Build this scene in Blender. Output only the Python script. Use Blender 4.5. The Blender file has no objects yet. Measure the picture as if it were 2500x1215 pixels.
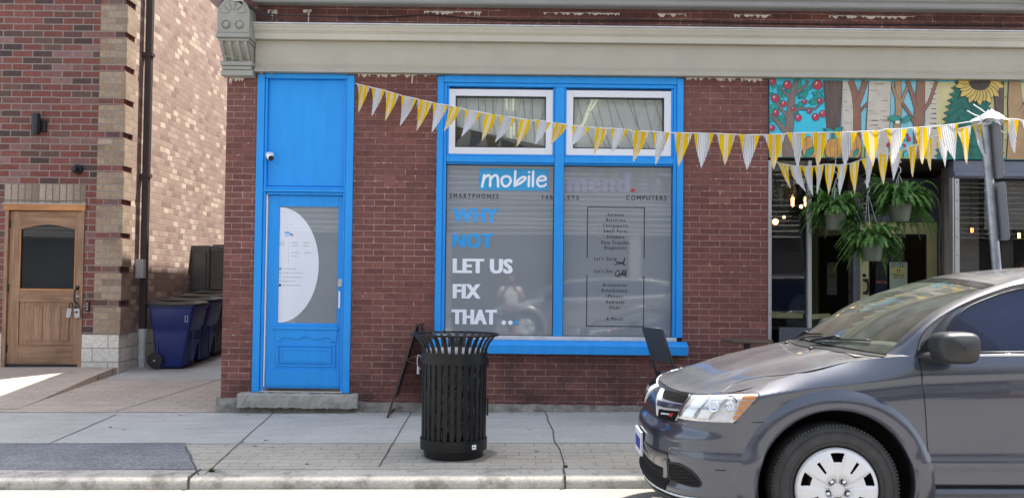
import bpy, math, random
from mathutils import Vector, Matrix
random.seed(7)
S = bpy.context.scene
C = S.collection
PI = math.pi

# ------------------------------------------------------------------ camera
FPX, CXP, CYP = 2370.0, 1250.0, 607.5
PITCH, ROLL, EYE = math.atan(81/2370.0), 0.011, 1.5
cam = bpy.data.objects.new('camera', bpy.data.cameras.new('camera'))
C.objects.link(cam); S.camera = cam
cam.data.sensor_width = 36.0; cam.data.lens = 36.0*FPX/2500.0
cam.data.clip_start = 0.1; cam.data.clip_end = 2000
cam.matrix_world = (Matrix.Translation((0, 0, EYE)) @ Matrix.Rotation(PI/2+PITCH, 4, 'X') @ Matrix.Rotation(ROLL, 4, 'Z'))

# ------------------------------------------------------------------ sky, sun, exposure
SUN = Vector((.36, .30, 1.0)).normalized()
w = bpy.data.worlds.new("World"); S.world = w; w.use_nodes = True
nt = w.node_tree; nt.nodes.clear()
sky = nt.nodes.new('ShaderNodeTexSky'); sky.sky_type = 'NISHITA'; sky.sun_disc = False
sky.sun_elevation = math.asin(SUN.z); sky.sun_rotation = math.atan2(SUN.x, SUN.y)
sky.dust_density = 2.5; sky.air_density = 1.0; sky.ozone_density = 1.0
hs = nt.nodes.new('ShaderNodeHueSaturation'); hs.inputs['Saturation'].default_value = 0.55
bg = nt.nodes.new('ShaderNodeBackground'); bg.inputs[1].default_value = 0.15
ow = nt.nodes.new('ShaderNodeOutputWorld')
nt.links.new(sky.outputs[0], hs.inputs['Color']); nt.links.new(hs.outputs[0], bg.inputs[0]); nt.links.new(bg.outputs[0], ow.inputs[0])
sun = bpy.data.lights.new('sun', 'SUN'); sun.energy = 4.2; sun.angle = math.radians(.53); sun.color = (1, .955, .88)
so = bpy.data.objects.new('sun', sun); C.objects.link(so)
so.rotation_euler = SUN.to_track_quat('Z', 'Y').to_euler()
S.view_settings.view_transform = 'Standard'; S.view_settings.look = 'None'
S.view_settings.gamma = 1; S.view_settings.exposure = 1.55
S.render.engine = 'CYCLES'

# ------------------------------------------------------------------ helpers
def P(px, py, Y):
    """photo pixel + real distance from the street camera -> real world point"""
    u = (px-CXP)/FPX; v = -(py-CYP)/FPX
    c, s = math.cos(ROLL), math.sin(ROLL)
    uu = c*u-s*v; vv = s*u+c*v
    dy = math.cos(PITCH)-vv*math.sin(PITCH); dz = math.sin(PITCH)+vv*math.cos(PITCH)
    t = Y/dy
    return Vector((uu*t, Y, EYE+dz*t))
def gz(X, Y):
    X = max(-25, min(25, X))
    z = .0129*(X+1)+.05
    z += min(Y-7.2, 2.9)*.0345 if Y > 7.2 else 0
    if Y > 10.1: z += (Y-10.1)*.05
    return z
def rz(X):
    return .0129*(max(-25, min(25, X))+1)-.03
def smooth(a, b, x):
    t = max(0, min(1, (x-a)/(b-a))); return t*t*(3-2*t)
def interp(tab, x):
    if x <= tab[0][0]: return tab[0][1]
    for (a, va), (b, vb) in zip(tab, tab[1:]):
        if x <= b: return va+(vb-va)*(x-a)/(b-a)
    return tab[-1][1]

# ---- materials
def nmat(name):
    m = bpy.data.materials.new(name); m.use_nodes = True
    n = m.node_tree; n.nodes.clear()
    o = n.nodes.new('ShaderNodeOutputMaterial'); b = n.nodes.new('ShaderNodeBsdfPrincipled')
    n.links.new(b.outputs[0], o.inputs[0])
    return m, n, b
def setin(b, k, v):
    if k in b.inputs: b.inputs[k].default_value = v
def col4(c): return (c[0], c[1], c[2], 1)
def nd(n, t, **kw):
    x = n.nodes.new(t)
    for k, v in kw.items():
        if k.startswith('i_'):
            x.inputs[k[2:].replace('_', ' ')].default_value = v
        else: setattr(x, k, v)
    return x
def mixrgb(n, blend, fac, a, b):
    x = n.nodes.new('ShaderNodeMix'); x.data_type = 'RGBA'; x.blend_type = blend
    for s, v in ((0, fac), (6, a), (7, b)):
        if isinstance(v, (int, float)): x.inputs[s].default_value = v
        elif isinstance(v, tuple): x.inputs[s].default_value = col4(v)
        else: n.links.new(v, x.inputs[s])
    return x.outputs[2]
def ramp(n, fac, stops, interp_='LINEAR'):
    r = n.nodes.new('ShaderNodeValToRGB'); r.color_ramp.interpolation = interp_
    e = r.color_ramp.elements
    while len(e) < len(stops): e.new(.5)
    for k, (p, c) in enumerate(stops):
        e[k].position = p; e[k].color = col4(c) if isinstance(c, tuple) else (c, c, c, 1)
    n.links.new(fac, r.inputs[0]); return r.outputs[0]
def noise(n, scale, detail=4, vec=None, rough=.6, stretch=None):
    t = nd(n, 'ShaderNodeTexNoise'); t.inputs['Scale'].default_value = scale
    t.inputs['Detail'].default_value = detail; t.inputs['Roughness'].default_value = rough
    if vec is None: vec = nd(n, 'ShaderNodeTexCoord').outputs['Object']
    if stretch:
        mp = nd(n, 'ShaderNodeMapping'); mp.inputs['Scale'].default_value = stretch
        n.links.new(vec, mp.inputs[0]); vec = mp.outputs[0]
    n.links.new(vec, t.inputs['Vector']); return t.outputs['Fac']
def bump(n, b, h, strength=.3, dist=.01):
    x = nd(n, 'ShaderNodeBump'); x.inputs['Strength'].default_value = strength; x.inputs['Distance'].default_value = dist
    n.links.new(h, x.inputs['Height']); n.links.new(x.outputs[0], b.inputs['Normal'])
def mat(name, c, rough=.5, metal=0, coat=0, var=0, vscale=3, bumps=None, spec=.5, dirt=None, coatior=1.5, stretch=None, emit=None, sheen=0):
    m, n, b = nmat(name)
    setin(b, 'Base Color', col4(c)); setin(b, 'Roughness', rough); setin(b, 'Metallic', metal)
    setin(b, 'Coat Weight', coat); setin(b, 'Coat Roughness', .03); setin(b, 'Specular IOR Level', spec); setin(b, 'Coat IOR', coatior)
    out = None
    if var:
        f = noise(n, vscale, 6, stretch=stretch)
        out = ramp(n, f, [(.3, tuple(x*(1-var) for x in c)), (.7, tuple(min(1, x*(1+var)) for x in c))])
    if dirt:                                   # (colour, scale, threshold, amount)
        f = noise(n, dirt[1], 7, rough=.7)
        f2 = ramp(n, f, [(dirt[2], 0.0), (min(1, dirt[2]+.2), dirt[3])])
        out = mixrgb(n, 'MIX', f2, out if out else c, dirt[0])
    if out: n.links.new(out, b.inputs['Base Color'])
    if bumps: bump(n, b, noise(n, bumps[0], 5), bumps[1], bumps[2] if len(bumps) > 2 else .004)
    if emit: setin(b, 'Emission Color', col4(emit[0])); setin(b, 'Emission Strength', emit[1])
    return m
def wallvec(n):
    tc = nd(n, 'ShaderNodeTexCoord'); sx = nd(n, 'ShaderNodeSeparateXYZ'); n.links.new(nd(n, 'ShaderNodeNewGeometry').outputs['Position'], sx.inputs[0])
    ad = nd(n, 'ShaderNodeMath', operation='ADD'); n.links.new(sx.outputs[0], ad.inputs[0]); n.links.new(sx.outputs[1], ad.inputs[1])
    cb = nd(n, 'ShaderNodeCombineXYZ'); n.links.new(ad.outputs[0], cb.inputs[0]); n.links.new(sx.outputs[2], cb.inputs[1])
    return cb.outputs[0], sx
def brickmat(name, bw, bh, mortar, stops, mcol, offs=(0, 0), rough=.85, bstr=.6, blotch=None, wobble=.004, soot=None, offset=.5, mdark=None, smear=None):
    m, n, b = nmat(name)
    vec, sx = wallvec(n)
    nz = nd(n, 'ShaderNodeTexNoise'); nz.inputs['Scale'].default_value = 9; nz.inputs['Detail'].default_value = 3
    n.links.new(vec, nz.inputs['Vector'])
    ws = nd(n, 'ShaderNodeVectorMath', operation='SCALE'); ws.inputs['Scale'].default_value = wobble*2
    n.links.new(nz.outputs['Color'], ws.inputs[0])
    va = nd(n, 'ShaderNodeVectorMath', operation='ADD'); n.links.new(vec, va.inputs[0]); n.links.new(ws.outputs[0], va.inputs[1])
    vb = nd(n, 'ShaderNodeVectorMath', operation='ADD'); vb.inputs[1].default_value = (offs[0]+40*bw, offs[1]+40*bh, 0); n.links.new(va.outputs[0], vb.inputs[0])
    br = nd(n, 'ShaderNodeTexBrick', offset=offset, squash=1)
    for k, v in (('Scale', 1), ('Mortar Size', mortar), ('Mortar Smooth', .12), ('Bias', 0), ('Brick Width', bw), ('Row Height', bh)): br.inputs[k].default_value = v
    br.inputs['Color1'].default_value = (0, 0, 0, 1); br.inputs['Color2'].default_value = (1, 1, 1, 1); br.inputs['Mortar'].default_value = (.5, .5, .5, 1)
    n.links.new(vb.outputs[0], br.inputs['Vector'])
    c = ramp(n, br.outputs['Color'], stops)
    f = noise(n, 22, 6, vec)
    c = mixrgb(n, 'MULTIPLY', .8, c, ramp(n, f, [(.3, (.72, .72, .74)), (.7, (1.22, 1.2, 1.18))]))
    if blotch:
        f = noise(n, blotch[1], 7, vec, .7)
        c = mixrgb(n, 'MIX', ramp(n, f, [(blotch[2], 0.0), (blotch[2]+.1, blotch[3])]), c, blotch[0])
    mc = mcol
    if mdark:
        f = noise(n, 1.3, 5, vec)
        mc = mixrgb(n, 'MIX', ramp(n, f, [(.42, 0.0), (.62, 1.0)]), mcol, mdark)
    c = mixrgb(n, 'MIX', br.outputs['Fac'], c, mc)
    if smear:                                   # white lime marks left along the joints
        f = noise(n, 16, 6, vec, .7)
        f3 = ramp(n, f, [(smear[1], 0.0), (smear[1]+.06, 1.0)])
        mm = nd(n, 'ShaderNodeMath', operation='MULTIPLY'); n.links.new(f3, mm.inputs[0]); n.links.new(br.outputs['Fac'], mm.inputs[1])
        c = mixrgb(n, 'MIX', mm.outputs[0], c, smear[0])
    if soot:                                    # list of (noise-scale, threshold, colour, z-low, z-high, amount): staining between two heights
        for (sc, th, colr, z0, z1, am) in soot:
            f = ramp(n, noise(n, sc, 6, vec, .65), [(th, 0.0), (th+.18, am)])
            mr = nd(n, 'ShaderNodeMapRange'); mr.inputs['From Min'].default_value = z0; mr.inputs['From Max'].default_value = z1
            n.links.new(sx.outputs[2], mr.inputs['Value'])
            mm = nd(n, 'ShaderNodeMath', operation='MULTIPLY'); n.links.new(f, mm.inputs[0]); n.links.new(mr.outputs[0], mm.inputs[1])
            c = mixrgb(n, 'MIX', mm.outputs[0], c, colr)
    n.links.new(c, b.inputs['Base Color']); setin(b, 'Roughness', rough); setin(b, 'Specular IOR Level', .25)
    inv = nd(n, 'ShaderNodeMath', operation='MULTIPLY_ADD'); inv.inputs[1].default_value = -1; inv.inputs[2].default_value = 1
    n.links.new(br.outputs['Fac'], inv.inputs[0])
    ad = nd(n, 'ShaderNodeMath', operation='MULTIPLY_ADD'); ad.inputs[1].default_value = .45
    n.links.new(noise(n, 60, 5, vec), ad.inputs[0]); n.links.new(inv.outputs[0], ad.inputs[2])
    bump(n, b, ad.outputs[0], bstr, .006)
    return m
def glassmat(name, tint=(1, 1, 1), refl=1.0, ior=1.5, rough=0.0):
    m = bpy.data.materials.new(name); m.use_nodes = True; n = m.node_tree; n.nodes.clear()
    o = nd(n, 'ShaderNodeOutputMaterial'); t = nd(n, 'ShaderNodeBsdfTransparent'); g = nd(n, 'ShaderNodeBsdfGlossy'); mx = nd(n, 'ShaderNodeMixShader')
    t.inputs[0].default_value = col4(tint); g.inputs['Roughness'].default_value = rough
    fr = nd(n, 'ShaderNodeFresnel'); fr.inputs[0].default_value = ior
    ml = nd(n, 'ShaderNodeMath', operation='MULTIPLY', use_clamp=True); ml.inputs[1].default_value = refl
    n.links.new(fr.outputs[0], ml.inputs[0]); n.links.new(ml.outputs[0], mx.inputs[0])
    n.links.new(t.outputs[0], mx.inputs[1]); n.links.new(g.outputs[0], mx.inputs[2]); n.links.new(mx.outputs[0], o.inputs[0])
    return m

# ---- mesh builder
def wloc(o):
    v = Vector((0, 0, 0))
    while o is not None: v += o.location; o = o.parent
    return v
class MB:
    def __init__(s): s.v = []; s.f = []; s.m = []; s.uv = None
    def add(s, vs, fs, mi=0):
        k = len(s.v); s.v += [tuple(p) for p in vs]
        for f in fs: s.f.append(tuple(k+i for i in f)); s.m.append(mi)
        return s
    def box(s, x0, x1, y0, y1, z0, z1, mi=0):
        return s.add([(x0, y0, z0), (x1, y0, z0), (x1, y1, z0), (x0, y1, z0), (x0, y0, z1), (x1, y0, z1), (x1, y1, z1), (x0, y1, z1)],
                     [(0, 3, 2, 1), (4, 5, 6, 7), (0, 1, 5, 4), (1, 2, 6, 5), (2, 3, 7, 6), (3, 0, 4, 7)], mi)
    def obox(s, c, ax, ay, az, mi=0):
        """box from a centre and three half-axis vectors"""
        c = Vector(c); ax = Vector(ax); ay = Vector(ay); az = Vector(az)
        vs = [c+sx*ax+sy*ay+sz*az for sz in (-1, 1) for sx, sy in ((-1, -1), (1, -1), (1, 1), (-1, 1))]
        return s.add(vs, [(0, 3, 2, 1), (4, 5, 6, 7), (0, 1, 5, 4), (1, 2, 6, 5), (2, 3, 7, 6), (3, 0, 4, 7)], mi)
    def frame(s, x0, x1, z0, z1, wl, wr, wt, wb, y0, y1, mi=0):
        """rectangular frame, butted pieces, in a facade plane"""
        s.box(x0, x0+wl, y0, y1, z0, z1, mi); s.box(x1-wr, x1, y0, y1, z0, z1, mi)
        s.box(x0+wl, x1-wr, y0, y1, z1-wt, z1, mi); s.box(x0+wl, x1-wr, y0, y1, z0, z0+wb, mi); return s
    def prism(s, poly, a0, a1, axis='y', mi=0):
        """extrude a 2-D polygon: axis y -> poly is (x,z); axis x -> poly is (y,z); axis z -> poly is (x,y)"""
        n = len(poly)
        def mk(p, a):
            return (p[0], a, p[1]) if axis == 'y' else ((a, p[0], p[1]) if axis == 'x' else (p[0], p[1], a))
        vs = [mk(p, a0) for p in poly]+[mk(p, a1) for p in poly]
        fs = [tuple(range(n)), tuple(range(2*n-1, n-1, -1))]+[(i, i+n, (i+1) % n+n, (i+1) % n) for i in range(n)]
        return s.add(vs, fs, mi)
    def tube(s, path, r, n=8, mi=0, cap=True, flat=None):
        path = [Vector(p) for p in path]; k0 = len(s.v); N = len(path)
        rr = r if isinstance(r, (list, tuple)) else [r]*N
        up = None
        for i, p in enumerate(path):
            t = (path[min(i+1, N-1)]-path[max(i-1, 0)])
            if t.length < 1e-9: t = Vector((0, 0, 1))
            t.normalize()
            if up is None:
                up = t.orthogonal().normalized()
            up = (up-t*up.dot(t))
            up = up.normalized() if up.length > 1e-6 else t.orthogonal().normalized()
            b = t.cross(up)
            for j in range(n):
                a = 2*PI*j/n; q = p+rr[i]*(math.cos(a)*up+math.sin(a)*b)
                if flat: q[flat[0]] = p[flat[0]]+(q[flat[0]]-p[flat[0]])*flat[1]
                s.v.append(tuple(q))
        for i in range(N-1):
            for j in range(n):
                s.f.append((k0+i*n+j, k0+i*n+(j+1) % n, k0+(i+1)*n+(j+1) % n, k0+(i+1)*n+j)); s.m.append(mi)
        if cap:
            s.f.append(tuple(k0+j for j in range(n-1, -1, -1))); s.m.append(mi)
            s.f.append(tuple(k0+(N-1)*n+j for j in range(n))); s.m.append(mi)
        return s
    def lathe(s, prof, c=(0, 0, 0), n=24, mi=0, axis='z', close=False, a0=0, a1=2*PI):
        """prof: list of (r, h)"""
        k0 = len(s.v); full = abs(a1-a0-2*PI) < 1e-6; N = n if full else n+1
        for r, h in prof:
            for j in range(N):
                a = a0+(a1-a0)*j/n
                d = (r*math.cos(a), r*math.sin(a), h)
                if axis == 'y': d = (d[0], d[2], d[1])
                if axis == 'x': d = (d[2], d[0], d[1])
                s.v.append((c[0]+d[0], c[1]+d[1], c[2]+d[2]))
        for i in range(len(prof)-1):
            for j in range(n):
                s.f.append((k0+i*N+j, k0+i*N+(j+1) % N, k0+(i+1)*N+(j+1) % N, k0+(i+1)*N+j)); s.m.append(mi)
        if close and full:
            s.f.append(tuple(k0+j for j in range(n-1, -1, -1))); s.m.append(mi)
            s.f.append(tuple(k0+(len(prof)-1)*n+j for j in range(n))); s.m.append(mi)
        return s
    def grid(s, rows, mi=0, closed=False, skip=None):
        k0 = len(s.v); R = len(rows); N = len(rows[0])
        for r in rows: s.v += [tuple(p) for p in r]
        for i in range(R-1):
            for j in range(N if closed else N-1):
                if skip and skip(i, j): continue
                s.f.append((k0+i*N+j, k0+i*N+(j+1) % N, k0+(i+1)*N+(j+1) % N, k0+(i+1)*N+j)); s.m.append(mi)
        return s
    def sphere(s, c, r, n=12, mi=0, sc=(1, 1, 1)):
        rows = []
        for i in range(n+1):
            t = PI*i/n
            rows.append([(c[0]+sc[0]*r*math.sin(t)*math.cos(2*PI*j/(2*n)), c[1]+sc[1]*r*math.sin(t)*math.sin(2*PI*j/(2*n)), c[2]+sc[2]*r*math.cos(t)) for j in range(2*n)])
        return s.grid(rows, mi, True)
    def xform(s, M):
        s.v = [tuple(M @ Vector(p)) for p in s.v]; return s
    def build(s, name, mats, parent=None, smooth=False, bevel=0, loc=None, solid=0, label=None, uv=None, auto=None, seg=2, subsurf=0):
        me = bpy.data.meshes.new(name)
        off = wloc(parent) if parent is not None else Vector((0, 0, 0))
        if loc is not None: off = Vector(loc)
        me.from_pydata([tuple(Vector(p)-off) for p in s.v], [], s.f)
        if not isinstance(mats, (list, tuple)): mats = [mats]
        for m in mats: me.materials.append(m)
        for p, mi in zip(me.polygons, s.m): p.material_index = mi; p.use_smooth = smooth
        if uv:
            ul = me.uv_layers.new(name='uv')
            for l in me.loops: ul.data[l.index].uv = uv[l.vertex_index]
        me.validate(); me.update()
        if smooth and auto is not None: me.set_sharp_from_angle(angle=math.radians(auto))
        o = bpy.data.objects.new(name, me); C.objects.link(o)
        if parent is not None: o.parent = parent
        elif loc is not None: o.location = loc
        if subsurf:
            md = o.modifiers.new('subsurf', 'SUBSURF'); md.levels = subsurf; md.render_levels = subsurf
        if solid:
            md = o.modifiers.new('solid', 'SOLIDIFY'); md.thickness = solid; md.offset = 0
        if bevel:
            md = o.modifiers.new('bevel', 'BEVEL'); md.width = bevel; md.segments = seg; md.limit_method = 'ANGLE'; md.angle_limit = math.radians(40)
        if label: o['label'] = label
        return o
def tag(o, label, cat, group=None):
    o['label'] = label; o['category'] = cat
    if group: o['group'] = group
    return o
def thing(name, loc, label, cat, group=None):
    o = bpy.data.objects.new(name, None); o.empty_display_size = .1; C.objects.link(o); o.location = loc
    return tag(o, label, cat, group)
def struct(o, kind='structure'):
    o['kind'] = kind; return o
def copy_tree(o, parent=None):
    c = o.copy(); C.objects.link(c)
    if parent is not None: c.parent = parent
    for ch in [x for x in list(C.objects) if x.parent == o]: copy_tree(ch, c)
    return c
def merge(a, b):
    k = len(a.v); a.v += b.v; a.f += [tuple(i+k for i in f) for f in b.f]; a.m += b.m; return a
def split_by(o, keyf):
    """cut one mesh object into one object per key (key from a face island), parts stay under the same parent"""
    me = o.data; n = len(me.vertices); par = list(range(n))
    def fd(a):
        while par[a] != a: par[a] = par[par[a]]; a = par[a]
        return a
    for p in me.polygons:
        vs = list(p.vertices)
        for v in vs[1:]: par[fd(v)] = fd(vs[0])
    isl = {}
    for p in me.polygons: isl.setdefault(fd(p.vertices[0]), []).append(p.index)
    groups = {}
    for k, ps in isl.items():
        cs = [me.vertices[v].co for i in ps for v in me.polygons[i].vertices]; groups.setdefault(keyf(cs, k), []).extend(ps)
    if len(groups) < 2: return [o]
    out = []
    for k, ps in groups.items():
        used = {}; fs = []
        for i in ps: fs.append([used.setdefault(v, len(used)) for v in me.polygons[i].vertices])
        m = bpy.data.meshes.new(o.name.split('.')[0]); vs = [None]*len(used)
        for v, j in used.items(): vs[j] = tuple(me.vertices[v].co)
        m.from_pydata(vs, [], fs)
        for mt_ in me.materials: m.materials.append(mt_)
        for q, i in zip(m.polygons, ps): q.material_index = me.polygons[i].material_index; q.use_smooth = me.polygons[i].use_smooth
        m.update(); out.append(m)
    name = o.name.split('.')[0]; o.data = out[0]; res = [o]
    for m in out[1:]:
        c = o.copy(); c.data = m; c.name = name; C.objects.link(c); res.append(c)
    return res
def loose(o): return split_by(o, lambda cs, k: k)
def words(T, m, par, name='lettering'):
    for mb in T: mb.build(name, m, par)
def glyphs(s, x0, x1, z0, z1, y, depth=.0015, bold=0, space=1.0, mi=0, keep=None, shear=0, dup=0):
    """text fitted to a real rectangle on a facade plane; returns an MB"""
    cu = bpy.data.curves.new('t', 'FONT'); cu.body = s; cu.size = 1; cu.space_character = space; cu.offset = bold; cu.resolution_u = 3
    cu.extrude = .5; cu.shear = shear; cu.space_line = 1.0
    ob = bpy.data.objects.new('t', cu); me = bpy.data.meshes.new_from_object(ob)
    xs = [v.co.x for v in me.vertices]; ys = [v.co.y for v in me.vertices]
    ax, bx, ay, by = min(xs), max(xs), min(ys), max(ys)
    m = MB()
    vs = [(x0+(v.co.x-ax)/(bx-ax)*(x1-x0), y-depth*(v.co.z+.5), z0+(v.co.y-ay)/(by-ay)*(z1-z0)) for v in me.vertices]
    fcs = [tuple(p.vertices) for p in me.polygons]
    if not dup: m.add(vs, fcs, mi)
    for k in range(dup):                       # heavier lettering: the word printed again a hair to the side
        dx = (k-(dup-1)/2)*(x1-x0)*.0 + (k-(dup-1)/2)*(z1-z0)*.055
        m.add([(a+dx, b_-k*.0003, c) for a, b_, c in vs], fcs, mi)
    bpy.data.objects.remove(ob); bpy.data.meshes.remove(me); bpy.data.curves.remove(cu)
    return m
def strokes(paths, X0, X1, Z0, Z1, y, r, mi=0):
    """hand lettering: smooth strokes in a unit box, laid on a facade plane"""
    m = MB()
    for p in paths:
        q = catmull([(X0+a*(X1-X0), 0, Z0+b*(Z1-Z0)) for a, b in p], 6)
        m.tube([(a, y, c) for a, _, c in q], r, 8, mi, flat=(1, .12))
        for e in (q[0], q[-1]): m.sphere((e[0], y, e[2]), r, 5, mi, (1, .12, 1))
    return m
def catmull(pts, k=8):
    pts = [Vector(p) for p in pts]
    if len(pts) < 3:
        return [tuple(pts[0].lerp(pts[-1], i/k)) for i in range(k+1)]
    out = []
    for i in range(len(pts)-1):
        p0 = pts[max(i-1, 0)]; p1 = pts[i]; p2 = pts[i+1]; p3 = pts[min(i+2, len(pts)-1)]
        for j in range(k):
            t = j/k
            out.append(tuple(.5*((2*p1)+(p2-p0)*t+(2*p0-5*p1+4*p2-p3)*t*t+(3*p1-p0-3*p2+p3)*t**3)))
    out.append(tuple(pts[-1])); return out
# ================================================================== GROUND
def groundmat(name, base, var, speck=0, stain=None, bstr=.25, brick=None, rough=.9):
    m, n, b = nmat(name)
    pos = nd(n, 'ShaderNodeNewGeometry').outputs['Position']
    c = ramp(n, noise(n, 1.1, 7, pos, .65), [(.3, tuple(x*(1-var) for x in base)), (.7, tuple(x*(1+var) for x in base))])
    c = mixrgb(n, 'MULTIPLY', .7, c, ramp(n, noise(n, 38, 4, pos), [(.3, (.86, .86, .86)), (.7, (1.12, 1.12, 1.12))]))
    c = mixrgb(n, 'MULTIPLY', .55, c, ramp(n, noise(n, 3.2, 5, pos, .7, stretch=(.5, 2.2, 1)), [(.35, (.84, .83, .82)), (.62, (1.06, 1.06, 1.06))]))
    if speck:
        v = nd(n, 'ShaderNodeTexVoronoi'); v.inputs['Scale'].default_value = 75; n.links.new(pos, v.inputs['Vector'])
        c = mixrgb(n, 'MULTIPLY', speck, c, ramp(n, v.outputs['Color'], [(0., (.45, .45, .46)), (.5, (1, 1, 1)), (1., (1.7, 1.7, 1.68))]))
    if stain:
        f = ramp(n, noise(n, stain[1], 8, pos, .75), [(stain[2], 0.0), (stain[2]+.12, stain[3])])
        c = mixrgb(n, 'MIX', f, c, stain[0])
    h = noise(n, 55, 6, pos)
    if brick:
        w0 = nd(n, 'ShaderNodeTexNoise'); w0.inputs['Scale'].default_value = 5; n.links.new(pos, w0.inputs['Vector'])
        sc = nd(n, 'ShaderNodeVectorMath', operation='SCALE'); sc.inputs['Scale'].default_value = .07; n.links.new(w0.outputs['Color'], sc.inputs[0])
        ad = nd(n, 'ShaderNodeVectorMath', operation='ADD'); n.links.new(pos, ad.inputs[0]); n.links.new(sc.outputs[0], ad.inputs[1])
        br = nd(n, 'ShaderNodeTexBrick', offset=.5)
        for k, v in (('Scale', 1), ('Mortar Size', .005), ('Mortar Smooth', .3), ('Brick Width', .24), ('Row Height', .125)): br.inputs[k].default_value = v
        br.inputs['Color1'].default_value = (.9, .9, .9, 1); br.inputs['Color2'].default_value = (1.06, 1.06, 1.06, 1)
        n.links.new(ad.outputs[0], br.inputs['Vector'])
        c = mixrgb(n, 'MULTIPLY', .35, c, br.outputs['Color'])
        g = nd(n, 'ShaderNodeMath', operation='MULTIPLY'); n.links.new(br.outputs['Fac'], g.inputs[0])
        n.links.new(ramp(n, noise(n, 2.2, 5, pos), [(.53, .0), (.78, .55)]), g.inputs[1])
        c = mixrgb(n, 'MIX', g.outputs[0], c, brick)
    n.links.new(c, b.inputs['Base Color']); setin(b, 'Roughness', rough); setin(b, 'Specular IOR Level', .2)
    bump(n, b, h, bstr, .004)
    return m
M = {}
M['road'] = groundmat('pale_asphalt', (.26, .25, .23), .12, .25, bstr=.4)
M['walk'] = groundmat('broom_concrete', (.415, .41, .385), .08, .1, ((.24, .23, .21), 1.7, .6, .5))
M['kerb'] = groundmat('kerb_concrete', (.41, .39, .35), .14, .2, ((.15, .135, .115), 4.0, .5, .7))
M['paver'] = groundmat('stamped_concrete', (.395, .37, .315), .1, .12, ((.28, .25, .21), 2, .55, .45), .3, (.20, .18, .15))
M['rosepaver'] = groundmat('stamped_beige', (.46, .395, .33), .08, .1, ((.33, .28, .235), 1.5, .55, .4), .3, (.32, .275, .235))
M['patch'] = groundmat('asphalt_patch', (.19, .195, .205), .14, .7, bstr=.8)
M['joint'] = mat('joint_dark', (.06, .05, .045), .95)
M['earth'] = mat('earth', (.12, .11, .09), .95)

XS = [-200, -25, -12, -8, -5.2, -3, -1, 1, 3, 6, 10, 25, 200]
def strip(name, y0, y1, zf, m, xs=XS, dz=0, ny=1):
    b = MB(); rows = []
    for i in range(ny+1):
        y = y0+(y1-y0)*i/ny
        rows.append([(x, y, zf(x, y)+dz) for x in xs])
    b.grid(rows)
    b.f = [tuple(reversed(f)) if False else f for f in b.f]
    return struct(b.build(name, m))
g = MB().grid([[(-600, -600, -.6), (600, -600, -.6)], [(-600, 600, -.6), (600, 600, -.6)]]); struct(g.build('ground', M['earth']))
strip('road', -6.2, 7.2, lambda x, y: rz(x), M['road'])
strip('sidewalk', -9.6, -6.2, lambda x, y: rz(x)+.1, M['walk'])
# kerb: rounded nose, face in the gutter
xs = [-200, -25]+[-12+i*.5 for i in range(49)]+[25, 200]
prof = [(7.195, -.10), (7.20, .0), (7.208, .055), (7.225, .074), (7.26, .083), (7.30, .086), (7.47, .092)]
rows = []
for (y, h) in prof:
    rows.append([(x, y+.003*math.sin(x*3.1)+.002*math.sin(x*11), (rz(x) if h < .05 else 0)+(h if h < .05 else (rz(x)+h)+.0015*math.sin(x*7+y*30))) for x in xs])
struct(MB().grid(rows).build('kerb', M['kerb'], smooth=True))
KJ = MB()
for x in (-7.9, -5.13, -2.36, .41, 3.18, 5.95):
    KJ.box(x-.006, x+.006, 7.19, 7.475, rz(x)-.02, rz(x)+.0975)
struct(KJ.build('kerb', M['joint']))
strip('pavement', 7.47, 8.46, gz, M['paver'])
strip('sidewalk', 8.46, 10.1, gz, M['walk'], ny=2)
# asphalt patch at the left, laid in the paving band
A = [P(0, 1088, 8.42), P(452, 1088, 8.42), P(484, 1164, 7.5)]
pm = MB(); rows = []
for i in range(5):
    y = 7.475+(8.5-7.475)*i/4
    xr = P(484+(452-484)*i/4, 1100, y).x+.004*math.sin(i*4)
    rows.append([(x, y, gz(x, y)+.004) for x in (-14, -8, -5, -4, xr-.3, xr)])
struct(pm.grid(rows).build('pavement', M['patch']))
# alley: beige stamped slab, then plain slab beyond
xa = [-5.2+.0, -4.6, -4, -3.5, -3.02]
strip('path', 10.1, 12.35, gz, M['rosepaver'], xs=[-14, -9, -5.2, -4.4, -3.6, -3.0], ny=3)
strip('path', 12.35, 30, gz, M['walk'], xs=[-5.2, -4.4, -3.6, -3.0], ny=3)
# raised ramp up to the wooden door
rm = MB(); top = []; bot = []
def rampz(y): return gz(-5.2, y)+.002+.085*smooth(10.25, 12.9, y)+.04*max(0, (y-10.3)/2.6)*0
ys = [10.3+i*.2 for i in range(14)]
rows = [[(x, y, max(gz(x, y)+.004, rampz(y)+.0129*(x+5.2))) for x in (-14, -9, -7, -6, -5.21)] for y in ys]
rm.grid(rows); rm.grid([[(-5.21, y, rampz(y)) for y in ys], [(-5.205, y, gz(-5.2, y)-.05) for y in ys]], 0)
struct(rm.build('path', M['rosepaver']))
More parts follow.
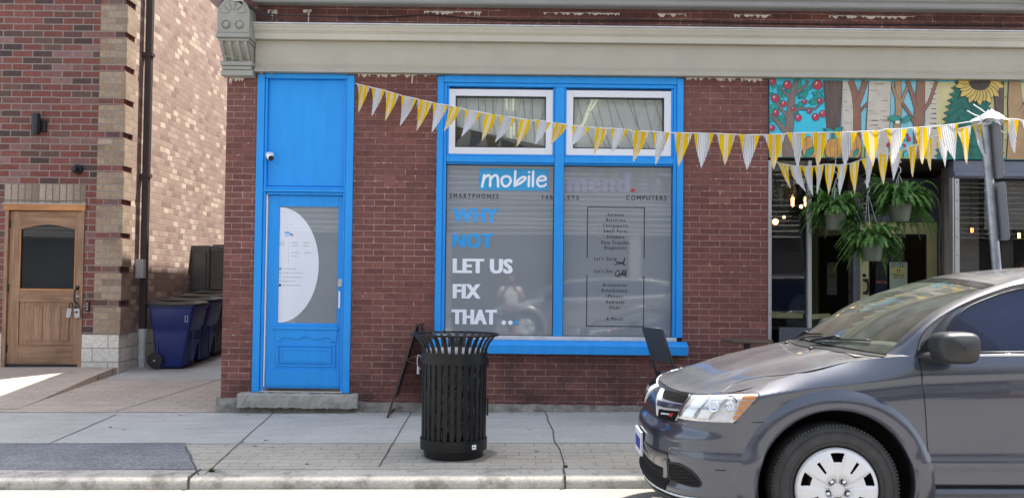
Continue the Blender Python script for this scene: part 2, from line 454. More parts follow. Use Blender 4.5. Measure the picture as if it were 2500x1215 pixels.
# score lines and cracks, real thin grooves laid as sheets
J = MB()
def gline(pts, wd, dz=.0045, jag=.0):
    for (a, b) in zip(pts, pts[1:]):
        a = Vector(a); b = Vector(b); d = (b-a).normalized(); nrm = Vector((-d.y, d.x, 0))*wd
        J.add([(a.x-nrm.x, a.y-nrm.y, gz(a.x, a.y)+dz), (a.x+nrm.x, a.y+nrm.y, gz(a.x, a.y)+dz), (b.x+nrm.x, b.y+nrm.y, gz(b.x, b.y)+dz), (b.x-nrm.x, b.y-nrm.y, gz(b.x, b.y)+dz)], [(0, 1, 2, 3)])
def gp(px, py):
    """photo pixel -> point on the pavement"""
    lo, hi = 7.2, 14.0
    for _ in range(40):
        y = (lo+hi)/2; q = P(px, py, y)
        if q.z > gz(q.x, y): hi, lo = hi, y
        else: hi = y
    return Vector((q.x, y, 0))
def jag(a, b, n, amp):
    a = Vector(a); b = Vector(b); out = [a]
    for i in range(1, n): out.append(a.lerp(b, i/n)+Vector((random.uniform(-amp, amp), random.uniform(-amp, amp)*.3, 0)))
    out.append(b); return out
for a, b, n, am, wd in [((668, 1007), (500, 1158), 12, .004, .0045), ((1005, 1005), (925, 1140), 10, .004, .0045), ((1330, 1002), (1380, 1140), 14, .012, .0045),
                     ((285, 1011), (122, 1082), 8, .003, .005), ((540, 925), (282, 1004), 8, .004, .004), ((452, 1090), (486, 1160), 8, .006, .005),
                     ((1640, 1003), (1760, 1135), 8, .004, .006)]:
    gline(jag(gp(*a), gp(*b), n, am), wd)
gline(jag((-14, 10.1, 0), (-3.0, 10.1, 0), 30, .002), .008)
gline(jag((-14, 8.46, 0), (9, 8.46, 0), 50, .003), .005)
gline(jag((-3.2, 7.475, 0), (9, 7.475, 0), 40, .004), .006)
gline(jag((-5.15, 12.35, 0), (-3.0, 12.35, 0), 8, .002), .005)
for k in range(5):                               # dark hairline cracks round the litter bin
    a = gp(1110+random.uniform(-90, 90), 1116+random.uniform(-2, 10)); gline(jag(a, a+Vector((random.uniform(-.25, .25), random.uniform(-.08, .03), 0)), 5, .015), .004)
struct(J.build('pavement', M['joint']))

# dirt ring where the litter bin stands, old gum and grit on the slabs
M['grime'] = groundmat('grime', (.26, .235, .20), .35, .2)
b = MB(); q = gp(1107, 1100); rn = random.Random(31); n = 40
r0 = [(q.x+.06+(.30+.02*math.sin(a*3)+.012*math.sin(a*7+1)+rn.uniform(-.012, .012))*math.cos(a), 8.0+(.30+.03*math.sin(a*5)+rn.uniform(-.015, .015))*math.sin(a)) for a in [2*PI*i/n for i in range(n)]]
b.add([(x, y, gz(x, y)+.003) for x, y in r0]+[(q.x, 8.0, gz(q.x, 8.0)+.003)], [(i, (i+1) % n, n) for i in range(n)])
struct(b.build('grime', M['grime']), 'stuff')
b = MB()
for i in range(150):
    x = rn.uniform(-5.5, 3.2); y = rn.uniform(7.55, 10.0); r = rn.choice((.006, .008, .012, .018)); k = 7
    if i > 110: y = rn.uniform(9.93, 10.04); r = rn.uniform(.006, .014)
    b.add([(x+r*rn.uniform(.7, 1.3)*math.cos(2*PI*j/k), y+r*rn.uniform(.7, 1.3)*math.sin(2*PI*j/k), gz(x, y)+.0052) for j in range(k)], [tuple(range(k))], 0 if rn.random() < .7 else 1)
struct(b.build('gum_and_grit', [M['grime'], M['walk']]), 'stuff')
# ================================================================== BRICK BUILDING ON THE LEFT
RED = [(0, (.07, .048, .045)), (.14, (.10, .06, .055)), (.2, (.17, .066, .054)), (.4, (.19, .068, .056)), (.58, (.21, .084, .068)), (.68, (.18, .068, .055)), (.73, (.11, .066, .054)), (.79, (.115, .074, .06)), (.84, (.19, .09, .08)), (.94, (.24, .145, .13)), (1, (.175, .07, .066))]
SIDE_SUNLIT = [(0, (.27, .18, .155)), (.2, (.345, .235, .20)), (.4, (.39, .275, .23)), (.6, (.36, .25, .21)), (.75, (.42, .315, .26)), (.93, (.60, .49, .39)), (1, (.31, .21, .18))]  # side wall: the red brick with sunlight put into its colour
TAN = [(0, (.24, .17, .12)), (.3, (.33, .245, .17)), (.6, (.37, .285, .205)), (.85, (.30, .22, .16)), (1, (.42, .335, .25))]
DRK = [(0, (.10, .065, .06)), (.4, (.20, .075, .065)), (.7, (.22, .09, .075)), (1, (.16, .11, .10))]
MORT = (.26, .225, .20)
M['redbrick'] = brickmat('reclaimed_red_brick', .267, .0894, .0075, RED, MORT, (.08, .03), blotch=((.42, .36, .33), 6, .69, .7), wobble=.005, bstr=.7)
M['sunlitbrick'] = brickmat('sunlit_side_brick', .215, .0894, .008, SIDE_SUNLIT, (.30, .25, .21), (.1, .03), blotch=((.5, .42, .34), 3, .68, .4), wobble=.004, bstr=.7)
M['tanbrick'] = brickmat('tan_corner_brick', .2, .0894, .006, TAN, MORT, (.06, .03), wobble=.004, bstr=.7)
M['quoinred'] = brickmat('dark_corner_brick', .2, .0894, .006, DRK, MORT, (.06, .03), wobble=.004)
M['soldier'] = brickmat('tan_soldier_brick', .092, .30, .009, [(0, (.20, .155, .12)), (.5, (.31, .25, .20)), (1, (.39, .32, .26))], (.16, .135, .11), (.03, .18), offset=0, wobble=.006)
M['stone'] = brickmat('pale_stone_block', .40, .181, .006, [(0, (.62, .59, .53)), (1, (.72, .69, .62))], (.30, .28, .25), (.05, -.028), bstr=.4, wobble=.002)
def wood(name, c1, c2, axis=(1, 1, .06), scale=14):
    m, n, b = nmat(name); pos = nd(n, 'ShaderNodeNewGeometry').outputs['Position']
    mp = nd(n, 'ShaderNodeMapping'); mp.inputs['Scale'].default_value = axis; n.links.new(pos, mp.inputs[0])
    f = noise(n, scale*2.2, 7, mp.outputs[0], .7); f2 = noise(n, 1.6, 4, pos)
    c = ramp(n, f, [(.3, c1), (.68, c2)])
    c = mixrgb(n, 'MULTIPLY', .9, c, ramp(n, f2, [(.3, (.62, .56, .54)), (.66, (1.15, 1.12, 1.08))]))
    n.links.new(c, b.inputs['Base Color']); setin(b, 'Roughness', .55); bump(n, b, f, .25, .003); return m
M['doorwood'] = wood('worn_oak', (.17, .095, .055), (.42, .26, .16))
M['doorwoodh'] = wood('worn_oak_rail', (.15, .08, .045), (.40, .24, .14), axis=(.06, 1, 1))
M['trimwood'] = wood('orange_oak_trim', (.36, .15, .045), (.55, .27, .10), axis=(.06, 1, 1))
M['black'] = mat('black_metal', (.018, .018, .02), .45, spec=.5)
M['downpipe'] = mat('dark_bronze_pipe', (.045, .035, .033), .5, var=.2, vscale=6)
M['pvc'] = mat('grey_pvc', (.60, .60, .60), .5, var=.15, vscale=20)
M['utility'] = mat('utility_grey', (.105, .105, .105), .5, var=.15, vscale=5)
M['lockgrey'] = mat('light_grey_plastic', (.42, .42, .42), .4)
M['brass'] = mat('satin_nickel', (.45, .42, .36), .3, metal=1)
M['darkglass'] = mat('dark_door_glass', (.012, .013, .016), .04, coat=1, spec=.6)
G = 12.9; XC = -5.20; LX0 = -13.5
lb = thing('brick_building', (-6.5, 12.9, .25), 'red and tan brick building with tan quoins, sunlit side wall and wooden door', 'building')
DX0, DX1, DZ0, DZ1 = -6.745, -5.69, .318, 2.47
# front wall in pieces around the door opening
fw = MB()
fw.box(DX1+.005, -5.535, G, G+.3, .753, 7.4); fw.box(LX0, DX0-.005, G, G+.3, .753, 7.4); fw.box(DX0-.005, DX1+.005, G+.001, G+.3, 2.735, 7.4)
fw.build('front_wall', M['redbrick'], lb)
fb = MB(); fb.box(DX1+.005, -5.50, G-.012, G+.29, -.1, .752); fb.box(LX0, DX0-.005, G-.012, G+.29, -.1, .752); fb.box(-5.498, XC+.012, G-.022, G+.29, -.1, .752)
fb.box(XC-.28, XC+.012, G+.29, 31, -.1, .752)
fb.build('stone_base', M['stone'], lb, bevel=.004)
MB().box(XC-.25, XC, G+.31, 31, .753, 7.4).build('side_wall', M['sunlitbrick'], lb)
ql = MB(); qd = MB(); z = .755; k = 0
while z < 7.3:
    h = .0894*4
    ql.box(-5.53, XC+.028, G-.03, G+.29, z, z+h); z += h
    qd.box(-5.53, XC+.003, G-.028, G+.29, z+.001, z+.0884); z += .0894
loose(ql.build('corner_quoin', M['tanbrick'], lb)); loose(qd.build('corner_band', M['quoinred'], lb))
MB().box(DX0-.03, DX1+.005, G-.004, G+.2, 2.484, 2.733).build('door_lintel', M['soldier'], lb)
MB().box(DX0-.04, DX1+.02, G-.012, G+.1, 2.47, 2.483).build('lintel_flashing', M['lockgrey'], lb)
MB().box(LX0, XC+.42, G-.15, 31.2, 7.4, 7.6).build('roof_eave', M['downpipe'], lb)
MB().box(LX0, LX0+.3, G+.31, 31, -.1, 7.39).build('rear_wall', M['redbrick'], lb)
# door
dr = MB(); dr.frame(DX0, DX1, DZ0-.02, 2.47, .045, .045, 0.0001, 0.0001, G-.01, G+.16)
drf = dr.build('door_frame', M['doorwood'], lb, bevel=.003)
MB().box(DX0-.02, DX1+.02, G-.03, G+.15, 2.385, 2.469).build('head_casing', M['trimwood'], drf, bevel=.004)
lx0, lx1 = DX0+.05, DX1-.05; yd = G+.03
door = MB()
door.box(lx0, -6.55, yd, yd+.045, DZ0+.03, 2.375); door.box(-5.82, lx1, yd, yd+.045, DZ0+.03, 2.375)
dob = door.build('door', M['doorwood'], lb, bevel=.003)
rail = MB(); rail.box(-6.549, -5.821, yd+.002, yd+.045, 1.17, 1.335); rail.box(-6.549, -5.821, yd+.002, yd+.045, DZ0+.03, .60)
arch = [(-6.549, 2.375), (-6.549, 2.13)]+[(-6.549+.728*i/12, 2.13+.07*math.sin(PI*i/12)) for i in range(13)]+[(-5.821, 2.375)]
rail.prism(arch, yd+.002, yd+.045)
rl = rail.build('rail', M['doorwoodh'], dob, bevel=.002); loose(rl)
pn = MB(); pn.box(-6.549, -5.821, yd+.022, yd+.04, .60, 1.17)
for i in range(5): pn.box(-6.47+i*.118, -6.47+i*.118+.115, yd+.010, yd+.022, .66, 1.11)
pn.build('panel', M['doorwood'], dob, bevel=.003)
MB().box(-6.549, -5.821, yd+.025, yd+.035, 1.335, 2.2).build('pane', M['darkglass'], dob)
MB().box(-6.56, -5.81, yd-.006, yd+.01, 1.325, 1.345).frame(-6.56, -5.81, 1.346, 2.15, .016, .016, .0001, .0001, yd-.004, yd+.01).build('glazing_bead', M['trimwood'], dob)
hd = MB(); hd.tube(catmull([(-5.76, yd-.01, 1.35), (-5.78, yd-.06, 1.33), (-5.785, yd-.06, 1.2), (-5.765, yd-.01, 1.15)]), .011, 8)
hd.tube([(-5.79, yd-.03, 1.375), (-5.73, yd-.04, 1.37)], .012, 8)
hd.lathe([(.03, 0), (.03, .01), (0, .012)], (-5.755, yd-.012, 1.36), 16, axis='y'); hd.build('handle', M['black'], dob, smooth=True, auto=40)
MB().lathe([(0, -.03), (.022, -.028), (.027, 0)], (-5.757, yd, 1.245), 16, axis='y').build('deadbolt', M['brass'], dob, smooth=True)
MB().box(lx0, lx1, yd-.01, yd+.05, DZ0-.005, DZ0+.03).build('door_sweep', M['black'], dob)
hg = MB()
for z in (.55, 1.35, 2.2): hg.box(lx0-.006, lx0+.012, yd-.012, yd+.0, z-.05, z+.05)
loose(hg.build('hinge', M['black'], dob))
# hanging key boxes
for (dx, lab, rot) in ((-.055, 'small grey key lock box hanging beside the black padlock on the wooden door handle', .18), (.03, 'larger grey key lock box with dark print hanging on the wooden door handle', -.06)):
    kx = -5.775+dx; t = thing('key_box', (kx, yd-.07, 1.0), lab, 'lock box', 'key boxes hanging on the wooden door')
    R = Matrix.Translation((kx, yd-.07, 1.12)) @ Matrix.Rotation(rot, 4, 'Y') @ Matrix.Translation((-kx, -(yd-.07), -1.12))
    s = 1.0 if dx > 0 else .8
    MB().box(kx-.038*s, kx+.038*s, yd-.085, yd-.05, .965, 1.09).xform(R).build('case', M['lockgrey'], t, bevel=.008)
    MB().tube(catmull([(kx-.022, yd-.067, 1.09), (kx-.02, yd-.067, 1.14), (kx, yd-.067, 1.165), (kx+.02, yd-.067, 1.14), (kx+.022, yd-.067, 1.09)]), .007, 8).xform(R).build('shackle', M['black'], t, smooth=True)
    if dx > 0: MB().box(kx-.02, kx+.02, yd-.0865, yd-.085, 1.03, 1.055).build('dial_print', M['black'], t)
t = thing('key_box', (-5.765, yd-.09, 1.0), 'black combination padlock body between the two grey key boxes on the door', 'lock box', 'key boxes hanging on the wooden door')
MB().box(-5.79, -5.765, yd-.048, yd-.02, .985, 1.11).build('case', M['black'], t, bevel=.006)
# fittings of the left facade
wl = MB(); wl.lathe([(0, 3.38), (.052, 3.38), (.055, 3.39), (.055, 3.65), (.05, 3.66), (0, 3.655)], (-6.325, G-.10, 0), 20)
ob = wl.build('wall_lamp', M['black'], lb, smooth=True, auto=40); MB().box(-6.30, -6.225, G-.05, G, 3.43, 3.58).build('bracket', M['black'], ob, bevel=.006)
cm = MB(); cm.lathe([(0, -.11), (.03, -.105), (.048, -.06), (.05, -.03)], (-5.80, G-.03, 2.93), 16, axis='y'); cm.lathe([(.062, -.03), (.065, -.02), (.065, .03)], (-5.79, G-.03, 2.935), 18, axis='y', close=True)
cm.build('dome_camera', M['black'], lb, smooth=True, auto=40)
MB().box(-5.635, -5.59, G-.035, G, 1.05, 1.19).build('keypad', M['black'], lb, bevel=.006)
kb = MB()
for i in range(3): kb.box(-5.622, -5.603, G-.037, G-.0352, 1.075+i*.035, 1.09+i*.035)
kb.build('keypad_buttons', M['lockgrey'], lb)
# downpipe on the side wall
dp = MB(); dp.obox((XC+.08, 13.52, 4.08), (.045, 0, 0), (0, .045, 0), (0, 0, 3.31)); dpo = dp.build('downpipe', M['downpipe'], lb, bevel=.008)
MB().lathe([(.052, .1), (.052, .66), (.062, .66), (.062, .79), (.055, .80), (.03, .80)], (XC+.08, 13.52, 0), 18).build('drain_boot', M['pvc'], lb, smooth=True, auto=40)
st = MB()
for z in (2.9, 4.6, 6.2): st.box(XC, XC+.14, 13.46, 13.58, z, z+.05)
loose(st.build('pipe_strap', M['downpipe'], dpo))
# switch box on the pipe
MB().box(XC+.02, XC+.13, 13.36, 13.46, 1.50, 1.76).build('switch_box', M['lockgrey'], lb, bevel=.006)
# two electrical cabinets on the side wall
for (y0, y1, z0, z1, d) in ((15.72, 16.5, 1.02, 2.04, .30), (16.85, 17.75, 1.16, 2.10, .27)):
    o = MB().box(XC, XC+d, y0, y1, z0, z1).build('electrical_cabinet', M['utility'], lb, bevel=.012)
    q = MB(); q.box(XC+.05, XC+d-.05, y0-.025, y0, z0+.3, z1-.12); q.box(XC+d, XC+d+.012, y0+.06, y1-.06, z0+.05, z1-.05); q.build('cabinet_door', M['utility'], o, bevel=.008)
    MB().tube([(XC+.12, y0+.15, .2), (XC+.12, y0+.15, z0)], .045, 12).build('conduit', M['utility'], o, smooth=True, auto=50)

# wheeled bins in the alley
M['binblue'] = mat('blue_bin_plastic', (.008, .020, .14), .42, var=.12, vscale=4, bumps=(200, .1))
M['bingrey'] = mat('dark_grey_bin_plastic', (.045, .048, .05), .45, var=.15, vscale=4)
M['binlid'] = mat('black_bin_lid', (.012, .013, .015), .4, spec=.3)
M['rubber'] = mat('rubber', (.02, .02, .02), .7)
M['decalw'] = mat('faded_white_print', (.35, .37, .42), .5)
def bin_(X, Y, z, body, lab):
    k0 = set(C.objects)
    t = thing('wheeled_bin', (X, Y, z), lab, 'wheeled bin', 'wheeled bins lined up in the alley')
    # front of the bin faces +X (into the alley); tapered tub
    H = 1.0; rows = []
    for h, dx, dy in ((.02, .27, .22), (.06, .285, .235), (.55, .325, .265), (.66, .335, .272), (.68, .352, .286), (.98, .372, .300), (.99, .392, .315), (1.03, .392, .315)):
        ring = []
        for sx, sy in ((1, -1), (1, 1), (-1, 1), (-1, -1)):
            for a in range(5):
                th = (a/4)*PI/2
                cx_ = (dx-.05)*sx; cy_ = (dy-.05)*sy
                base = {(1, -1): -PI/2, (1, 1): 0, (-1, 1): PI/2, (-1, -1): PI}[(sx, sy)]
                ring.append((X+(.04 if h < .6 else .04)+cx_+.05*math.cos(base+th)-(.10*(1-h) if sx > 0 else -.02*(1-h)), Y+cy_+.05*math.sin(base+th), z+h))
        rows.append(ring)
    b = MB().grid(rows, closed=True); b.f.append(tuple(range(20))); b.m.append(0)
    o = b.build('tub', body, t, smooth=True, auto=35)
    lid = MB(); rows = []
    for (g_, h) in ((.41, 1.025), (.415, 1.05), (.36, 1.085), (.2, 1.10), (0.0, 1.105)):
        rows.append([(X+.03+g_*(1.06 if abs(math.cos(a)) > .3 else 1)*max(-1, min(1, 1.35*math.cos(a))), Y+g_*.82*max(-1, min(1, 1.35*math.sin(a))), z+h+.015*math.cos(2*a)*(g_ > .1)) for a in [2*PI*j/32 for j in range(32)]])
    l = lid.grid(rows, closed=True).build('lid', M['binlid'], t, smooth=True, auto=50)
    rb = MB()
    for k in (-.16, 0, .16): rb.box(X-.28, X+.36, Y+k-.03, Y+k+.03, z+1.085, z+1.112)
    rb.build('lid_rib', M['binlid'], l, bevel=.01)
    # recessed grip bars on the front
    gr = MB(); gr.box(X+.33, X+.356, Y-.16, Y-.12, z+.12, z+.6); gr.box(X+.33, X+.356, Y+.12, Y+.16, z+.12, z+.6); gr.box(X+.34, X+.36, Y-.16, Y+.16, z+.42, z+.46)
    gr.build('front_rib', body, t, bevel=.006)
    # side rib
    MB().box(X-.2, X-.17, Y-.265, Y-.25, z+.1, z+.6).build('side_rib', body, t, bevel=.005)
    MB().frame(X+.27, X+.32, z+.76, z+.86, .009, .009, .009, .009, Y-.304, Y-.298).build('stamp', M['decalw'], t)
    for sy in (-1, 1):
        wv = MB().lathe([(0, -.03), (.02, -.032), (.03, -.02), (.10, -.022), (.125, -.015), (.13, 0), (.125, .02), (0, .02)], (X-.22, Y+sy*.24-(.02 if sy < 0 else 0), z+.13), 24, axis='y')
        ww = wv.build('wheel', M['rubber'], t, smooth=True, auto=40)
        MB().lathe([(0, -.012), (.018, -.01), (.02, 0)], (X-.22, Y+sy*.24-(.02 if sy < 0 else 0)-.03, z+.13), 12, axis='y').build('hub_cap', M['decalw'], ww, smooth=True)
    hb = MB().tube([(X-.36, Y-.2, z+1.02), (X-.42, Y-.2, z+1.04), (X-.42, Y+.2, z+1.04), (X-.36, Y+.2, z+1.02)], .015, 8); hb.build('handle', body, t, smooth=True)
    for o_ in set(C.objects)-k0-{t}:                    # bins are narrower front to back than the drawing above
        if o_.data: 
            for v_ in o_.data.vertices: v_.co.x *= .83; v_.co.z *= .84
bin_(-4.66, 13.52, gz(-4.6, 13.5), M['binblue'], 'bright blue wheeled bin with black lid, nearest of the row beside the downpipe')
bin_(-4.64, 14.18, gz(-4.6, 14.4), M['binblue'], 'blue wheeled bin second in the alley row, half hidden behind the nearest blue bin')
bin_(-4.64, 14.84, gz(-4.6, 15.3), M['bingrey'], 'dark grey wheeled bin third in the alley row, behind the two blue bins')
bin_(-4.64, 15.5, gz(-4.6, 16.2), M['bingrey'], 'dark grey wheeled bin farthest back in the alley row, partly hidden by the shop corner')
# ================================================================== SHOP BUILDING
SH = [(0, (.145, .058, .048)), (.3, (.172, .070, .058)), (.6, (.20, .080, .066)), (.85, (.16, .066, .055)), (1, (.235, .098, .078))]
M['shopbrick'] = brickmat('painted_maroon_brick', .212, .0646, .0034, SH, (.36, .23, .20), (.03, -.018), rough=.7, bstr=.45, wobble=.0025,
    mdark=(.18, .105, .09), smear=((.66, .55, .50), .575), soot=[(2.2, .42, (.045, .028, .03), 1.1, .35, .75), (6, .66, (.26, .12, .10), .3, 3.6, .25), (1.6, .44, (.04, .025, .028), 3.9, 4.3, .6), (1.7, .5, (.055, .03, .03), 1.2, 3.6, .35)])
M['blue'] = mat('azure_paint', (.014, .29, .76), .5, var=.07, vscale=9, bumps=(70, .35, .004), dirt=((.012, .17, .48), 5, .66, .4), spec=.4, stretch=(1, 1, .18))
M['blueside'] = M['blue']
M['greige'] = mat('greige_paint', (.385, .355, .285), .55, var=.06, vscale=2.5, bumps=(30, .15, .004), dirt=((.25, .235, .19), 2.2, .62, .6))
M['greigedark'] = mat('grey_trim_paint', (.29, .28, .245), .55, var=.1, vscale=3, dirt=((.14, .14, .12), 6, .6, .6))
M['greigelight'] = mat('pale_greige_paint', (.46, .43, .355), .55, var=.06, vscale=2, dirt=((.2, .18, .12), 9, .64, .7), stretch=(1, 1, .2))
M['orielgrey'] = mat('oriel_grey_paint', (.27, .275, .265), .5, var=.06, vscale=3)
M['whiteframe'] = mat('white_vinyl', (.74, .74, .76), .35, coat=.1)
M['whitesill'] = mat('weathered_white_sill', (.55, .55, .56), .6, var=.15, vscale=9, dirt=((.25, .24, .23), 12, .6, .6))
M['conc'] = mat('weathered_concrete', (.25, .235, .205), .95, var=.35, vscale=9, bumps=(28, 1.0, .03), dirt=((.09, .082, .07), 8, .53, .85))
M['stepc'] = mat('step_concrete', (.32, .31, .275), .92, var=.18, vscale=9, bumps=(45, .9, .01), dirt=((.15, .14, .13), 10, .6, .6))
M['film'] = mat('grey_window_film', (.20, .222, .242), .5, coat=1, coatior=1.85, var=.04, vscale=1.5)
M['vwhite'] = mat('white_vinyl_letter', (.84, .85, .90), .5, coat=1, coatior=1.5)
M['vblue'] = mat('blue_vinyl_letter', (.012, .32, .74), .5, coat=1, coatior=1.5)
M['vblue2'] = mat('logo_blue_vinyl', (.0, .30, .60), .5, coat=1, coatior=1.5)
M['vblack'] = mat('black_vinyl_letter', (.006, .010, .016), .5, coat=.6)
M['vgrey'] = mat('mauve_grey_vinyl', (.27, .265, .34), .5, coat=1, coatior=1.6)
M['vred'] = mat('red_vinyl', (.55, .02, .05), .5, coat=.5)
M['gprint'] = mat('grey_print', (.33, .34, .38), .5)
M['nprint'] = mat('navy_print', (.03, .05, .12), .5)
M['silver'] = mat('brushed_metal', (.55, .54, .52), .3, metal=1)
M['chrome'] = mat('chrome', (.75, .76, .78), .08, metal=1)
M['cable'] = mat('black_cable', (.015, .015, .018), .5)
M['white'] = mat('white_plastic', (.8, .8, .8), .3, coat=.3)
M['clear'] = glassmat('clear_glass', (.93, .95, .95), 1.5, 1.5)
M['mortarsmear'] = mat('lime_smear', (.72, .66, .62), .8)
F = 10.1; WT = .30
shop = thing('shop_building', (1.2, 10.1, .15), 'maroon brick shop building with a blue door, a large blue-framed window and a greige cornice', 'building')
W = MB()
TOPZ = 3.70
W.box(-3.0, -2.675, F, F+WT, .26, TOPZ); W.box(-1.665, -.80, F, F+WT, .20, TOPZ)
W.box(-.80, 1.775, F, F+WT, .20, .765); W.box(1.775, 2.665, F, F+WT, .20, TOPZ)
W.box(-3.0, 12, F, F+WT, 3.98, 8.1)
W.prism([(F+WT, .1), (30, .1), (30, 7.7), (18, 7.72), (F+WT, 7.96)], -3.0, -2.7, 'x')
W.build('brick_wall', M['shopbrick'], shop)
W = MB(); W.box(-3.0, 12, F-.38, F, 8.1, 8.35); W.box(-3.0, 12, F, F+.6, 8.1, 8.4); W.box(-2.9, 12, F+.6, 30, 7.3, 7.5)
W.build('roof', M['greigedark'], shop)
# rough foundation
b = MB(); rows = []
N = 90
for k, (dy, f) in enumerate([(-.045, 0), (-.04, .35), (-.03, .7), (-.012, 1), (.05, 1.0)]):
    row = []
    for i in range(N+1):
        x = -3.04+(2.70+3.04)*i/N
        top = .262+.0 if x < -1.55 else .262-.028+.0+.012*0
        top = interp([(-3.04, .275), (-2.8, .275), (-1.55, .262), (-1.5, .245), (2.7, .235)], x)
        z0 = gz(x, F)-.03
        row.append((x+random.uniform(-.004, .004), F+dy+random.uniform(-.008, .008)*(k < 4), z0+(top-z0)*f+random.uniform(-.007, .007)*(0 < k < 4)))
    rows.append(row)
b.grid(rows); b.build('foundation', M['conc'], shop, smooth=False)
# door step
b = MB(); rows = []; N = 40
for k, (y, z) in enumerate([(F-.11, .19), (F-.115, .26), (F-.11, .315), (F-.09, .333), (F+.25, .336)]):
    rows.append([(-2.80+(1.23)*i/N+random.uniform(-.004, .004), y+random.uniform(-.008, .008)*(k < 4), z+random.uniform(-.007, .007)*(k < 4)-.01*(k == 1)*math.sin(i)) for i in range(N+1)])
b.grid(rows)
for i in (0, N): b.f.append(tuple(r*(N+1)+i for r in range(5))); b.m.append(0)
b.box(-2.79, -1.58, F-.05, F+.2, .2, .325)
b.build('doorstep', M['stepc'], shop)

# --- frieze and cornice (slopes with the photo: the band is level in the real world)
pr = [(F-.02, 3.66), (F-.10, 3.66), (F-.10, 3.685), (F-.075, 3.70), (F-.075, 3.715), (F-.055, 3.735), (F-.05, 3.995), (F-.09, 4.0), (F-.12, 4.0), (F-.12, 4.075), (F-.13, 4.08), (F-.155, 4.10), (F-.18, 4.115), (F-.18, 4.135), (F-.02, 4.165)]
# frieze board, mouldings built as prisms along X
def band(name, prof, m, x0=-2.70, x1=12, mats=None, par=None):
    return MB().prism(prof, x0, x1, 'x').build(name, m, par or shop, bevel=.003)
band('frieze', [(F-.05, 3.735), (F-.05, 3.99), (F-.0, 3.99), (F, 3.735)], M['greige'])
band('frieze_moulding', [(F, 3.655), (F-.105, 3.655), (F-.105, 3.672), (F-.085, 3.68), (F-.08, 3.70), (F-.06, 3.712), (F-.065, 3.733), (F, 3.733)], M['greige'])
band('cornice', [(F, 3.992), (F-.11, 3.992), (F-.115, 4.055), (F-.125, 4.06), (F-.125, 4.07), (F-.135, 4.072), (F-.15, 4.10), (F-.165, 4.12), (F-.165, 4.135), (F, 4.135)], M['greigelight'])
band('cornice_cap', [(F-.175, 4.137), (F-.175, 4.150), (F, 4.185), (F, 4.137)], M['whitesill'])
# lower brick strip, oriel
W = MB(); W.box(-2.72, 12, F-.30, F, 4.335+.06, 4.6)
o = MB().prism([(F, 4.37), (F-.22, 4.345), (F-.24, 4.36), (F-.24, 4.40), (F-.27, 4.41), (F-.30, 4.45), (F-.30, 5.2), (F, 5.2)], -2.70, 12, 'x').build('oriel_base', M['orielgrey'], shop, bevel=.003)
MB().box(-2.735, -2.62, F-.315, F-.26, 4.37, 5.2).build('oriel_post', M['orielgrey'], o, bevel=.004)
b = MB()
for x in (-1.23, -.62, .62, 1.9, 3.1, 4.5): b.tube([(x, F-.28, 4.455), (x, F-.33, 4.44), (x, F-.33, 4.40)], .012, 8)
b.tube([(-2.6, F-.318, 4.448), (12, F-.318, 4.448)], .006, 6)
b.build('oriel_hook', M['orielgrey'], o, smooth=True)
# grey housings on the oriel at the right edge
MB().box(5.05, 5.3, F-.36, F-.30, 4.43, 4.52).box(5.25, 5.3, F-.37, F-.3, 4.40, 4.43).build('lamp_housing', M['lockgrey'], o, bevel=.006)

# --- bracket (corbel) at the left end
bk = MB()
x0, x1 = -3.03, -2.70
# scrolled upper block
face = [(x0, 4.0)]+[(x0+.0+(x1-x0)*(.5-.5*math.cos(PI*i/20)), 4.20+.165*math.sin(PI*i/20)) for i in range(21)]+[(x1, 4.0)]
bk.prism(face, F-.30, F-.02, 'y')
o = bk.build('bracket', M['greigedark'], shop, bevel=.01)
b = MB(); b.box(x0-.01, x1+.01, F-.315, F-.02, 3.955, 3.999); b.box(x0+.005, x1-.005, F-.285, F-.02, 3.925, 3.953)
b.build('bracket_band', M['greigedark'], o, bevel=.008)
# fluted lower part, curving back towards the wall
def cur(z): t = (3.925-z)/(3.925-3.745); return F-.27+.15*smooth(0, 1, t)
zs_ = [3.925-.18*i/8 for i in range(9)]
b = MB(); rows = []
for z in zs_: rows.append([(x0+.02+(x1-x0-.04)*j/28, cur(z)+(.028 if (j//4) % 2 == 1 else 0), z) for j in range(29)])
b.grid(rows); b.grid([[(x0+.02, cur(z), z), (x0+.02, F, z)] for z in zs_]); b.grid([[(x1-.02, cur(z), z), (x1-.02, F, z)] for z in zs_])
b.build('bracket_flutes', M['greigedark'], o)
b = MB(); b.box(x0+.0, x1-.0, F-.165, F, 3.70, 3.744); b.box(x0+.012, x1-.012, F-.15, F, 3.66, 3.698); b.box(x0+.0, x1-.0, F-.14, F, 3.60, 3.658)
b.build('bracket_foot', M['greigedark'], o, bevel=.008)
cx_, cz_ = (x0+x1)/2, 4.195
b = MB()
for k in range(5):                                   # raised sunburst rays on the arched face
    a = PI*(k+.5)/5; r0, r1 = .045, .125
    pts = [(cx_+r*math.cos(a+s*wd), cz_+r*math.sin(a+s*wd)*1.05) for r, s, wd in ((r0, -1, .13), (r1, -1, .2), (r1, 1, .2), (r0, 1, .13))]
    b.prism(pts, F-.312, F-.30, 'y')
b.lathe([(.150, -.002), (.150, .012), (.135, .012), (.135, -.002)], (cx_, F-.3, cz_), 24, axis='y', a0=0, a1=PI)
b.build('bracket_rays', M['greigedark'], o, bevel=.004)
b = MB()
for s in (-1, 1):
    c = (cx_+s*.068, F-.30, 4.085); b.sphere(c, .036, 8, sc=(1, .7, 1)); b.lathe([(.042, -.01), (.048, .0)], c, 20, axis='y')
b.build('bracket_boss', M['greigedark'], o, smooth=True)
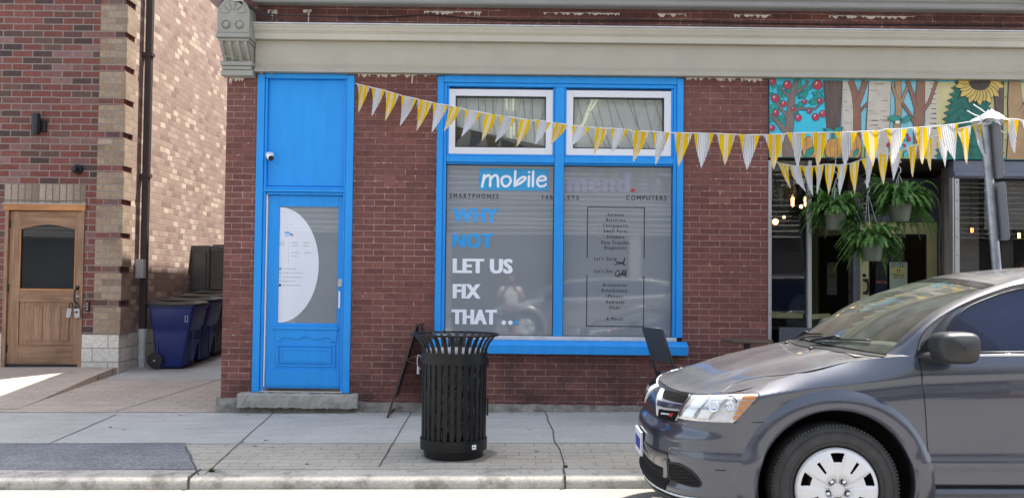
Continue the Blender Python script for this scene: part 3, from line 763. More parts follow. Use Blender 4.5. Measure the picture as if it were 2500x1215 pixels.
# cables above the cornice
b = MB()
b.tube(catmull([(-2.95, F-.28, 4.42), (-2.78, F-.3, 4.30), (-2.6, F-.2, 4.24), (-2.3, F-.12, 4.235), (-1.5, F-.03, 4.245), (-.9, F-.02, 4.28), (0, F-.015, 4.24), (1.5, F-.012, 4.25), (3, F-.012, 4.235), (5.5, F-.012, 4.245)], 10), .006, 6)
b.tube(catmull([(-2.80, F-.3, 4.32), (-2.66, F-.25, 4.26), (-2.5, F-.19, 4.2), (-2.38, F-.17, 4.165)], 8), .008, 6)
b.tube(catmull([(-3.03, F-.1, 4.6), (-3.06, F-.05, 4.35), (-3.12, F+.1, 4.25), (-3.05, F-.05, 4.2), (-3.03, F-.2, 4.33)], 8), .007, 6)
b.tube(catmull([(-3.04, F-.12, 3.80), (-2.9, F-.27, 3.765), (-2.72, F-.1, 3.74), (-2.6, F-.12, 3.70), (-2.5, F-.07, 3.62)], 8), .004, 6, mi=1)
b.tube(catmull([(-2.96, F-.3, 4.36), (-2.87, F-.31, 4.40), (-2.80, F-.3, 4.38)], 8), .006, 6, mi=2)
b.box(-2.86, -2.76, F-.335, F-.30, 4.325, 4.375, 2)
b.build('cable', [M['cable'], M['greigedark'], M['white']], shop, smooth=True)
# lime drips on the brick
b = MB(); rn = random.Random(3)
def smear(x, z, wd, h, y=F-.003):
    n = int(wd/.022)+5; top = [(x+wd*i/n, z+rn.uniform(-.002, .004)) for i in range(n+1)]; bot = [(x+wd*i/n, z-h*rn.choice((.1, .2, .5, 1.2, 1.8))) for i in range(n, -1, -1)]
    b.prism(top+bot, y, F+.001, 'y')
for (x, z, wd, h) in [(-2.59, 4.325, .10, .03), (-2.55, 4.325, .02, .06), (-2.22, 4.33, .09, .02), (-2.17, 4.32, .02, .07), (-.95, 4.33, .5, .02), (-.45, 4.33, .1, .03), (.3, 4.33, .8, .015), (1.5, 4.33, .3, .02), (2.3, 4.33, .4, .02), (3.3, 4.33, .9, .018),
                      (-1.63, 3.66, .8, .022), (-1.07, 3.655, .02, .05), (1.80, 3.66, .4, .018), (2.2, 3.66, .4, .024), (-2.95, 3.6, .13, .02), (-2.98, 3.60, .05, .06), (-2.66, 3.66, .03, .05)]: smear(x, z, wd, h)
loose(b.build('lime_drip', M['mortarsmear'], shop))

# --- blue door bay
B = M['blue']
d = MB(); d.box(-2.675, -2.60, F-.03, F+.22, .336, 3.64); d.box(-2.598, -2.572, F-.012, F+.22, .336, 3.60); d.box(-1.74, -1.665, F-.03, F+.22, .336, 3.64); d.box(-1.765, -1.742, F-.012, F+.22, .336, 3.60)
d.box(-2.598, -1.742, F-.028, F+.2, 3.602, 3.65)
fr = d.build('door_surround', B, shop, bevel=.006)
MB().box(-2.57, -1.767, F+.03, F+.2, 2.47, 3.60).build('transom_board', B, fr, bevel=.006)
tb = MB(); tb.box(-2.57, -1.767, F-.002, F+.2, 2.445, 2.468); tb.box(-2.598, -1.742, F-.02, F+.2, 2.415, 2.443); tb.box(-2.57, -1.767, F+.005, F+.2, 2.385, 2.413); tb.box(-2.57, -1.767, F+.02, F+.031, 2.48, 2.50)
tb.build('transom_bar', B, fr, bevel=.004)
MB().box(-2.568, -2.556, F+.012, F+.05, .39, 2.384).build('weatherstrip', M['white'], fr)
MB().box(-2.6, -1.74, F-.02, F+.2, .338, .352).build('threshold', M['silver'], fr)
dx0, dx1 = -2.552, -1.77; y = F+.04
dd = MB(); gx0, gx1, gz0, gz1 = -2.435, -1.865+.045, 1.05, 2.265
dd.frame(dx0, dx1, .375, 2.382, gx0-dx0, dx1-gx1, 2.382-gz1, gz0-.375, y, y+.05)
door = dd.build('door', B, shop, bevel=.003)
t_ = MB()
t_.box(-2.47, -1.80, y-.022, y, .985, 1.015); t_.box(-2.455, -1.815, y-.012, y, 1.016, 1.03)
def cv(a, b2): return -2.455+(.64)*a, .985-.13*b2
ap = [cv(0, 0), cv(0, .95), cv(.10, .95), cv(.10, .70), cv(.16, .62), cv(.25, .70), cv(.34, .82), cv(.42, .75), cv(.43, .6), cv(.57, .6), cv(.58, .75), cv(.66, .82), cv(.75, .70), cv(.84, .62), cv(.90, .70), cv(.90, .95), cv(1, .95), cv(1, 0)]
t_.prism(ap, y-.010, y, 'y')
t_.frame(-2.44, -1.83, .60, .83, .022, .022, .02, .02, y-.012, y)
t_.box(-2.40, -1.87, y-.014, y, .635, .795)
t_.frame(-2.375, -1.895, .655, .775, .006, .006, .006, .006, y-.019, y-.0141)
t_.box(dx0+.004, dx1-.004, y-.014, y, .40, .565)
t_.build('panel_moulding', B, door, bevel=.004)
MB().box(gx0, gx1, y+.014, y+.03, gz0, gz1).build('pane', M['film'], door)
hc = (-2.435, 1.66)
pts = [(-2.434, 1.052), ]+[(-2.434+.415*math.cos(a), 1.655+.603*math.sin(a)) for a in [-PI/2+PI*i/40 for i in range(41)]]+[(-2.434, 2.262)]
dec = MB().prism(pts, y+.011, y+.0138, 'y').build('white_half_disc', mat('white_door_vinyl', (.72, .74, .80), .4, coat=1), door)
T = MB(); Yt = y+.0108
bx = MB().box(-2.38, -2.33, Yt-.001, Yt, 1.955, 2.0).build('logo_block', M['vblue'], door)
merge(T, glyphs('m', -2.375, -2.335, 1.957, 1.985, Yt-.0015, .001, .02)); T.m = [1]*len(T.m)
merge(T, glyphs('m.', -2.325, -2.285, 1.957, 1.985, Yt, .001, .02, mi=2))
for s, x0_, x1_, z0_, z1_ in [('OPEN', -2.432, -2.39, 1.88, 1.892), ('HOURS', -2.432, -2.375, 1.857, 1.869), ('MONDAY', -2.31, -2.235, 1.883, 1.895), ('FRIDAY', -2.18, -2.115, 1.883, 1.895),
                           ('9:30 AM', -2.31, -2.24, 1.848, 1.860), ('5:30 PM', -2.19, -2.12, 1.848, 1.860), ('SATURDAY', -2.31, -2.215, 1.778, 1.789), ('SUNDAY', -2.17, -2.10, 1.778, 1.789), ('CLOSED', -2.31, -2.235, 1.743, 1.754)]:
    merge(T, glyphs(s, x0_, x1_, z0_, z1_, Yt, .001, 0, mi=0))
T.box(-2.335, -2.3335, Yt-.001, Yt, 1.66, 1.90, 0)
for i, s in enumerate(['519.778.2202', 'info@mobilemend.ca', 'www.mobilemend.ca', '@mobilemend', '@mobilemendsimcoe']):
    zc = 1.613-i*.0425; merge(T, glyphs(s, -2.395, -2.395+len(s)*.0113+.01, zc-.006, zc+.008, Yt, .001, .0, mi=0))
    if i == 4: T.lathe([(0, -.0012), (.014, -.001), (.014, 0)], (-2.42, Yt, zc), 16, axis='y', mi=2)
    elif i == 0: T.lathe([(.010, -.001), (.014, -.001), (.014, 0)], (-2.42, Yt, zc), 16, axis='y', mi=2); T.lathe([(0, -.001), (.006, -.001), (.006, 0)], (-2.42, Yt, zc), 8, axis='y', mi=2)
    elif i == 1: T.frame(-2.434, -2.406, zc-.01, zc+.01, .003, .003, .006, .003, Yt-.001, Yt, 0)
    elif i == 2: T.lathe([(.008, -.001), (.011, -.001), (.011, 0)], (-2.42, Yt, zc), 12, axis='y', mi=3)
    else: T.frame(-2.433, -2.407, zc-.012, zc+.012, .003, .003, .003, .003, Yt-.001, Yt, 0)
T.build('door_lettering', [M['gprint'], M['vwhite'], M['nprint'], M['gprint']], door)
lk = MB(); lk.prism([(-1.808, 1.43), (-1.808, 1.50), (-1.795, 1.515), (-1.775, 1.515), (-1.762+.0, 1.50), (-1.762, 1.43)], y-.012, y, 'y'); lk.lathe([(0, -.03), (.017, -.028), (.022, -.012)], (-1.785, y, 1.453), 16, axis='y'); lk.box(-1.80, -1.77, y-.02, y-.012, 1.485, 1.495)
lk.build('lock', M['silver'], door, bevel=.002)
MB().box(-1.797, -1.778, y-.05, y-.035, 1.21, 1.385).box(-1.795, -1.78, y-.035, y, 1.22, 1.24).box(-1.795, -1.78, y-.035, y, 1.355, 1.375).build('handle', M['white'], door, bevel=.004)
# small white camera on the transom board
t = thing('security_camera', (-2.53, 10.1, 2.76), 'small white bullet security camera with black lens on the blue board above the door', 'security camera')
MB().lathe([(.03, 0), (.03, -.012), (.012, -.015), (.012, -.05)], (-2.535, F+.03, 2.80), 16, axis='y').build('mount', M['white'], t, smooth=True, auto=40)
R = Matrix.Translation((-2.525, F-.06, 2.775)) @ Matrix.Rotation(math.radians(-58), 4, 'X') @ Matrix.Rotation(math.radians(-28), 4, 'Y')
MB().lathe([(0, .06), (.026, .058), (.034, .045), (.034, -.045), (.031, -.05)], (0, 0, 0), 20).xform(R).build('housing', M['white'], t, smooth=True, auto=40)
MB().lathe([(.031, -.048), (.028, -.052), (.020, -.050), (0, -.046)], (0, 0, 0), 20).xform(R).build('lens', M['black'], t, smooth=True)

# --- blue shop window
X0, X1, XM0, XM1 = -.795, 1.772, .435, .532
w_ = MB()
w_.box(X0, X0+.065, F-.035, F+.15, .945, 3.642); w_.box(X0+.066, X0+.098, F-.015, F+.15, .945, 3.575)
w_.box(X1-.065, X1, F-.035, F+.15, .945, 3.642); w_.box(X1-.098, X1-.066, F-.015, F+.15, .945, 3.575)
w_.box(X0+.066, X1-.066, F-.033, F+.15, 3.577, 3.65)
w_.box(X0+.099, X1-.099, F-.017, F+.15, 3.54, 3.576)
w_.box(XM0, XM1, F-.02, F+.15, .945, 3.539); w_.box(XM0-.02, XM0-.001, F+.0, F+.15, 2.83, 3.539); w_.box(XM1+.001, XM1+.02, F, F+.15, 2.83, 3.539)
for a, c in ((X0+.099, XM0-.001), (XM1+.001, X1-.099)):
    w_.box(a, c, F-.018, F+.15, 2.745, 2.81); w_.box(a, c, F-.005, F+.15, 2.811, 2.829); w_.box(a, c, F+.005, F+.15, 2.726, 2.744)
    for s in ((a, a+.022), (c-.022, c)): w_.box(s[0], s[1], F+.001, F+.15, 2.831, 3.539)
win = w_.build('window_frame', B, shop, bevel=.005)
# upper white sashes
for (a, c) in ((-.687, .434-.015), (.535+.012, 1.658)):
    s = MB(); s.frame(a+.004, c-.004, 2.832, 3.516, .075, .075, .072, .072, F+.012, F+.10); o = s.build('upper_sash', M['whiteframe'], win, bevel=.004)
    s = MB(); s.frame(a+.0795, c-.0795, 2.9045, 3.4435, .010, .010, .010, .010, F+.02, F+.08); s.build('gasket', M['cable'], o)
    MB().box(a+.085, c-.085, F+.05, F+.056, 2.91, 3.44).build('pane', M['clear'], o)
# lower panes with grey film
yf = F+.062
for (a, c) in ((-.697, XM0), (XM1, 1.674)):
    MB().box(a, c, yf, yf+.012, .944, 2.726).build('pane', M['film'], win)
    MB().frame(a, c, .944, 2.7255, .008, .008, .008, .006, yf-.006, yf-.0005).build('glazing_seal', M['cable'], win)
s = MB(); s.box(-.76, 1.71, F-.05, F+.15, .905, .944); s.box(-.76, -.68, F-.051, F, .944, .955)
s.build('inner_sill', M['whitesill'], win, bevel=.004)
s = MB(); s.prism([(F+.0, .768), (F-.14, .768), (F-.145, .862), (F-.13, .875), (F-.052, .903), (F+.0, .903)], -.84, 1.815, 'x'); s.build('sill', B, win, bevel=.006)
# lettering on the film
yl = yf-.0015
def PX(x): return P(x, 600, yl).x
def PZ(y): return P(1360, y, yl).z
def put(T, s, x0_, x1_, y0_, y1_, bold=.0, mi=0, space=1.0, depth=.001, yy=None, dup=0):
    a = P(x0_, (y0_+y1_)/2, yl); b_ = P(x1_, (y0_+y1_)/2, yl); c = P((x0_+x1_)/2, y1_, yl); d_ = P((x0_+x1_)/2, y0_, yl)
    T.append(glyphs(s, a.x, b_.x, c.z, d_.z, yy or yl, depth, bold, space, mi, dup=dup))
BB = dict(bold=.022, space=1.08, dup=3)
T = []
put(T, 'LET US', 1107, 1250, 631, 667, **BB); put(T, 'FIX', 1107, 1172, 693, 728, **BB); put(T, 'THAT', 1104, 1211, 755, 791, **BB)
for px in (1230, 1246): T.append(MB().lathe([(0, -.001), (.024, -.001), (.024, 0)], tuple(P(px, 787, yl)), 20, axis='y'))
words(T, M['vwhite'], win)
T = []; put(T, 'WHY', 1106, 1215, 508, 543, **BB); put(T, 'NOT', 1106, 1202, 569, 605, **BB)
T.append(MB().lathe([(0, -.001), (.024, -.001), (.024, 0)], tuple(P(1260, 787, yl)), 20, axis='y'))
words(T, M['vblue'], win)
# logo
a, b_ = P(1169, 464, yl), P(1339, 413, yl); r = .03
rr = [(cx+r*math.cos(t0+PI/2*i/5), cz+r*math.sin(t0+PI/2*i/5)) for cx, cz, t0 in ((b_.x-r, b_.z-r, 0), (a.x+r, b_.z-r, PI/2), (a.x+r, a.z+r, PI), (b_.x-r, a.z+r, 1.5*PI)) for i in range(6)]
MB().prism(rr, yl-.0008, yl, 'y').build('logo_panel', M['vblue2'], win)
let = [[(.0, .04), (.012, .30), (.03, .74)], [(.02, .45), (.06, .66), (.10, .74), (.125, .60), (.125, .08)], [(.125, .45), (.17, .68), (.215, .74), (.245, .58), (.25, .06)],
       [(.375, .70), (.32, .60), (.305, .35), (.34, .10), (.40, .10), (.445, .35), (.43, .62), (.375, .70)],
       [(.52, 1.0), (.515, .6), (.51, .10)], [(.515, .12), (.60, .28), (.67, .50), (.675, .64), (.62, .62), (.56, .42), (.515, .12)],
       [(.735, .70), (.73, .10)], [(.733, .95), (.736, .96)], [(.80, 1.0), (.795, .10)],
       [(.865, .42), (.99, .50), (.985, .66), (.93, .70), (.875, .55), (.865, .30), (.90, .10), (.97, .12), (1.0, .22)]]
a, b_ = P(1177, 457, yl), P(1333, 419, yl)
strokes(let, a.x, b_.x, a.z, b_.z, yl-.0012, .0125).build('logo_lettering', M['vwhite'], win)
T = []; put(T, 'mend', 1387, 1535, 421, 470, bold=.012, space=1.08, dup=3); words(T, M['vgrey'], win, 'logo_lettering')
c = P(1545, 464, yl); mp = []
for i in range(22):
    a_ = 2*PI*i/22+PI/2; mp.append((c.x+(.027 if i % 2 == 0 else .015)*math.cos(a_), c.z+(.027 if i % 2 == 0 else .015)*math.sin(a_)))
MB().prism(mp, yl-.001, yl, 'y').box(c.x-.002, c.x+.002, yl-.001, yl, c.z-.036, c.z-.02).build('red_leaf', M['vred'], win)
TL = []
put(TL, 'SMARTPHONES', 1098, 1217, 473, 484, .0, space=1.5, dup=2); put(TL, 'TAB', 1321, 1349, 477, 487, .0, space=1.4, dup=2); put(TL, 'LETS', 1376, 1413, 477, 488, .0, space=1.4, dup=2); put(TL, 'COMPUTERS', 1529, 1627, 477, 489, .0, space=1.4, dup=2)
for s, x0_, x1_, yc in [('Screens', 1484, 1523, 524), ('Batteries', 1480, 1526, 537), ('Chargeports', 1472, 1533, 551), ('Small Parts', 1474, 1531, 564), ('Software', 1481, 1524, 578), ('Data Transfer', 1468, 1536, 592), ('Diagnostic', 1476, 1529, 605),
                        ("Let's Get", 1451, 1496, 631), ("Let's Get", 1451, 1496, 661), ('Accessories', 1472, 1530, 695), ('Refurbished:', 1469, 1533, 709), ('iPhones', 1481, 1520, 723), ('Androids', 1479, 1524, 737), ('iPads', 1487, 1513, 751), ('& More!', 1481, 1520, 778)]:
    put(TL, s, x0_, x1_, yc-4.5, yc+(5.5 if 'p' in s or 'g' in s else 3.8), .0, space=1.45, dup=2)
words(TL, M['vblack'], win)
T = MB()
def ln(x0_, y0_, x1_, y1_):
    a, b_ = P(min(x0_, x1_), max(y0_, y1_), yl), P(max(x0_, x1_), min(y0_, y1_), yl); wd = .0045
    if abs(x0_-x1_) > abs(y0_-y1_): T.box(a.x, b_.x, yl-.001, yl, (a.z+b_.z)/2-wd, (a.z+b_.z)/2+wd)
    else: T.box((a.x+b_.x)/2-wd, (a.x+b_.x)/2+wd, yl-.001, yl, a.z, b_.z)
ln(1434, 506, 1574, 506); ln(1434, 507, 1434, 629); ln(1573, 507, 1573, 631); ln(1433, 671, 1432, 795); ln(1572, 673, 1571, 796); ln(1431, 796, 1572, 796)
loose(T.build('list_border', M['vblack'], win))
soc = [[(.22, .85), (.10, .95), (.05, .7), (.25, .5), (.22, .2), (.02, .15)], [(.3, .45), (.4, .5), (.36, .25), (.48, .48), (.5, .25), (.62, .5), (.6, .25), (.72, .45), (.75, .25), (.95, 1.0), (.84, .15), (1, .2)]]
quo = [[(.35, .9), (.1, .6), (.08, .2), (.3, .1), (.42, .5), (.35, .9)], [(.25, .3), (.45, .0)], [(.45, .5), (.5, .25), (.6, .5), (.62, .25), (.72, .9), (.72, .2)], [(.62, .7), (.85, .75)], [(.8, .45), (.84, .2), (.97, 1.0), (.95, .15), (1, .1)]]
for st_, x0_, x1_, y0_, y1_ in ((soc, 1499, 1527, 629, 649), (quo, 1500, 1529, 657, 676)):
    a, b_ = P(x0_, y1_, yl), P(x1_, y0_, yl); o = strokes(st_, a.x, b_.x, a.z, b_.z, yl-.001, .0042).build('script_lettering', M['vblack'], win)

# room behind the upper sashes: pale draped sheet and two lit tubes
M['sheet'] = mat('pale_translucent_sheet', (.85, .87, .83), .8, var=.05, vscale=1.2)
M['tube'] = mat('cream_batten', (.85, .83, .66), .4, emit=((1, .95, .75), .12))
b = MB(); rows = []
for j in range(14):
    z = 2.75+.95*j/13; row = []
    for i in range(240):
        x = -.8+2.7*i/239; u = x*6.2-(z-2.7)*1.6*(1 if x > .4 else .45)+.5*math.sin(x*3)
        fold = abs((u % 1)-.5)*2
        row.append((x, F+.135+.034*smooth(.80, 1, fold)+.006*math.sin(u*2.1), z))
    rows.append(row)
b.grid(rows); sh = b.build('draped_sheet', M['sheet'], shop, smooth=True)
b = MB()
for (p, q) in (((1236, 236), (1238, 270)), ((1254, 236), (1253, 271)), ((1247, 300), (1247, 356)), ((1256, 300), (1255, 330)), ((1448, 240), (1424, 296)), ((1460, 240), (1440, 272)), ((1422, 300), (1398, 350)), ((1437, 276), (1412, 332))):
    b.tube([tuple(P(*p, F+.10)), tuple(P(*q, F+.10))], .011, 8)
b.build('light_tube', M['tube'], shop, smooth=True)
b = MB(); rn = random.Random(8)
for i in range(22):
    x = -.62+2.2*i/21+rn.uniform(-.03, .03); sl = (.05 if x < .4 else .22)*rn.uniform(.6, 1.4)
    b.tube(catmull([(x, F+.125, 3.50), (x+sl*.4+rn.uniform(-.02, .02), F+.125, 3.2), (x+sl, F+.125, 2.88)], 6), .0035, 5)
loose(b.build('sheet_crease', mat('crease_grey', (.33, .34, .33), .8), shop))
MB().prism([(-.8, 2.7), (-.8, 3.17), (.5, 2.9), (.5, 2.7)], F+.085, F+.095, 'y').build('dark_reflection', mat('dark_reflection', (.06, .062, .065), .8), shop)  # dark reflection low in the upper pane, put in as a dark panel
MB().box(-.85, 1.9, F+1.2, F+1.25, 2.6, 3.9).box(-.85, 1.9, F+.3, F+1.2, 3.75, 3.8).build('inner_partition', M['sheet'], shop)
# ================================================================== LITTER BIN
M['blackpaint'] = mat('black_powder_coat', (.005, .0055, .007), .42, spec=.35, var=.2, vscale=8, dirt=((.04, .04, .04), 18, .72, .4))
M['liner'] = mat('black_plastic_bag', (.012, .013, .015), .18, coat=.4, bumps=(12, 1.0, .05))
M['bagwhite'] = mat('grey_plastic_ring', (.30, .31, .33), .5)
bc = gp(1106, 1093); BY = 7.98; bc = Vector((P(1107, 1100, BY).x, BY, 0)); bz = gz(bc.x, bc.y)
t = thing('litter_bin', (bc.x, bc.y, bz), 'black slatted steel litter bin with flared rim standing on the pavement by the kerb', 'litter bin')
H = lambda py: P(1107, py, BY-.27).z
R = .268
zb = bz; zt = H(826)
b = MB().lathe([(0, zb+.0), (R-.03, zb), (R-.025, zb+.055), (R-.005, zb+.06), (R+.004, zb+.062), (R+.006, zb+.15), (R-.0, zb+.152), (R-.01, zb+.14), (0, zb+.12)], (bc.x, bc.y, 0), 48)
b.build('base_band', M['blackpaint'], t, smooth=True, auto=35)
zc = H(868); zd = H(892)
MB().lathe([(R-.012, zd), (R+.002, zd), (R+.002, zc+.012), (R-.012, zc+.012), (R-.012, zd)], (bc.x, bc.y, 0), 48).build('upper_band', M['blackpaint'], t, smooth=True, auto=35)
ns = 30; ztop = H(829)+.03
rim_r = .355
def slat_prof(z):
    k = max(0, (z-zc)/(ztop-zc)); return R-.004+(rim_r-R-.004)*(k**1.9)
b = MB(); zz = [zb+.14, (zb+zc)/2, zc]+[zc+(ztop-zc)*i/8 for i in range(1, 9)]
for i in range(ns):
    a = 2*PI*(i+.5)/ns; hw = .0165
    for off, sgn in ((0, 1),):
        rows = []
        for z in zz:
            r = slat_prof(z)-.001; tx, ty = -math.sin(a), math.cos(a); rx, ry = math.cos(a), math.sin(a)
            rows.append([(bc.x+rx*(r+o)+tx*h, bc.y+ry*(r+o)+ty*h, z) for o, h in ((-.005, -hw), (0, -hw), (.0, hw), (-.005, hw))])
        b.grid(rows, closed=True)
b.build('slats', M['blackpaint'], t)
b = MB(); b.tube([(bc.x+rim_r*math.cos(a), bc.y+rim_r*math.sin(a), ztop) for a in [2*PI*i/64 for i in range(65)]], .0095, 8)
b.build('rim', M['blackpaint'], t, smooth=True)
b = MB(); 
for zq, rq in ((zb+.55, R-.012),): b.tube([(bc.x+rq*math.cos(a), bc.y+rq*math.sin(a), zq) for a in [2*PI*i/48 for i in range(49)]], .006, 6)
b.build('inner_ring', M['blackpaint'], t, smooth=True)
rows = []
rn = random.Random(5)
for j in range(26):
    z = zb+.16+(zc-.0-zb-.16)*j/25; row = []
    for i in range(96):
        a = 2*PI*i/96; r = .225+.016*math.sin(a*9+j*.5)*math.sin(j*.4+a*2)+.011*math.sin(a*23-j*.9)+.008*math.sin(j*1.4+a*5)
        row.append((bc.x+r*math.cos(a), bc.y+r*math.sin(a), z))
    rows.append(row)
MB().grid(rows, closed=True).build('bag', M['liner'], t, smooth=True)
MB().lathe([(.235, zc-.03), (.243, zc+.005), (.238, zc+.035), (.225, zc+.035), (.2, zc-.03)], (bc.x, bc.y, 0), 48).build('liner_ring', M['bagwhite'], t, smooth=True)
MB().tube(catmull([(bc.x-.272, bc.y-.02, zb+.80), (bc.x-.30, bc.y-.02, zb+.81), (bc.x-.30, bc.y-.02, zb+.72), (bc.x-.275, bc.y-.02, zb+.70)]), .004, 6).box(bc.x-.305, bc.x-.288, bc.y-.03, bc.y-.01, zb+.66, zb+.72).build('padlock', M['lockgrey'], t, smooth=False)
b = MB(); a0 = -PI/2+.62
for k in range(2): b.lathe([(R+.0075, zb+.085+.0), (R+.0075, zb+.122)], (bc.x, bc.y, 0), 6, a0=a0, a1=a0+.15, mi=0) if k == 0 else None
b.build('sticker', M['white'], t)
b = MB()
for k in range(3): b.lathe([(R+.0085, zb+.098), (R+.0085, zb+.108)], (bc.x, bc.y, 0), 2, a0=a0+.025+k*.035, a1=a0+.045+k*.035)
b.build('sticker_print', M['vblack'], t)
b = MB(); b.box(bc.x+R-.0, bc.x+R+.014, bc.y-.03, bc.y+.03, zb+.33, zb+.47); b.box(bc.x+R-.0, bc.x+R+.014, bc.y-.03, bc.y+.03, zb+.72, zb+.80); loose(b.build('hinge', M['blackpaint'], t, bevel=.003))

# ================================================================== A-FRAME BOARD (seen edge-on)
M['brownframe'] = mat('dark_brown_frame', (.035, .018, .017), .45, var=.2, vscale=10)
M['slate'] = mat('board_face', (.02, .022, .03), .5)
M['bluetint'] = mat('blue_poster', (.03, .05, .22), .5)
Ya = 9.25
top = P(1003, 800, Ya+.1); f1 = gp(946, 1020); f2 = gp(957, 1003)
t = thing('sidewalk_board', ((top.x), Ya, gz(top.x, Ya)), 'folding A-frame sidewalk board with dark brown frame, seen edge-on beside the litter bin', 'a-frame sign')
ya, yb = f1.y, f2.y+.35
topA = Vector((top.x, ya+.16, top.z)); topB = Vector((top.x+.0, yb-.05, top.z))
fA = Vector((f1.x, ya, gz(f1.x, ya))); fB = Vector((f1.x+.03, yb, gz(f1.x, yb)))
def leaf(nm, a0_, a1_, b0_, b1_, face):
    fm = MB(); fm.tube([a0_, a1_], .014, 4); fm.tube([b0_, b1_], .014, 4)
    for f in (.03, .22, .97): fm.tube([a0_.lerp(a1_, f), b0_.lerp(b1_, f)], .012, 4)
    o = fm.build(nm, M['brownframe'], t)
    q = [a0_.lerp(a1_, .24), b0_.lerp(b1_, .24), b0_.lerp(b1_, .96), a0_.lerp(a1_, .96)]
    nr = (q[1]-q[0]).cross(q[2]-q[0]).normalized()*.004
    m = MB(); m.add([p-nr for p in q]+[p+nr for p in q], [(0, 1, 2, 3), (7, 6, 5, 4), (0, 4, 5, 1), (1, 5, 6, 2), (2, 6, 7, 3), (3, 7, 4, 0)]); m.build('board_panel', face, o)
leaf('front_leaf', fA, topA, fB, topB, M['slate'])
gR = Vector((P(1048, 1010, Ya).x+.02, ya+.04, 0)); gR.z = gz(gR.x, gR.y); gS = Vector((gR.x, yb, gz(gR.x, yb)))
leaf('rear_leaf', gR, topA+Vector((.03, 0, 0)), gS, topB+Vector((.03, 0, 0)), M['slate'])
b = MB(); m1 = fA.lerp(topA, .62); m2 = gR.lerp(topA, .62); b.tube(catmull([m1, (m1+m2)/2+Vector((0, 0, .03)), m2]), .006, 6)
b.tube([m1+Vector((0, .0, .0)), m2+Vector((0, 0, -.07))], .005, 6)
b.build('spreader', M['brownframe'], t)
b = MB(); b.tube([topA+Vector((-.01, 0, .0)), topA+Vector((.05, 0, .01)), topB+Vector((.05, 0, .01))], .012, 6); b.build('top_hinge', M['brownframe'], t)

# ================================================================== CAFE FURNITURE OUTSIDE
M['cafegrey'] = mat('charcoal_mesh', (.045, .05, .062), .55, var=.1, vscale=30)
M['cafeframe'] = mat('charcoal_steel', (.018, .019, .024), .4)
M['tabletop'] = mat('worn_brown_top', (.10, .065, .05), .5, var=.25, vscale=12)
def quadpanel(nm, q, th, m, par, bev=.004):
    q = [Vector(p) for p in q]; nr = (q[1]-q[0]).cross(q[2]-q[0]).normalized()*th/2
    return MB().add([p-nr for p in q]+[p+nr for p in q], [(0, 1, 2, 3), (7, 6, 5, 4), (0, 4, 5, 1), (1, 5, 6, 2), (2, 6, 7, 3), (3, 7, 4, 0)]).build(nm, m, par, bevel=bev)
def cafe_chair(cx, cy, ang, lean, label):
    z0 = gz(cx, cy)
    t = thing('cafe_chair', (cx, cy, z0), label, 'chair', 'charcoal cafe chairs at the wall')
    Rm = Matrix.Translation((cx, cy, z0)) @ Matrix.Rotation(ang, 4, 'Z')
    T_ = lambda p: Rm @ Vector(p)
    # local: chair faces +x, back at -x
    bx = -.20
    H1 = .90
    for s in (-1, 1):
        y = s*.215
        MB().tube([T_((bx-lean, y, H1)), T_((bx-lean*.45, y, .66)), T_((bx, y, .45)), T_((bx+.06, y, .25)), T_((bx-.06, y, 0))], .013, 8).build('leg', M['cafeframe'], t, smooth=True)
        MB().tube([T_((bx+.42, y, .45)), T_((bx+.40, y, .2)), T_((bx+.44, y, 0))], .012, 8).build('leg', M['cafeframe'], t, smooth=True)
    b = MB()
    for s in (-1, 1): b.tube([T_((bx, s*.215, .455)), T_((bx+.43, s*.215, .46))], .013, 8)
    b.tube([T_((bx+.43, -.215, .46)), T_((bx+.43, .215, .46))], .013, 8); b.tube([T_((bx-.01, -.215, .47)), T_((bx-.01, .215, .47))], .013, 8)
    b.build('seat_frame', M['cafeframe'], t, smooth=True)
    quadpanel('seat', [T_((bx+.01, -.205, .465)), T_((bx+.42, -.205, .47)), T_((bx+.42, .205, .47)), T_((bx+.01, .205, .465))], .012, M['cafegrey'], t)
    quadpanel('backrest', [T_((bx-lean*.35, -.215, .585)), T_((bx-lean*.35, .215, .585)), T_((bx-lean-.005, .215, H1+.01)), T_((bx-lean-.005, -.215, H1+.01))], .014, M['cafegrey'], t)
p = P(1625, 900, 9.45)
cafe_chair(1.70, 9.5, math.radians(17), .15, 'charcoal cafe chair with a sloping back standing sideways at the blue window sill')
p = P(1955, 850, 9.35)
cafe_chair(2.85, 9.35, math.radians(-95), .05, 'charcoal cafe chair with its flat wide back turned to the street under the hanging ferns')
c = P(1824, 830, 9.62); z0 = gz(c.x, 9.62)
t = thing('cafe_table', (c.x, 9.62, z0), 'small round brown cafe table on a dark pedestal by the brick pier', 'table')
MB().lathe([(0, c.z-.02), (.235, c.z-.02), (.252, c.z-.012), (.252, c.z+.002), (.245, c.z+.008), (0, c.z+.008)], (c.x, 9.62, 0), 40).build('tabletop', M['tabletop'], t, smooth=True, auto=35)
MB().tube([(c.x, 9.62, z0+.02), (c.x, 9.62, c.z-.02)], .033, 16).build('pedestal', M['cafeframe'], t, smooth=True, auto=50)
b = MB()
for k in range(4):
    a = PI/4+k*PI/2; b.obox((c.x+.12*math.cos(a), 9.62+.12*math.sin(a), z0+.02), (.14*math.cos(a), .14*math.sin(a), 0), (-.02*math.sin(a), .02*math.cos(a), 0), (0, 0, .012))
b.build('foot', M['cafeframe'], t, bevel=.004)

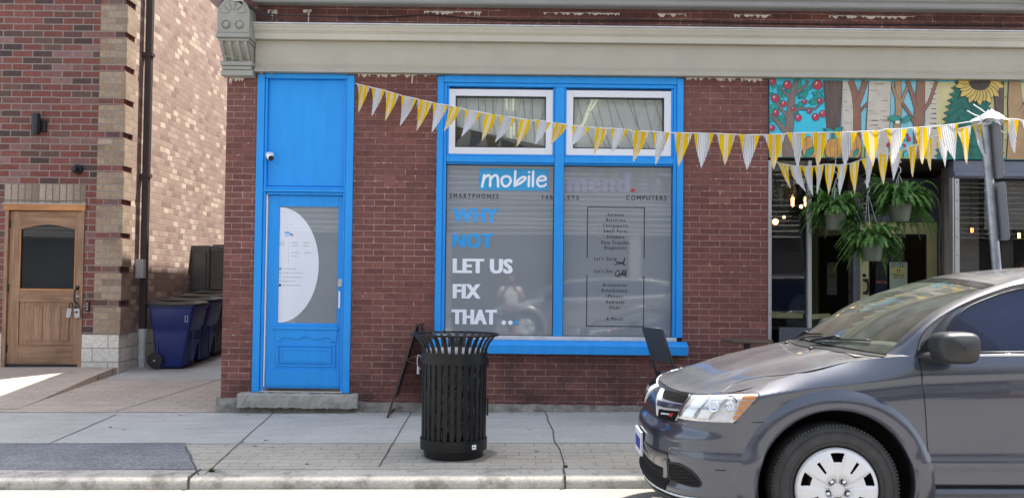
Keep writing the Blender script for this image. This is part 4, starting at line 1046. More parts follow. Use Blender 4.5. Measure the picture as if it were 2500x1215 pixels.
# ================================================================== WEEDS
M['weed'] = mat('weed_green', (.07, .13, .035), .7, var=.3, vscale=20)
def weed(px, py, n, s, lab, Y=None, sd=1):
    q = gp(px, py); rn = random.Random(sd); z = gz(q.x, q.y); b = MB()
    for i in range(n):
        a = rn.uniform(0, 2*PI); l = s*rn.uniform(.4, 1); tip = Vector((q.x+math.cos(a)*l*.7, q.y+math.sin(a)*l*.25-.01, z+l*rn.uniform(.3, .9)))
        bs = Vector((q.x+rn.uniform(-s, s)*.5, q.y-.005, z)); md = bs.lerp(tip, .6)+Vector((0, 0, l*.15)); wv = Vector((-math.sin(a), math.cos(a), 0))*.006
        b.add([bs-wv*.4, bs+wv*.4, md+wv, md-wv, tip], [(0, 1, 2, 3), (3, 2, 4)])
    o = b.build('weed', M['weed'], loc=(q.x, q.y, z)); tag(o, lab, 'weed', 'weeds on the pavement')
weed(1222, 1000, 130, .10, 'clump of green weeds at the foot of the brick wall below the blue window', sd=1)
weed(1380, 1140, 30, .035, 'tiny weed growing in the pavement crack at the kerb below the window', sd=2)
weed(517, 1152, 40, .045, 'small weed in the pavement joint at the kerb beside the dark asphalt patch', sd=3)
weed(1040, 997, 20, .03, 'sparse weed sprouts at the wall foot behind the litter bin', sd=4)
weed(655, 1003, 20, .03, 'sparse weed sprouts at the foot of the door step', sd=5)

# ================================================================== SIGN POST
M['galv'] = mat('galvanised_steel', (.34, .36, .39), .42, metal=.7, var=.25, vscale=14)
M['signback'] = mat('sign_back_grey', (.27, .27, .28), .5, metal=.3)
Yp = 7.66
pt = P(2403, 297, Yp); pb = P(2434, 662, Yp); dirv = (pt-pb)/(pt.z-pb.z); base = pb+dirv*(gz(pb.x, Yp)-pb.z)
t = thing('sign_post', tuple(base), 'leaning galvanised steel street sign post with bunting tied to its top', 'sign post')
b = MB(); b.tube([base, pt], [.035, .035], 14); b.build('post', M['galv'], t, smooth=True, auto=50)
def plate(y0, y1, nm):
    z1 = P(2415, y0, Yp).z; z0 = P(2425, y1, Yp).z
    c1 = pb+dirv*(z1-pb.z); c0 = pb+dirv*(z0-pb.z); a = math.radians(88)
    u = Vector((math.cos(a), -math.sin(a), 0)); nrm = Vector((math.sin(a), math.cos(a), 0)); hw = .15; r = .035
    c = (c0+c1)/2+nrm*.045; hh = (z1-z0)/2
    pts = [(cx+r*math.cos(t0+PI/2*i/5), cz+r*math.sin(t0+PI/2*i/5)) for cx, cz, t0 in ((hw-r, hh-r, 0), (-hw+r, hh-r, PI/2), (-hw+r, -hh+r, PI), (hw-r, -hh+r, 1.5*PI)) for i in range(6)]
    m = MB(); n = len(pts); vs = []
    for k in (-.0015, .0015):
        vs += [tuple(c+u*x+Vector((dirv.x*z, dirv.y*z, z))+nrm*k) for x, z in pts]
    m.add(vs, [tuple(range(n)), tuple(range(2*n-1, n-1, -1))]+[(i, i+n, (i+1) % n+n, (i+1) % n) for i in range(n)])
    o = m.build('sign_plate', M['signback'], t)
    bb = MB()
    for zz_ in (-hh*.75, hh*.75): q = c+Vector((dirv.x*zz_, dirv.y*zz_, zz_)); bb.tube([q-nrm*.09, q+nrm*.012], .008, 8)
    loose(bb.build('bolt', M['silver'], o))
plate(305, 437, 'a'); plate(447, 587, 'b')

# ================================================================== BUNTING
def clothmat(name, stops):
    m = bpy.data.materials.new(name); m.use_nodes = True; n = m.node_tree; n.nodes.clear()
    o = nd(n, 'ShaderNodeOutputMaterial'); d = nd(n, 'ShaderNodeBsdfDiffuse'); tr = nd(n, 'ShaderNodeBsdfTranslucent'); mx = nd(n, 'ShaderNodeMixShader'); mx.inputs[0].default_value = .38
    uvn = nd(n, 'ShaderNodeUVMap'); uvn.uv_map = 'uv'; sx = nd(n, 'ShaderNodeSeparateXYZ'); n.links.new(uvn.outputs[0], sx.inputs[0])
    c = ramp(n, sx.outputs[0], stops, 'CONSTANT')
    c = mixrgb(n, 'MULTIPLY', .5, c, ramp(n, noise(n, 60, 3, uvn.outputs[0]), [(.3, (.85, .85, .85)), (.7, (1.1, 1.1, 1.1))]))
    n.links.new(c, d.inputs[0]); n.links.new(c, tr.inputs[0]); n.links.new(d.outputs[0], mx.inputs[1]); n.links.new(tr.outputs[0], mx.inputs[2]); n.links.new(mx.outputs[0], o.inputs[0])
    return m
wh, gr_, ye, pk = (.82, .82, .82), (.30, .30, .36), (.86, .56, .012), (.82, .66, .38)
SY = [(0, wh), (.05, gr_), (.08, wh), (.12, gr_), (.145, wh), (.17, ye), (.40, wh), (.43, ye), (.445, pk), (.555, ye), (.57, wh), (.60, ye), (.83, wh), (.855, gr_), (.88, wh), (.93, gr_), (.96, wh)]
SW = [(0, wh), (.015, ye), (.22, wh), (.25, gr_), (.285, wh), (.34, gr_), (.36, wh), (.42, gr_), (.435, wh), (.50, gr_), (.515, wh), (.57, gr_), (.59, wh), (.64, gr_), (.665, wh), (.71, gr_), (.745, wh), (.775, ye), (.985, wh)]
CY = clothmat('yellow_striped_cloth', SY); CW = clothmat('white_striped_cloth', SW)
M['cord'] = mat('white_cord', (.7, .7, .7), .8)
pole_top = P(2400, 292, Yp-.03)
def flag(par, a, b_, tip, kind, rn):
    """one pennant hung from a to b with its tip at tip; stripes run down the cloth"""
    W_ = (b_-a); Hh = 14; Wn = 12; vs = []; uv = []; fs = []
    drop = tip-(a+b_)/2
    curl = rn.uniform(-.05, .05); bul = rn.uniform(.010, .034)*rn.choice((-1, 1))
    for j in range(Hh+1):
        v = j/Hh; half = .5*(1-v)**.92
        for i in range(Wn+1):
            s = -1+2*i/Wn; u = .5+s*half
            p = a.lerp(b_, u)+drop*v
            # cloth is cut symmetric then blown: keep straight near the top, swing to the tip
            sw = (v**1.5-v)*Vector((drop.x, drop.y, 0))*.9
            p = p+sw+Vector((0, bul*math.sin(u*PI*2+v*2)*(1-.3*v)+curl*v*math.sin(3*v+u*4), 0))
            if j == 0: p.z += .004
            vs.append(tuple(p)); uv.append((u, 1-v))
    for j in range(Hh):
        for i in range(Wn):
            k = j*(Wn+1)+i; fs.append((k, k+1, k+Wn+2, k+Wn+1))
    m = MB(); m.v = vs; m.f = fs; m.m = [0]*len(fs)
    return m.build('pennant', CY if kind == 'Y' else CW, par, smooth=True, uv=uv)
def bunting(label, A_, B_, flags, seedn, ends, extra=()):
    """A_, B_: real end points; every flag hangs in the vertical plane between them"""
    rn = random.Random(seedn)
    t = thing('bunting_string', tuple(A_), label, 'bunting', 'strings of striped bunting')
    dX, dY = B_.x-A_.x, B_.y-A_.y
    def on(px, py):
        u = (px-CXP)/FPX*1.0
        # intersect the pixel's vertical plane with the string's vertical plane
        lo, hi = -1.0, 2.0
        f = lambda s: P(px, py, A_.y+dY*s).x-(A_.x+dX*s)
        flo = f(lo)
        for _ in range(50):
            s = (lo+hi)/2; fm_ = f(s)
            if (fm_ > 0) == (flo > 0): lo = s
            else: hi = s
        return P(px, py, A_.y+dY*s)
    pts = [ends[0] if isinstance(ends[0], Vector) else on(*ends[0])]
    for (xl, yl_, xr, yr, xt, yt, k) in flags:
        a, b_, tp = on(xl, yl_), on(xr, yr), on(xt, yt)
        tp = tp+Vector((0, rn.uniform(-.03, .03), 0))
        flag(t, a, b_, tp, k, rn); pts += [a+Vector((0, 0, .003)), b_+Vector((0, 0, .003))]
    pts.append(ends[1] if isinstance(ends[1], Vector) else on(*ends[1]))
    MB().tube(pts, .0045, 6).build('cord', M['cord'], t, smooth=True)
    return t
A1 = P(868, 204, F-.06)
S1 = [(872, 206, 903, 213, 876, 277, 'Y'), (907, 215, 940, 221, 909, 286, 'W'), (940, 222, 974, 232, 941, 297, 'Y'), (980, 234, 1017, 242, 976, 309, 'W'), (1019, 243, 1055, 251, 1016, 319, 'Y'), (1056, 252, 1094, 258, 1054, 325, 'W'),
      (1094, 258, 1127, 265, 1083, 322, 'Y'), (1135, 268, 1175, 275, 1126, 335, 'W'), (1178, 276, 1216, 283, 1176, 345, 'Y'), (1220, 283, 1259, 289, 1208, 347, 'W'), (1264, 290, 1302, 295, 1261, 358, 'Y'), (1308, 294, 1345, 299, 1306, 355, 'W'),
      (1349, 300, 1387, 305, 1344, 352, 'Y'), (1396, 307, 1441, 312, 1394, 359, 'W'), (1449, 312, 1485, 315, 1450, 377, 'Y'), (1491, 314, 1534, 317, 1494, 372, 'W'), (1541, 319, 1585, 322, 1546, 396, 'Y'), (1593, 322, 1635, 325, 1601, 403, 'W'),
      (1644, 325, 1690, 326, 1656, 407, 'Y'), (1694, 326, 1743, 327, 1711, 412, 'W'), (1750, 327, 1796, 329, 1768, 405, 'Y'), (1804, 330, 1855, 330, 1823, 416, 'W'), (1864, 330, 1917, 328, 1890, 414, 'Y'), (1921, 326, 1968, 325, 1950, 410, 'W'),
      (1976, 325, 2027, 324, 2000, 407, 'Y'), (2038, 324, 2093, 323, 2065, 407, 'W'), (2102, 322, 2150, 321, 2132, 407, 'Y'), (2161, 317, 2216, 315, 2186, 402, 'W'), (2225, 313, 2275, 310, 2256, 401, 'Y'), (2288, 309, 2340, 303, 2325, 395, 'W')]
bunting('long string of yellow and white striped bunting from the blue door to the post top', A1, pole_top, S1, 11, (A1, pole_top))
S2 = [(1899, 398, 1926, 404, 1931, 461, 'Y'), (1928, 405, 1956, 406, 1963, 472, 'W'), (1957, 407, 1986, 407, 1986, 479, 'W'), (1988, 407, 2012, 402, 1999, 475, 'W'), (2014, 402, 2040, 402, 2017, 478, 'Y'), (2044, 404, 2069, 401, 2048, 479, 'W'),
      (2074, 401, 2098, 393, 2086, 475, 'Y'), (2103, 390, 2136, 384, 2125, 460, 'W'), (2140, 377, 2170, 376, 2155, 453, 'Y'), (2172, 374, 2204, 366, 2180, 442, 'W'), (2212, 362, 2241, 352, 2232, 433, 'Y'), (2247, 346, 2279, 334, 2277, 416, 'Y'), (2287, 332, 2318, 324, 2306, 410, 'W'), (2335, 317, 2372, 308, 2363, 401, 'Y'), (2375, 306, 2396, 302, 2398, 390, 'W')]
A2 = P(1893, 392, F-.08)
bunting('short lower string of striped bunting sagging under the mural to the post top', A2, pole_top, S2, 12, (A2, pole_top))
S3 = [(2450, 290, 2488, 293, 2475, 377, 'W'), (2492, 295, 2532, 298, 2512, 385, 'Y'), (2540, 298, 2580, 300, 2560, 390, 'W'), (2588, 300, 2628, 302, 2608, 392, 'Y')]
B3 = P(3000, 310, Yp+.1); A3 = P(2405, 290, Yp-.03)
bunting('bunting string running from the post top away from the blue window', A3, B3, S3, 13, (A3, (2640, 303)))
# crumpled cloth tied over the post top
b = MB(); rn = random.Random(4); c = pt+Vector((0, -.03, .02)); rows = []
for j in range(9):
    v = j/8; row = []
    for i in range(20):
        a = 2*PI*i/20; r = (.012+.085*v)*(1+.35*math.sin(3*a+1)+.2*math.sin(5*a+v*3))
        row.append((c.x+.03+r*math.cos(a)*1.15, c.y+r*math.sin(a), c.z+.065-.085*v+.012*math.sin(4*a+v*4)))
    rows.append(row)
b.grid(rows, closed=True)
b.tube(catmull([c+Vector((-.15, 0, .06)), c+Vector((-.09, -.02, .02)), c+Vector((0, -.04, 0)), c+Vector((.08, -.03, -.03)), c+Vector((.10, -.02, -.09)), c+Vector((.14, -.02, -.12))]), .005, 6)
b.tube(catmull([c+Vector((-.10, 0, .11)), c+Vector((-.04, -.02, .06)), c+Vector((.02, -.04, .0)), c+Vector((.05, -.05, -.04))]), .0045, 6)
for k in range(7): 
    a = rn.uniform(0, 6); b.tube(catmull([c+Vector((.05*math.cos(a), -.045, .0)), c+Vector((.09*math.cos(a+.5), -.05, rn.uniform(-.05, .04))), c+Vector((.12*math.cos(a+1), -.04, rn.uniform(-.08, .0)))]), .003, 5)
o = b.build('knotted_cloth', M['cord'], loc=tuple(c), smooth=True); tag(o, 'white knotted cloth and cord bundled over the top of the street sign post', 'knotted cloth')
# ================================================================== CAFE FRONT (part of the shop building)
M['cafewood'] = mat('blue_grey_paint', (.13, .14, .19), .5, var=.12, vscale=6, dirt=((.22, .22, .25), 10, .62, .5))
M['cafemetal'] = mat('aluminium_strip', (.40, .40, .39), .4, metal=.3)
M['yellowdoor'] = mat('pale_yellow_paint', (.62, .58, .28), .5, var=.08, vscale=4, dirt=((.30, .27, .12), 9, .62, .5))
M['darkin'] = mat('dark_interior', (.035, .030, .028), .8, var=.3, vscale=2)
M['brownblind'] = mat('brown_blind', (.20, .165, .14), .8, var=.15, vscale=3, stretch=(.3, 1, 14))
M['cafeglass'] = glassmat('cafe_glass', (.88, .90, .91), 1.1, 1.5); M['cafeglass2'] = glassmat('coated_cafe_glass', (.86, .88, .89), .45, 1.5); M['cafeglass3'] = glassmat('slanted_cafe_glass', (.86, .88, .89), .16, 1.5)
M['floorin'] = mat('cafe_floor', (.06, .045, .035), .5)
M['paper'] = mat('notice_paper', (.42, .50, .40), .7)
M['papery'] = mat('notice_yellow', (.55, .50, .18), .7)
Xg0, Xp, Xj = 2.69, 3.10, 4.03
DY = 11.3
b = MB(); b.box(2.666, 2.70, F-.012, F+.10, .2, 2.80); b.box(Xp-.018, Xp+.018, F-.01, F+.08, .22, 2.80)
b.box(4.585, 4.60, F-.01, F+.08, .25, 2.64); b.box(4.607, 4.655, F-.012, F+.08, .25, 2.63)
loose(b.build('metal_post', M['cafemetal'], shop, bevel=.003))
b = MB()
for i in range(12): b.sphere((4.63, F-.013, .5+.19*i), .006, 4); b.sphere((2.684, F-.013, .4+.2*i), .005, 4)
b.build('screw', M['cable'], shop)
b = MB(); b.box(Xg0, Xp-.02, F+.04, F+.046, .45, 2.8); b.build('cafe_window_pane', M['cafeglass'], shop)
b = MB(); b.box(4.66, 12, F+.04, F+.046, .55, 2.63); b.build('cafe_window_pane', M['cafeglass2'], shop)
def vpanel(p, q, th, z0, z1, m, nm, par=shop):
    d = Vector((q[0]-p[0], q[1]-p[1], 0)).normalized(); n_ = Vector((-d.y, d.x, 0))*th/2
    return MB().prism([(p[0]-n_.x, p[1]-n_.y), (q[0]-n_.x, q[1]-n_.y), (q[0]+n_.x, q[1]+n_.y), (p[0]+n_.x, p[1]+n_.y)], z0, z1, 'z').build(nm, m, par)
vpanel((Xp+.03, F+.06), (3.94, 11.2), .006, .45, 2.8, M['cafeglass3'], 'side_pane')
vpanel((Xp+.03, F+.06), (3.94, 11.2), .05, .2, .45, M['cafewood'], 'side_sill')
vpanel((Xg0, F+.04), (Xp-.02, F+.04), .05, .2, .45, M['cafewood'], 'front_sill')
vpanel((4.66, F+.04), (12, F+.04), .06, .2, .55, M['cafewood'], 'front_sill')
b = MB(); b.box(3.93, 3.975, DY-.12, DY+.05, .25, 2.8); b.box(3.98, 4.035, DY-.06, DY+.05, .25, 2.8); b.box(4.95, 5.0, DY-.05, DY+.05, .25, 2.8); b.box(5.003, 5.15, DY-.02, DY+.05, .25, 2.8)
b.box(4.036, 4.949, DY-.04, DY+.05, 2.62, 2.76); b.box(4.036, 4.949, DY-.035, DY+.05, 2.25, 2.34)
b.box(4.86, 4.949, DY-.03, DY+.05, 2.341, 2.619)
jf = b.build('door_surround', M['cafewood'], shop, bevel=.006)
MB().box(4.04, 4.86, DY+.0, DY+.006, 2.34, 2.62).build('transom_pane', M['cafeglass'], jf)
MB().box(4.55, 4.78, DY+.03, DY+.035, 2.36, 2.60).build('transom_card', mat('ribbed_card', (.35, .36, .34), .7), jf)
b = MB(); b.box(4.6, 12, F+.0, F+.12, 2.64, 2.82); b.box(4.6, 12, F-.03, F+.0, 2.655, 2.70)
b.build('window_header', M['cafewood'], shop, bevel=.004)
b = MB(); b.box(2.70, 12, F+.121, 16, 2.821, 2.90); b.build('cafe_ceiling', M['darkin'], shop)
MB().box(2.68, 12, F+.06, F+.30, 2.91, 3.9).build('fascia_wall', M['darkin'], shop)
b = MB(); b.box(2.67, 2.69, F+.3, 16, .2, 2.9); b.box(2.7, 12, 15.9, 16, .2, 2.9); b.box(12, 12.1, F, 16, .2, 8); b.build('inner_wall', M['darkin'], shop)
b = MB(); b.box(5.16, 5.20, F+.7, 13, .3, 2.82); b.box(4.78, 5.16, F+.62, F+.7, .3, 2.82); b.build('brown_partition', M['brownblind'], shop)
b = MB(); b.box(5.0, 12, F+.16, F+.165, 2.12, 2.63); b.build('window_blind', M['brownblind'], shop)
b = MB(); b.add([(2.7, 10.1, gz(2.7, 10.1)), (12, 10.1, gz(12, 10.1)), (12, 16, .33), (2.7, 16, .33)], [(0, 1, 2, 3)]); b.build('cafe_floor', M['floorin'], shop)
# yellow ledge inside the left glass
MB().box(2.71, 3.07, F+.14, F+.40, 1.155, 1.205).build('yellow_ledge', M['yellowdoor'], shop)
vpanel((3.2, F+.32), (3.55, 10.9), .05, 1.14, 1.19, M['yellowdoor'], 'yellow_ledge')
# yellow door
zd0 = .30
b = MB(); b.frame(4.045, 4.94, zd0, 2.245, .10, .115, .135, .22, DY-.03, DY+.02); cd = b.build('yellow_door', M['yellowdoor'], shop, bevel=.004)
MB().frame(4.147, 4.823, .522, 2.108, .016, .016, .02, .02, DY-.015, DY+.02).build('gasket', M['darkin'], cd)
MB().box(4.163, 4.807, DY-.002, DY+.004, .542, 2.088).build('pane', M['cafeglass'], cd)
hp = lambda px, py, Y=DY-.03: P(px, py, Y)
b = MB(); a = hp(2113, 684); c = hp(2113, 714); b.tube(catmull([a, a+Vector((.01, -.05, -.03)), c+Vector((.01, -.05, .03)), c]), .012, 8); b.box(a.x-.03, a.x+.03, DY-.04, DY-.03, a.z-.01, a.z+.02); b.box(c.x-.03, c.x+.03, DY-.04, DY-.03, c.z-.02, c.z+.01)
b.build('handle', M['black'], cd, smooth=False)
b = MB(); q = hp(2112, 744); b.lathe([(0, -.03), (.02, -.03), (.026, -.01), (.028, 0)], tuple(q), 16, axis='y'); b.build('deadbolt', M['brass'], cd, smooth=True)
b = MB(); q = hp(2110, 672); b.lathe([(0, -.012), (.02, -.01), (.022, 0)], tuple(q), 16, axis='y'); b.build('peephole_plug', M['black'], cd, smooth=True)
# notice on the yellow door
def notice(x0_, y0_, x1_, y1_, Y, lab, text):
    a = P(x0_, y1_, Y); c = P(x1_, y0_, Y)
    t = thing('notice', (a.x, Y, a.z), lab, 'notice', None)
    MB().box(a.x, c.x, Y-.0012, Y, a.z, c.z).build('sheet', M['paper'], t)
    if text:
        T = MB(); H_ = c.z-a.z; Wd = c.x-a.x
        MB().box(a.x+Wd*.1, c.x-Wd*.1, Y-.0022, Y-.0014, a.z+H_*.52, c.z-H_*.12).build('yellow_patch', M['papery'], t)
        for s, zz0, zz1, in0 in (('EMERGENCY', .93, .97, .06), ('EXIT ONLY', .85, .90, .10), ('Please use', .60, .66, .16), ('other door', .53, .58, .18)):
            merge(T, glyphs(s, a.x+Wd*in0, c.x-Wd*in0, a.z+H_*zz0, a.z+H_*zz1, Y-.0024, .001, .03))
        T.box(a.x+Wd*.42, a.x+Wd*.46, Y-.003, Y-.0024, a.z+H_*.70, a.z+H_*.80); T.box(a.x+Wd*.38, a.x+Wd*.62, Y-.003, Y-.0024, a.z+H_*.69, a.z+H_*.70); T.box(a.x+Wd*.54, a.x+Wd*.58, Y-.003, Y-.0024, a.z+H_*.70, a.z+H_*.82)
        T.build('print', M['nprint'], t)
notice(2172, 640, 2215, 722, DY-.035, 'pale green paper notice with dark lettering taped on the yellow door glass', True)
# hanging cable by the door
MB().tube(catmull([(4.6, DY-.05, 2.66), (4.85, DY-.07, 2.62), (4.955, DY-.07, 2.4), (4.95, DY-.07, 1.9), (4.965, DY-.07, 1.4), (4.99, DY-.07, .9)]), .006, 6).build('cable', M['cafemetal'], shop, smooth=True)
# neon squiggle sign, unlit
MB().tube(catmull([tuple(P(x, y, 11.25)) for x, y in ((2102, 470), (2112, 462), (2120, 470), (2110, 482), (2104, 474), (2118, 466), (2126, 476), (2116, 486), (2124, 490))]), .006, 6).build('neon_scroll', M['cafemetal'], shop, smooth=True)
# lit lamps inside
def bulb(px, py, Y, r, lab, st=14, kind='globe'):
    q = P(px, py, Y); t = thing('pendant_lamp', (q.x, q.y, q.z), lab, 'lamp', 'lit lamps inside the cafe')
    e = mat('warm_glow', (1, .8, .5), .5, emit=((1, .50, .16), st))
    if kind == 'globe': MB().sphere(tuple(q), r, 8).build('globe', e, t, smooth=True)
    elif kind == 'coil':
        b = MB(); b.tube([(q.x+.014*math.cos(a*3.2), q.y+.014*math.sin(a*3.2), q.z-.05+.1*a/12) for a in [i*.25 for i in range(49)]], .004, 5); b.build('filament', e, t)
        MB().lathe([(0, -.075), (.035, -.06), (.04, 0), (.03, .06), (.016, .085)], tuple(q), 14).build('globe', M['cafeglass'], t, smooth=True)
    else:
        MB().box(q.x-r*.55, q.x+r*.55, q.y-.03, q.y+.03, q.z-r, q.z+r).build('glass_box', e, t, bevel=.005)
        MB().frame(q.x-r*.75, q.x+r*.75, q.z-r*1.2, q.z+r*1.2, r*.18, r*.18, r*.18, r*.18, q.y-.035, q.y+.035).box(q.x-.006, q.x+.006, q.y-.036, q.y-.031, q.z-r, q.z+r).build('cage', M['black'], t)
    MB().tube([(q.x, q.y, q.z+r+(.06 if kind == 'coil' else 0)), (q.x, q.y, 2.82)], .004, 5).build('cord', M['black'], t)
bulb(1893, 541, 11.2, .035, 'round glowing lamp lowest behind the tall cafe glass', 3)
bulb(1935, 492, 11.4, .03, 'glowing spiral filament lamp behind the narrow cafe glass, the farther from the fern', 9, 'coil')
bulb(1967, 492, 11.0, .03, 'glowing spiral filament lamp behind the narrow cafe glass, the nearer to the fern', 9, 'coil')
bulb(1956, 504, 11.9, .022, 'small round glowing lamp between and below the two filament lamps', 6)
bulb(1914, 530, 12.4, .018, 'tiny faint round lamp above the ledge behind the tall cafe glass', 3)
bulb(2370, 562, 10.72, .026, 'small amber box lamp in front of the brown partition beside the yellow door', 3.2, 'box')
bulb(2485, 575, 12.4, .034, 'small amber box lamp deep inside the dark cafe beyond the sign post', 4, 'box')
# tables and chairs faintly seen inside
def bistro(cx, cy, lab):
    t = thing('bistro_chair', (cx, cy, .3), lab, 'chair', 'dark chairs inside the cafe')
    b = MB(); rows = []
    MB().lathe([(0, .74), (.2, .745), (.21, .76), (.2, .775), (0, .775)], (cx, cy, 0), 24).build('seat', M['cafegrey'], t, smooth=True, auto=40)
    for k in range(4):
        a = PI/4+k*PI/2; MB().tube([(cx+.15*math.cos(a), cy+.15*math.sin(a), .75), (cx+.2*math.cos(a), cy+.2*math.sin(a), .3)], .014, 8).build('leg', M['cafeframe'], t, smooth=True)
    pts = [(cx-.2*math.cos(PI*i/16), cy+.17, .76+.62*math.sin(PI*i/16)**.6) for i in range(17)]
    MB().tube(pts, .016, 8).build('backrest', M['cafegrey'], t, smooth=True)
    MB().prism([(p[0], p[2]) for p in pts], cy+.165, cy+.175, 'y').build('back_panel', M['cafegrey'], t)
bistro(3.55, 11.7, 'dark round-backed chair behind the slanted cafe glass'); bistro(4.6, 12.4, 'dark round-backed chair behind the yellow door glass')
t = thing('bistro_table', (3.0, 11.2, .3), 'dark round table inside the left cafe window', 'table')
MB().lathe([(0, 1.0), (.3, 1.0), (.31, 1.02), (.3, 1.03), (0, 1.03)], (3.05, 11.2, 0), 28).build('tabletop', M['tabletop'], t, smooth=True, auto=40)
MB().tube([(3.05, 11.2, .3), (3.05, 11.2, 1.0)], .04, 12).build('pedestal', M['cafeframe'], t, smooth=True)

# ================================================================== MURAL
def pm(name, c, var=.12, sc=8, stretch=None): return mat(name, c, .6, var=var, vscale=sc, stretch=stretch)
mp_ = {'sky': pm('mural_turquoise', (.04, .50, .66)), 'lsky': pm('mural_light_blue', (.22, .53, .60)), 'leaf': pm('mural_leaf_green', (.015, .27, .22)), 'leafd': pm('mural_leaf_dark', (.01, .12, .13)),
       'apple': pm('mural_apple', (.42, .035, .075)), 'dark': pm('mural_outline', (.05, .045, .06)), 'bark': pm('mural_grey_bark', (.20, .145, .12)), 'dbark': pm('mural_dark_bark', (.11, .075, .06), .35, 14, (6, 1, .5)),
       'birch': pm('mural_birch', (.52, .47, .39), .12, 6), 'brown': pm('mural_brown', (.25, .12, .075), .12), 'tan': pm('mural_tan', (.38, .24, .12), .15), 'pale': pm('mural_pale_yellow', (.55, .50, .25)),
       'fir': pm('mural_fir', (.012, .13, .095), .4, 20), 'firl': pm('mural_fir_light', (.03, .27, .20)), 'petal': pm('mural_petal', (.58, .42, .10), .2, 10), 'seed': pm('mural_seed', (.06, .045, .035), .5, 60), 'pump': pm('mural_pumpkin', (.55, .28, .07), .15), 'grass': pm('mural_grass', (.32, .48, .14)), 'white': pm('mural_white', (.72, .72, .66), .05)}
keys = list(mp_); mt = [mp_[k] for k in keys]
mural = thing('mural_board', (4.4, F, 2.83), 'painted mural board with apple tree, birches, fir and sunflower above the cafe front', 'mural')
MB().box(2.675, 8.4, F-.022, F+.02, 2.832, 3.652).build('board', mt, mural)
YB = F-.0222; lay = [0]
PT = MB()
def ply(pts, k, d=None):
    lay[0] += 1; y0_ = YB-.00003*lay[0]-.0003
    q = [P(x, y, YB) for x, y in pts]
    PT.prism([(p.x, max(2.834, min(3.650, p.z))) for p in q], y0_, YB+.0001, 'y', keys.index(k))
def clampx(v): return v
def ell(cx, cy, rx, ry, k, n=14, rot=0):
    c, s = math.cos(rot), math.sin(rot)
    ply([(cx+rx*math.cos(a)*c-ry*math.sin(a)*s, cy+rx*math.cos(a)*s+ry*math.sin(a)*c) for a in [2*PI*i/n for i in range(n)]], k)
def limb(pts, w0, w1, k, out=1.0):
    pts = [Vector((x, y)) for x, y in pts]; n = len(pts)
    for kk, ex in ((('dark', out),) if out else ())+((k, 0),):
        L_, R_ = [], []
        for i, p in enumerate(pts):
            t_ = (pts[min(i+1, n-1)]-pts[max(i-1, 0)]).normalized(); nn = Vector((-t_.y, t_.x)); w_ = (w0+(w1-w0)*i/(n-1))/2+ex
            L_.append(tuple(p+nn*w_)); R_.append(tuple(p-nn*w_))
        ply(L_+R_[::-1], kk)
def leafs(cx, cy, l, rot, k='leaf'):
    pts = []
    for i in range(9):
        t_ = i/8; pts.append((t_*l, l*.22*math.sin(PI*t_)))
    for i in range(7, 0, -1):
        t_ = i/8; pts.append((t_*l, -l*.22*math.sin(PI*t_)))
    c, s = math.cos(rot), math.sin(rot)
    for kk, e in (('leafd', 1.18), (k, 1.0)): ply([(cx+(x*c-y*s)*e, cy+(x*s+y*c)*e) for x, y in pts], kk)
rn = random.Random(21)
ply([(1880, 197), (2014, 198), (2014, 387), (1880, 386)], 'sky'); ply([(2014, 198), (2290, 200), (2290, 389), (2014, 388)], 'lsky')
ply([(2284, 200), (2900, 205), (2900, 395), (2284, 390)], 'pale'); ply([(1880, 372), (1995, 350), (2290, 372), (2290, 389), (1880, 386)], 'grass')
ply([(1895, 340), (1912, 330), (1918, 386), (1895, 386)], 'pale')
for i in range(95):
    x = rn.uniform(1882, 2008); y = rn.uniform(200, 300)
    if y > 262 and x > 1935: continue
    leafs(x, y, rn.uniform(14, 24), rn.uniform(0, 6.28), 'leaf' if rn.random() < .8 else 'firl')
limb([(1924, 386), (1922, 340), (1928, 300), (1932, 250), (1936, 225), (1944, 197)], 26, 8, 'bark'); limb([(1935, 232), (1950, 222), (1968, 210), (1972, 197)], 6, 5, 'bark'); limb([(1915, 320), (1900, 300), (1880, 280)], 12, 6, 'bark')
limb([(1926, 290), (1908, 268), (1896, 250)], 7, 4, 'bark'); limb([(1934, 275), (1955, 265), (1990, 266), (2012, 245)], 6, 3, 'bark'); limb([(1928, 240), (1915, 225), (1903, 215)], 6, 3, 'bark')
for x, y, r in [(1922, 208, 10), (1996, 208, 11.5), (1892, 241, 9.5), (1913, 254, 7.5), (1964, 248, 5.5), (2001, 247, 6.5), (1894, 276, 7.5), (1949, 288, 8), (1991, 286, 8.5), (2009, 278, 8), (1976, 272, 5.5), (1884, 313, 7.5), (1886, 200, 8), (1936, 266, 5)]:
    ell(x, y, r+1, r+1, 'dark'); ell(x, y, r, r, 'apple'); ell(x-r*.25, y-r*.4, r*.14, r*.4, 'white', 8, .6)
ply([(2010, 197), (2057, 198), (2051, 322), (2018, 322)], 'dark'); ply([(2012, 197), (2055, 198), (2049, 322), (2019, 322)], 'dbark')
ply([(2057, 198), (2083, 198), (2082, 330), (2055, 330)], 'birch')
limb([(2092, 385), (2092, 330), (2092, 270), (2086, 225), (2076, 197)], 20, 14, 'brown'); limb([(2092, 255), (2104, 225), (2112, 197)], 14, 12, 'brown'); limb([(2098, 275), (2108, 262), (2120, 250)], 5, 5, 'brown')
ply([(2121, 198), (2176, 199), (2172, 300), (2170, 389), (2110, 389), (2114, 300)], 'dark'); ply([(2122, 198), (2175, 199), (2171, 300), (2168, 389), (2112, 389), (2116, 300)], 'birch')
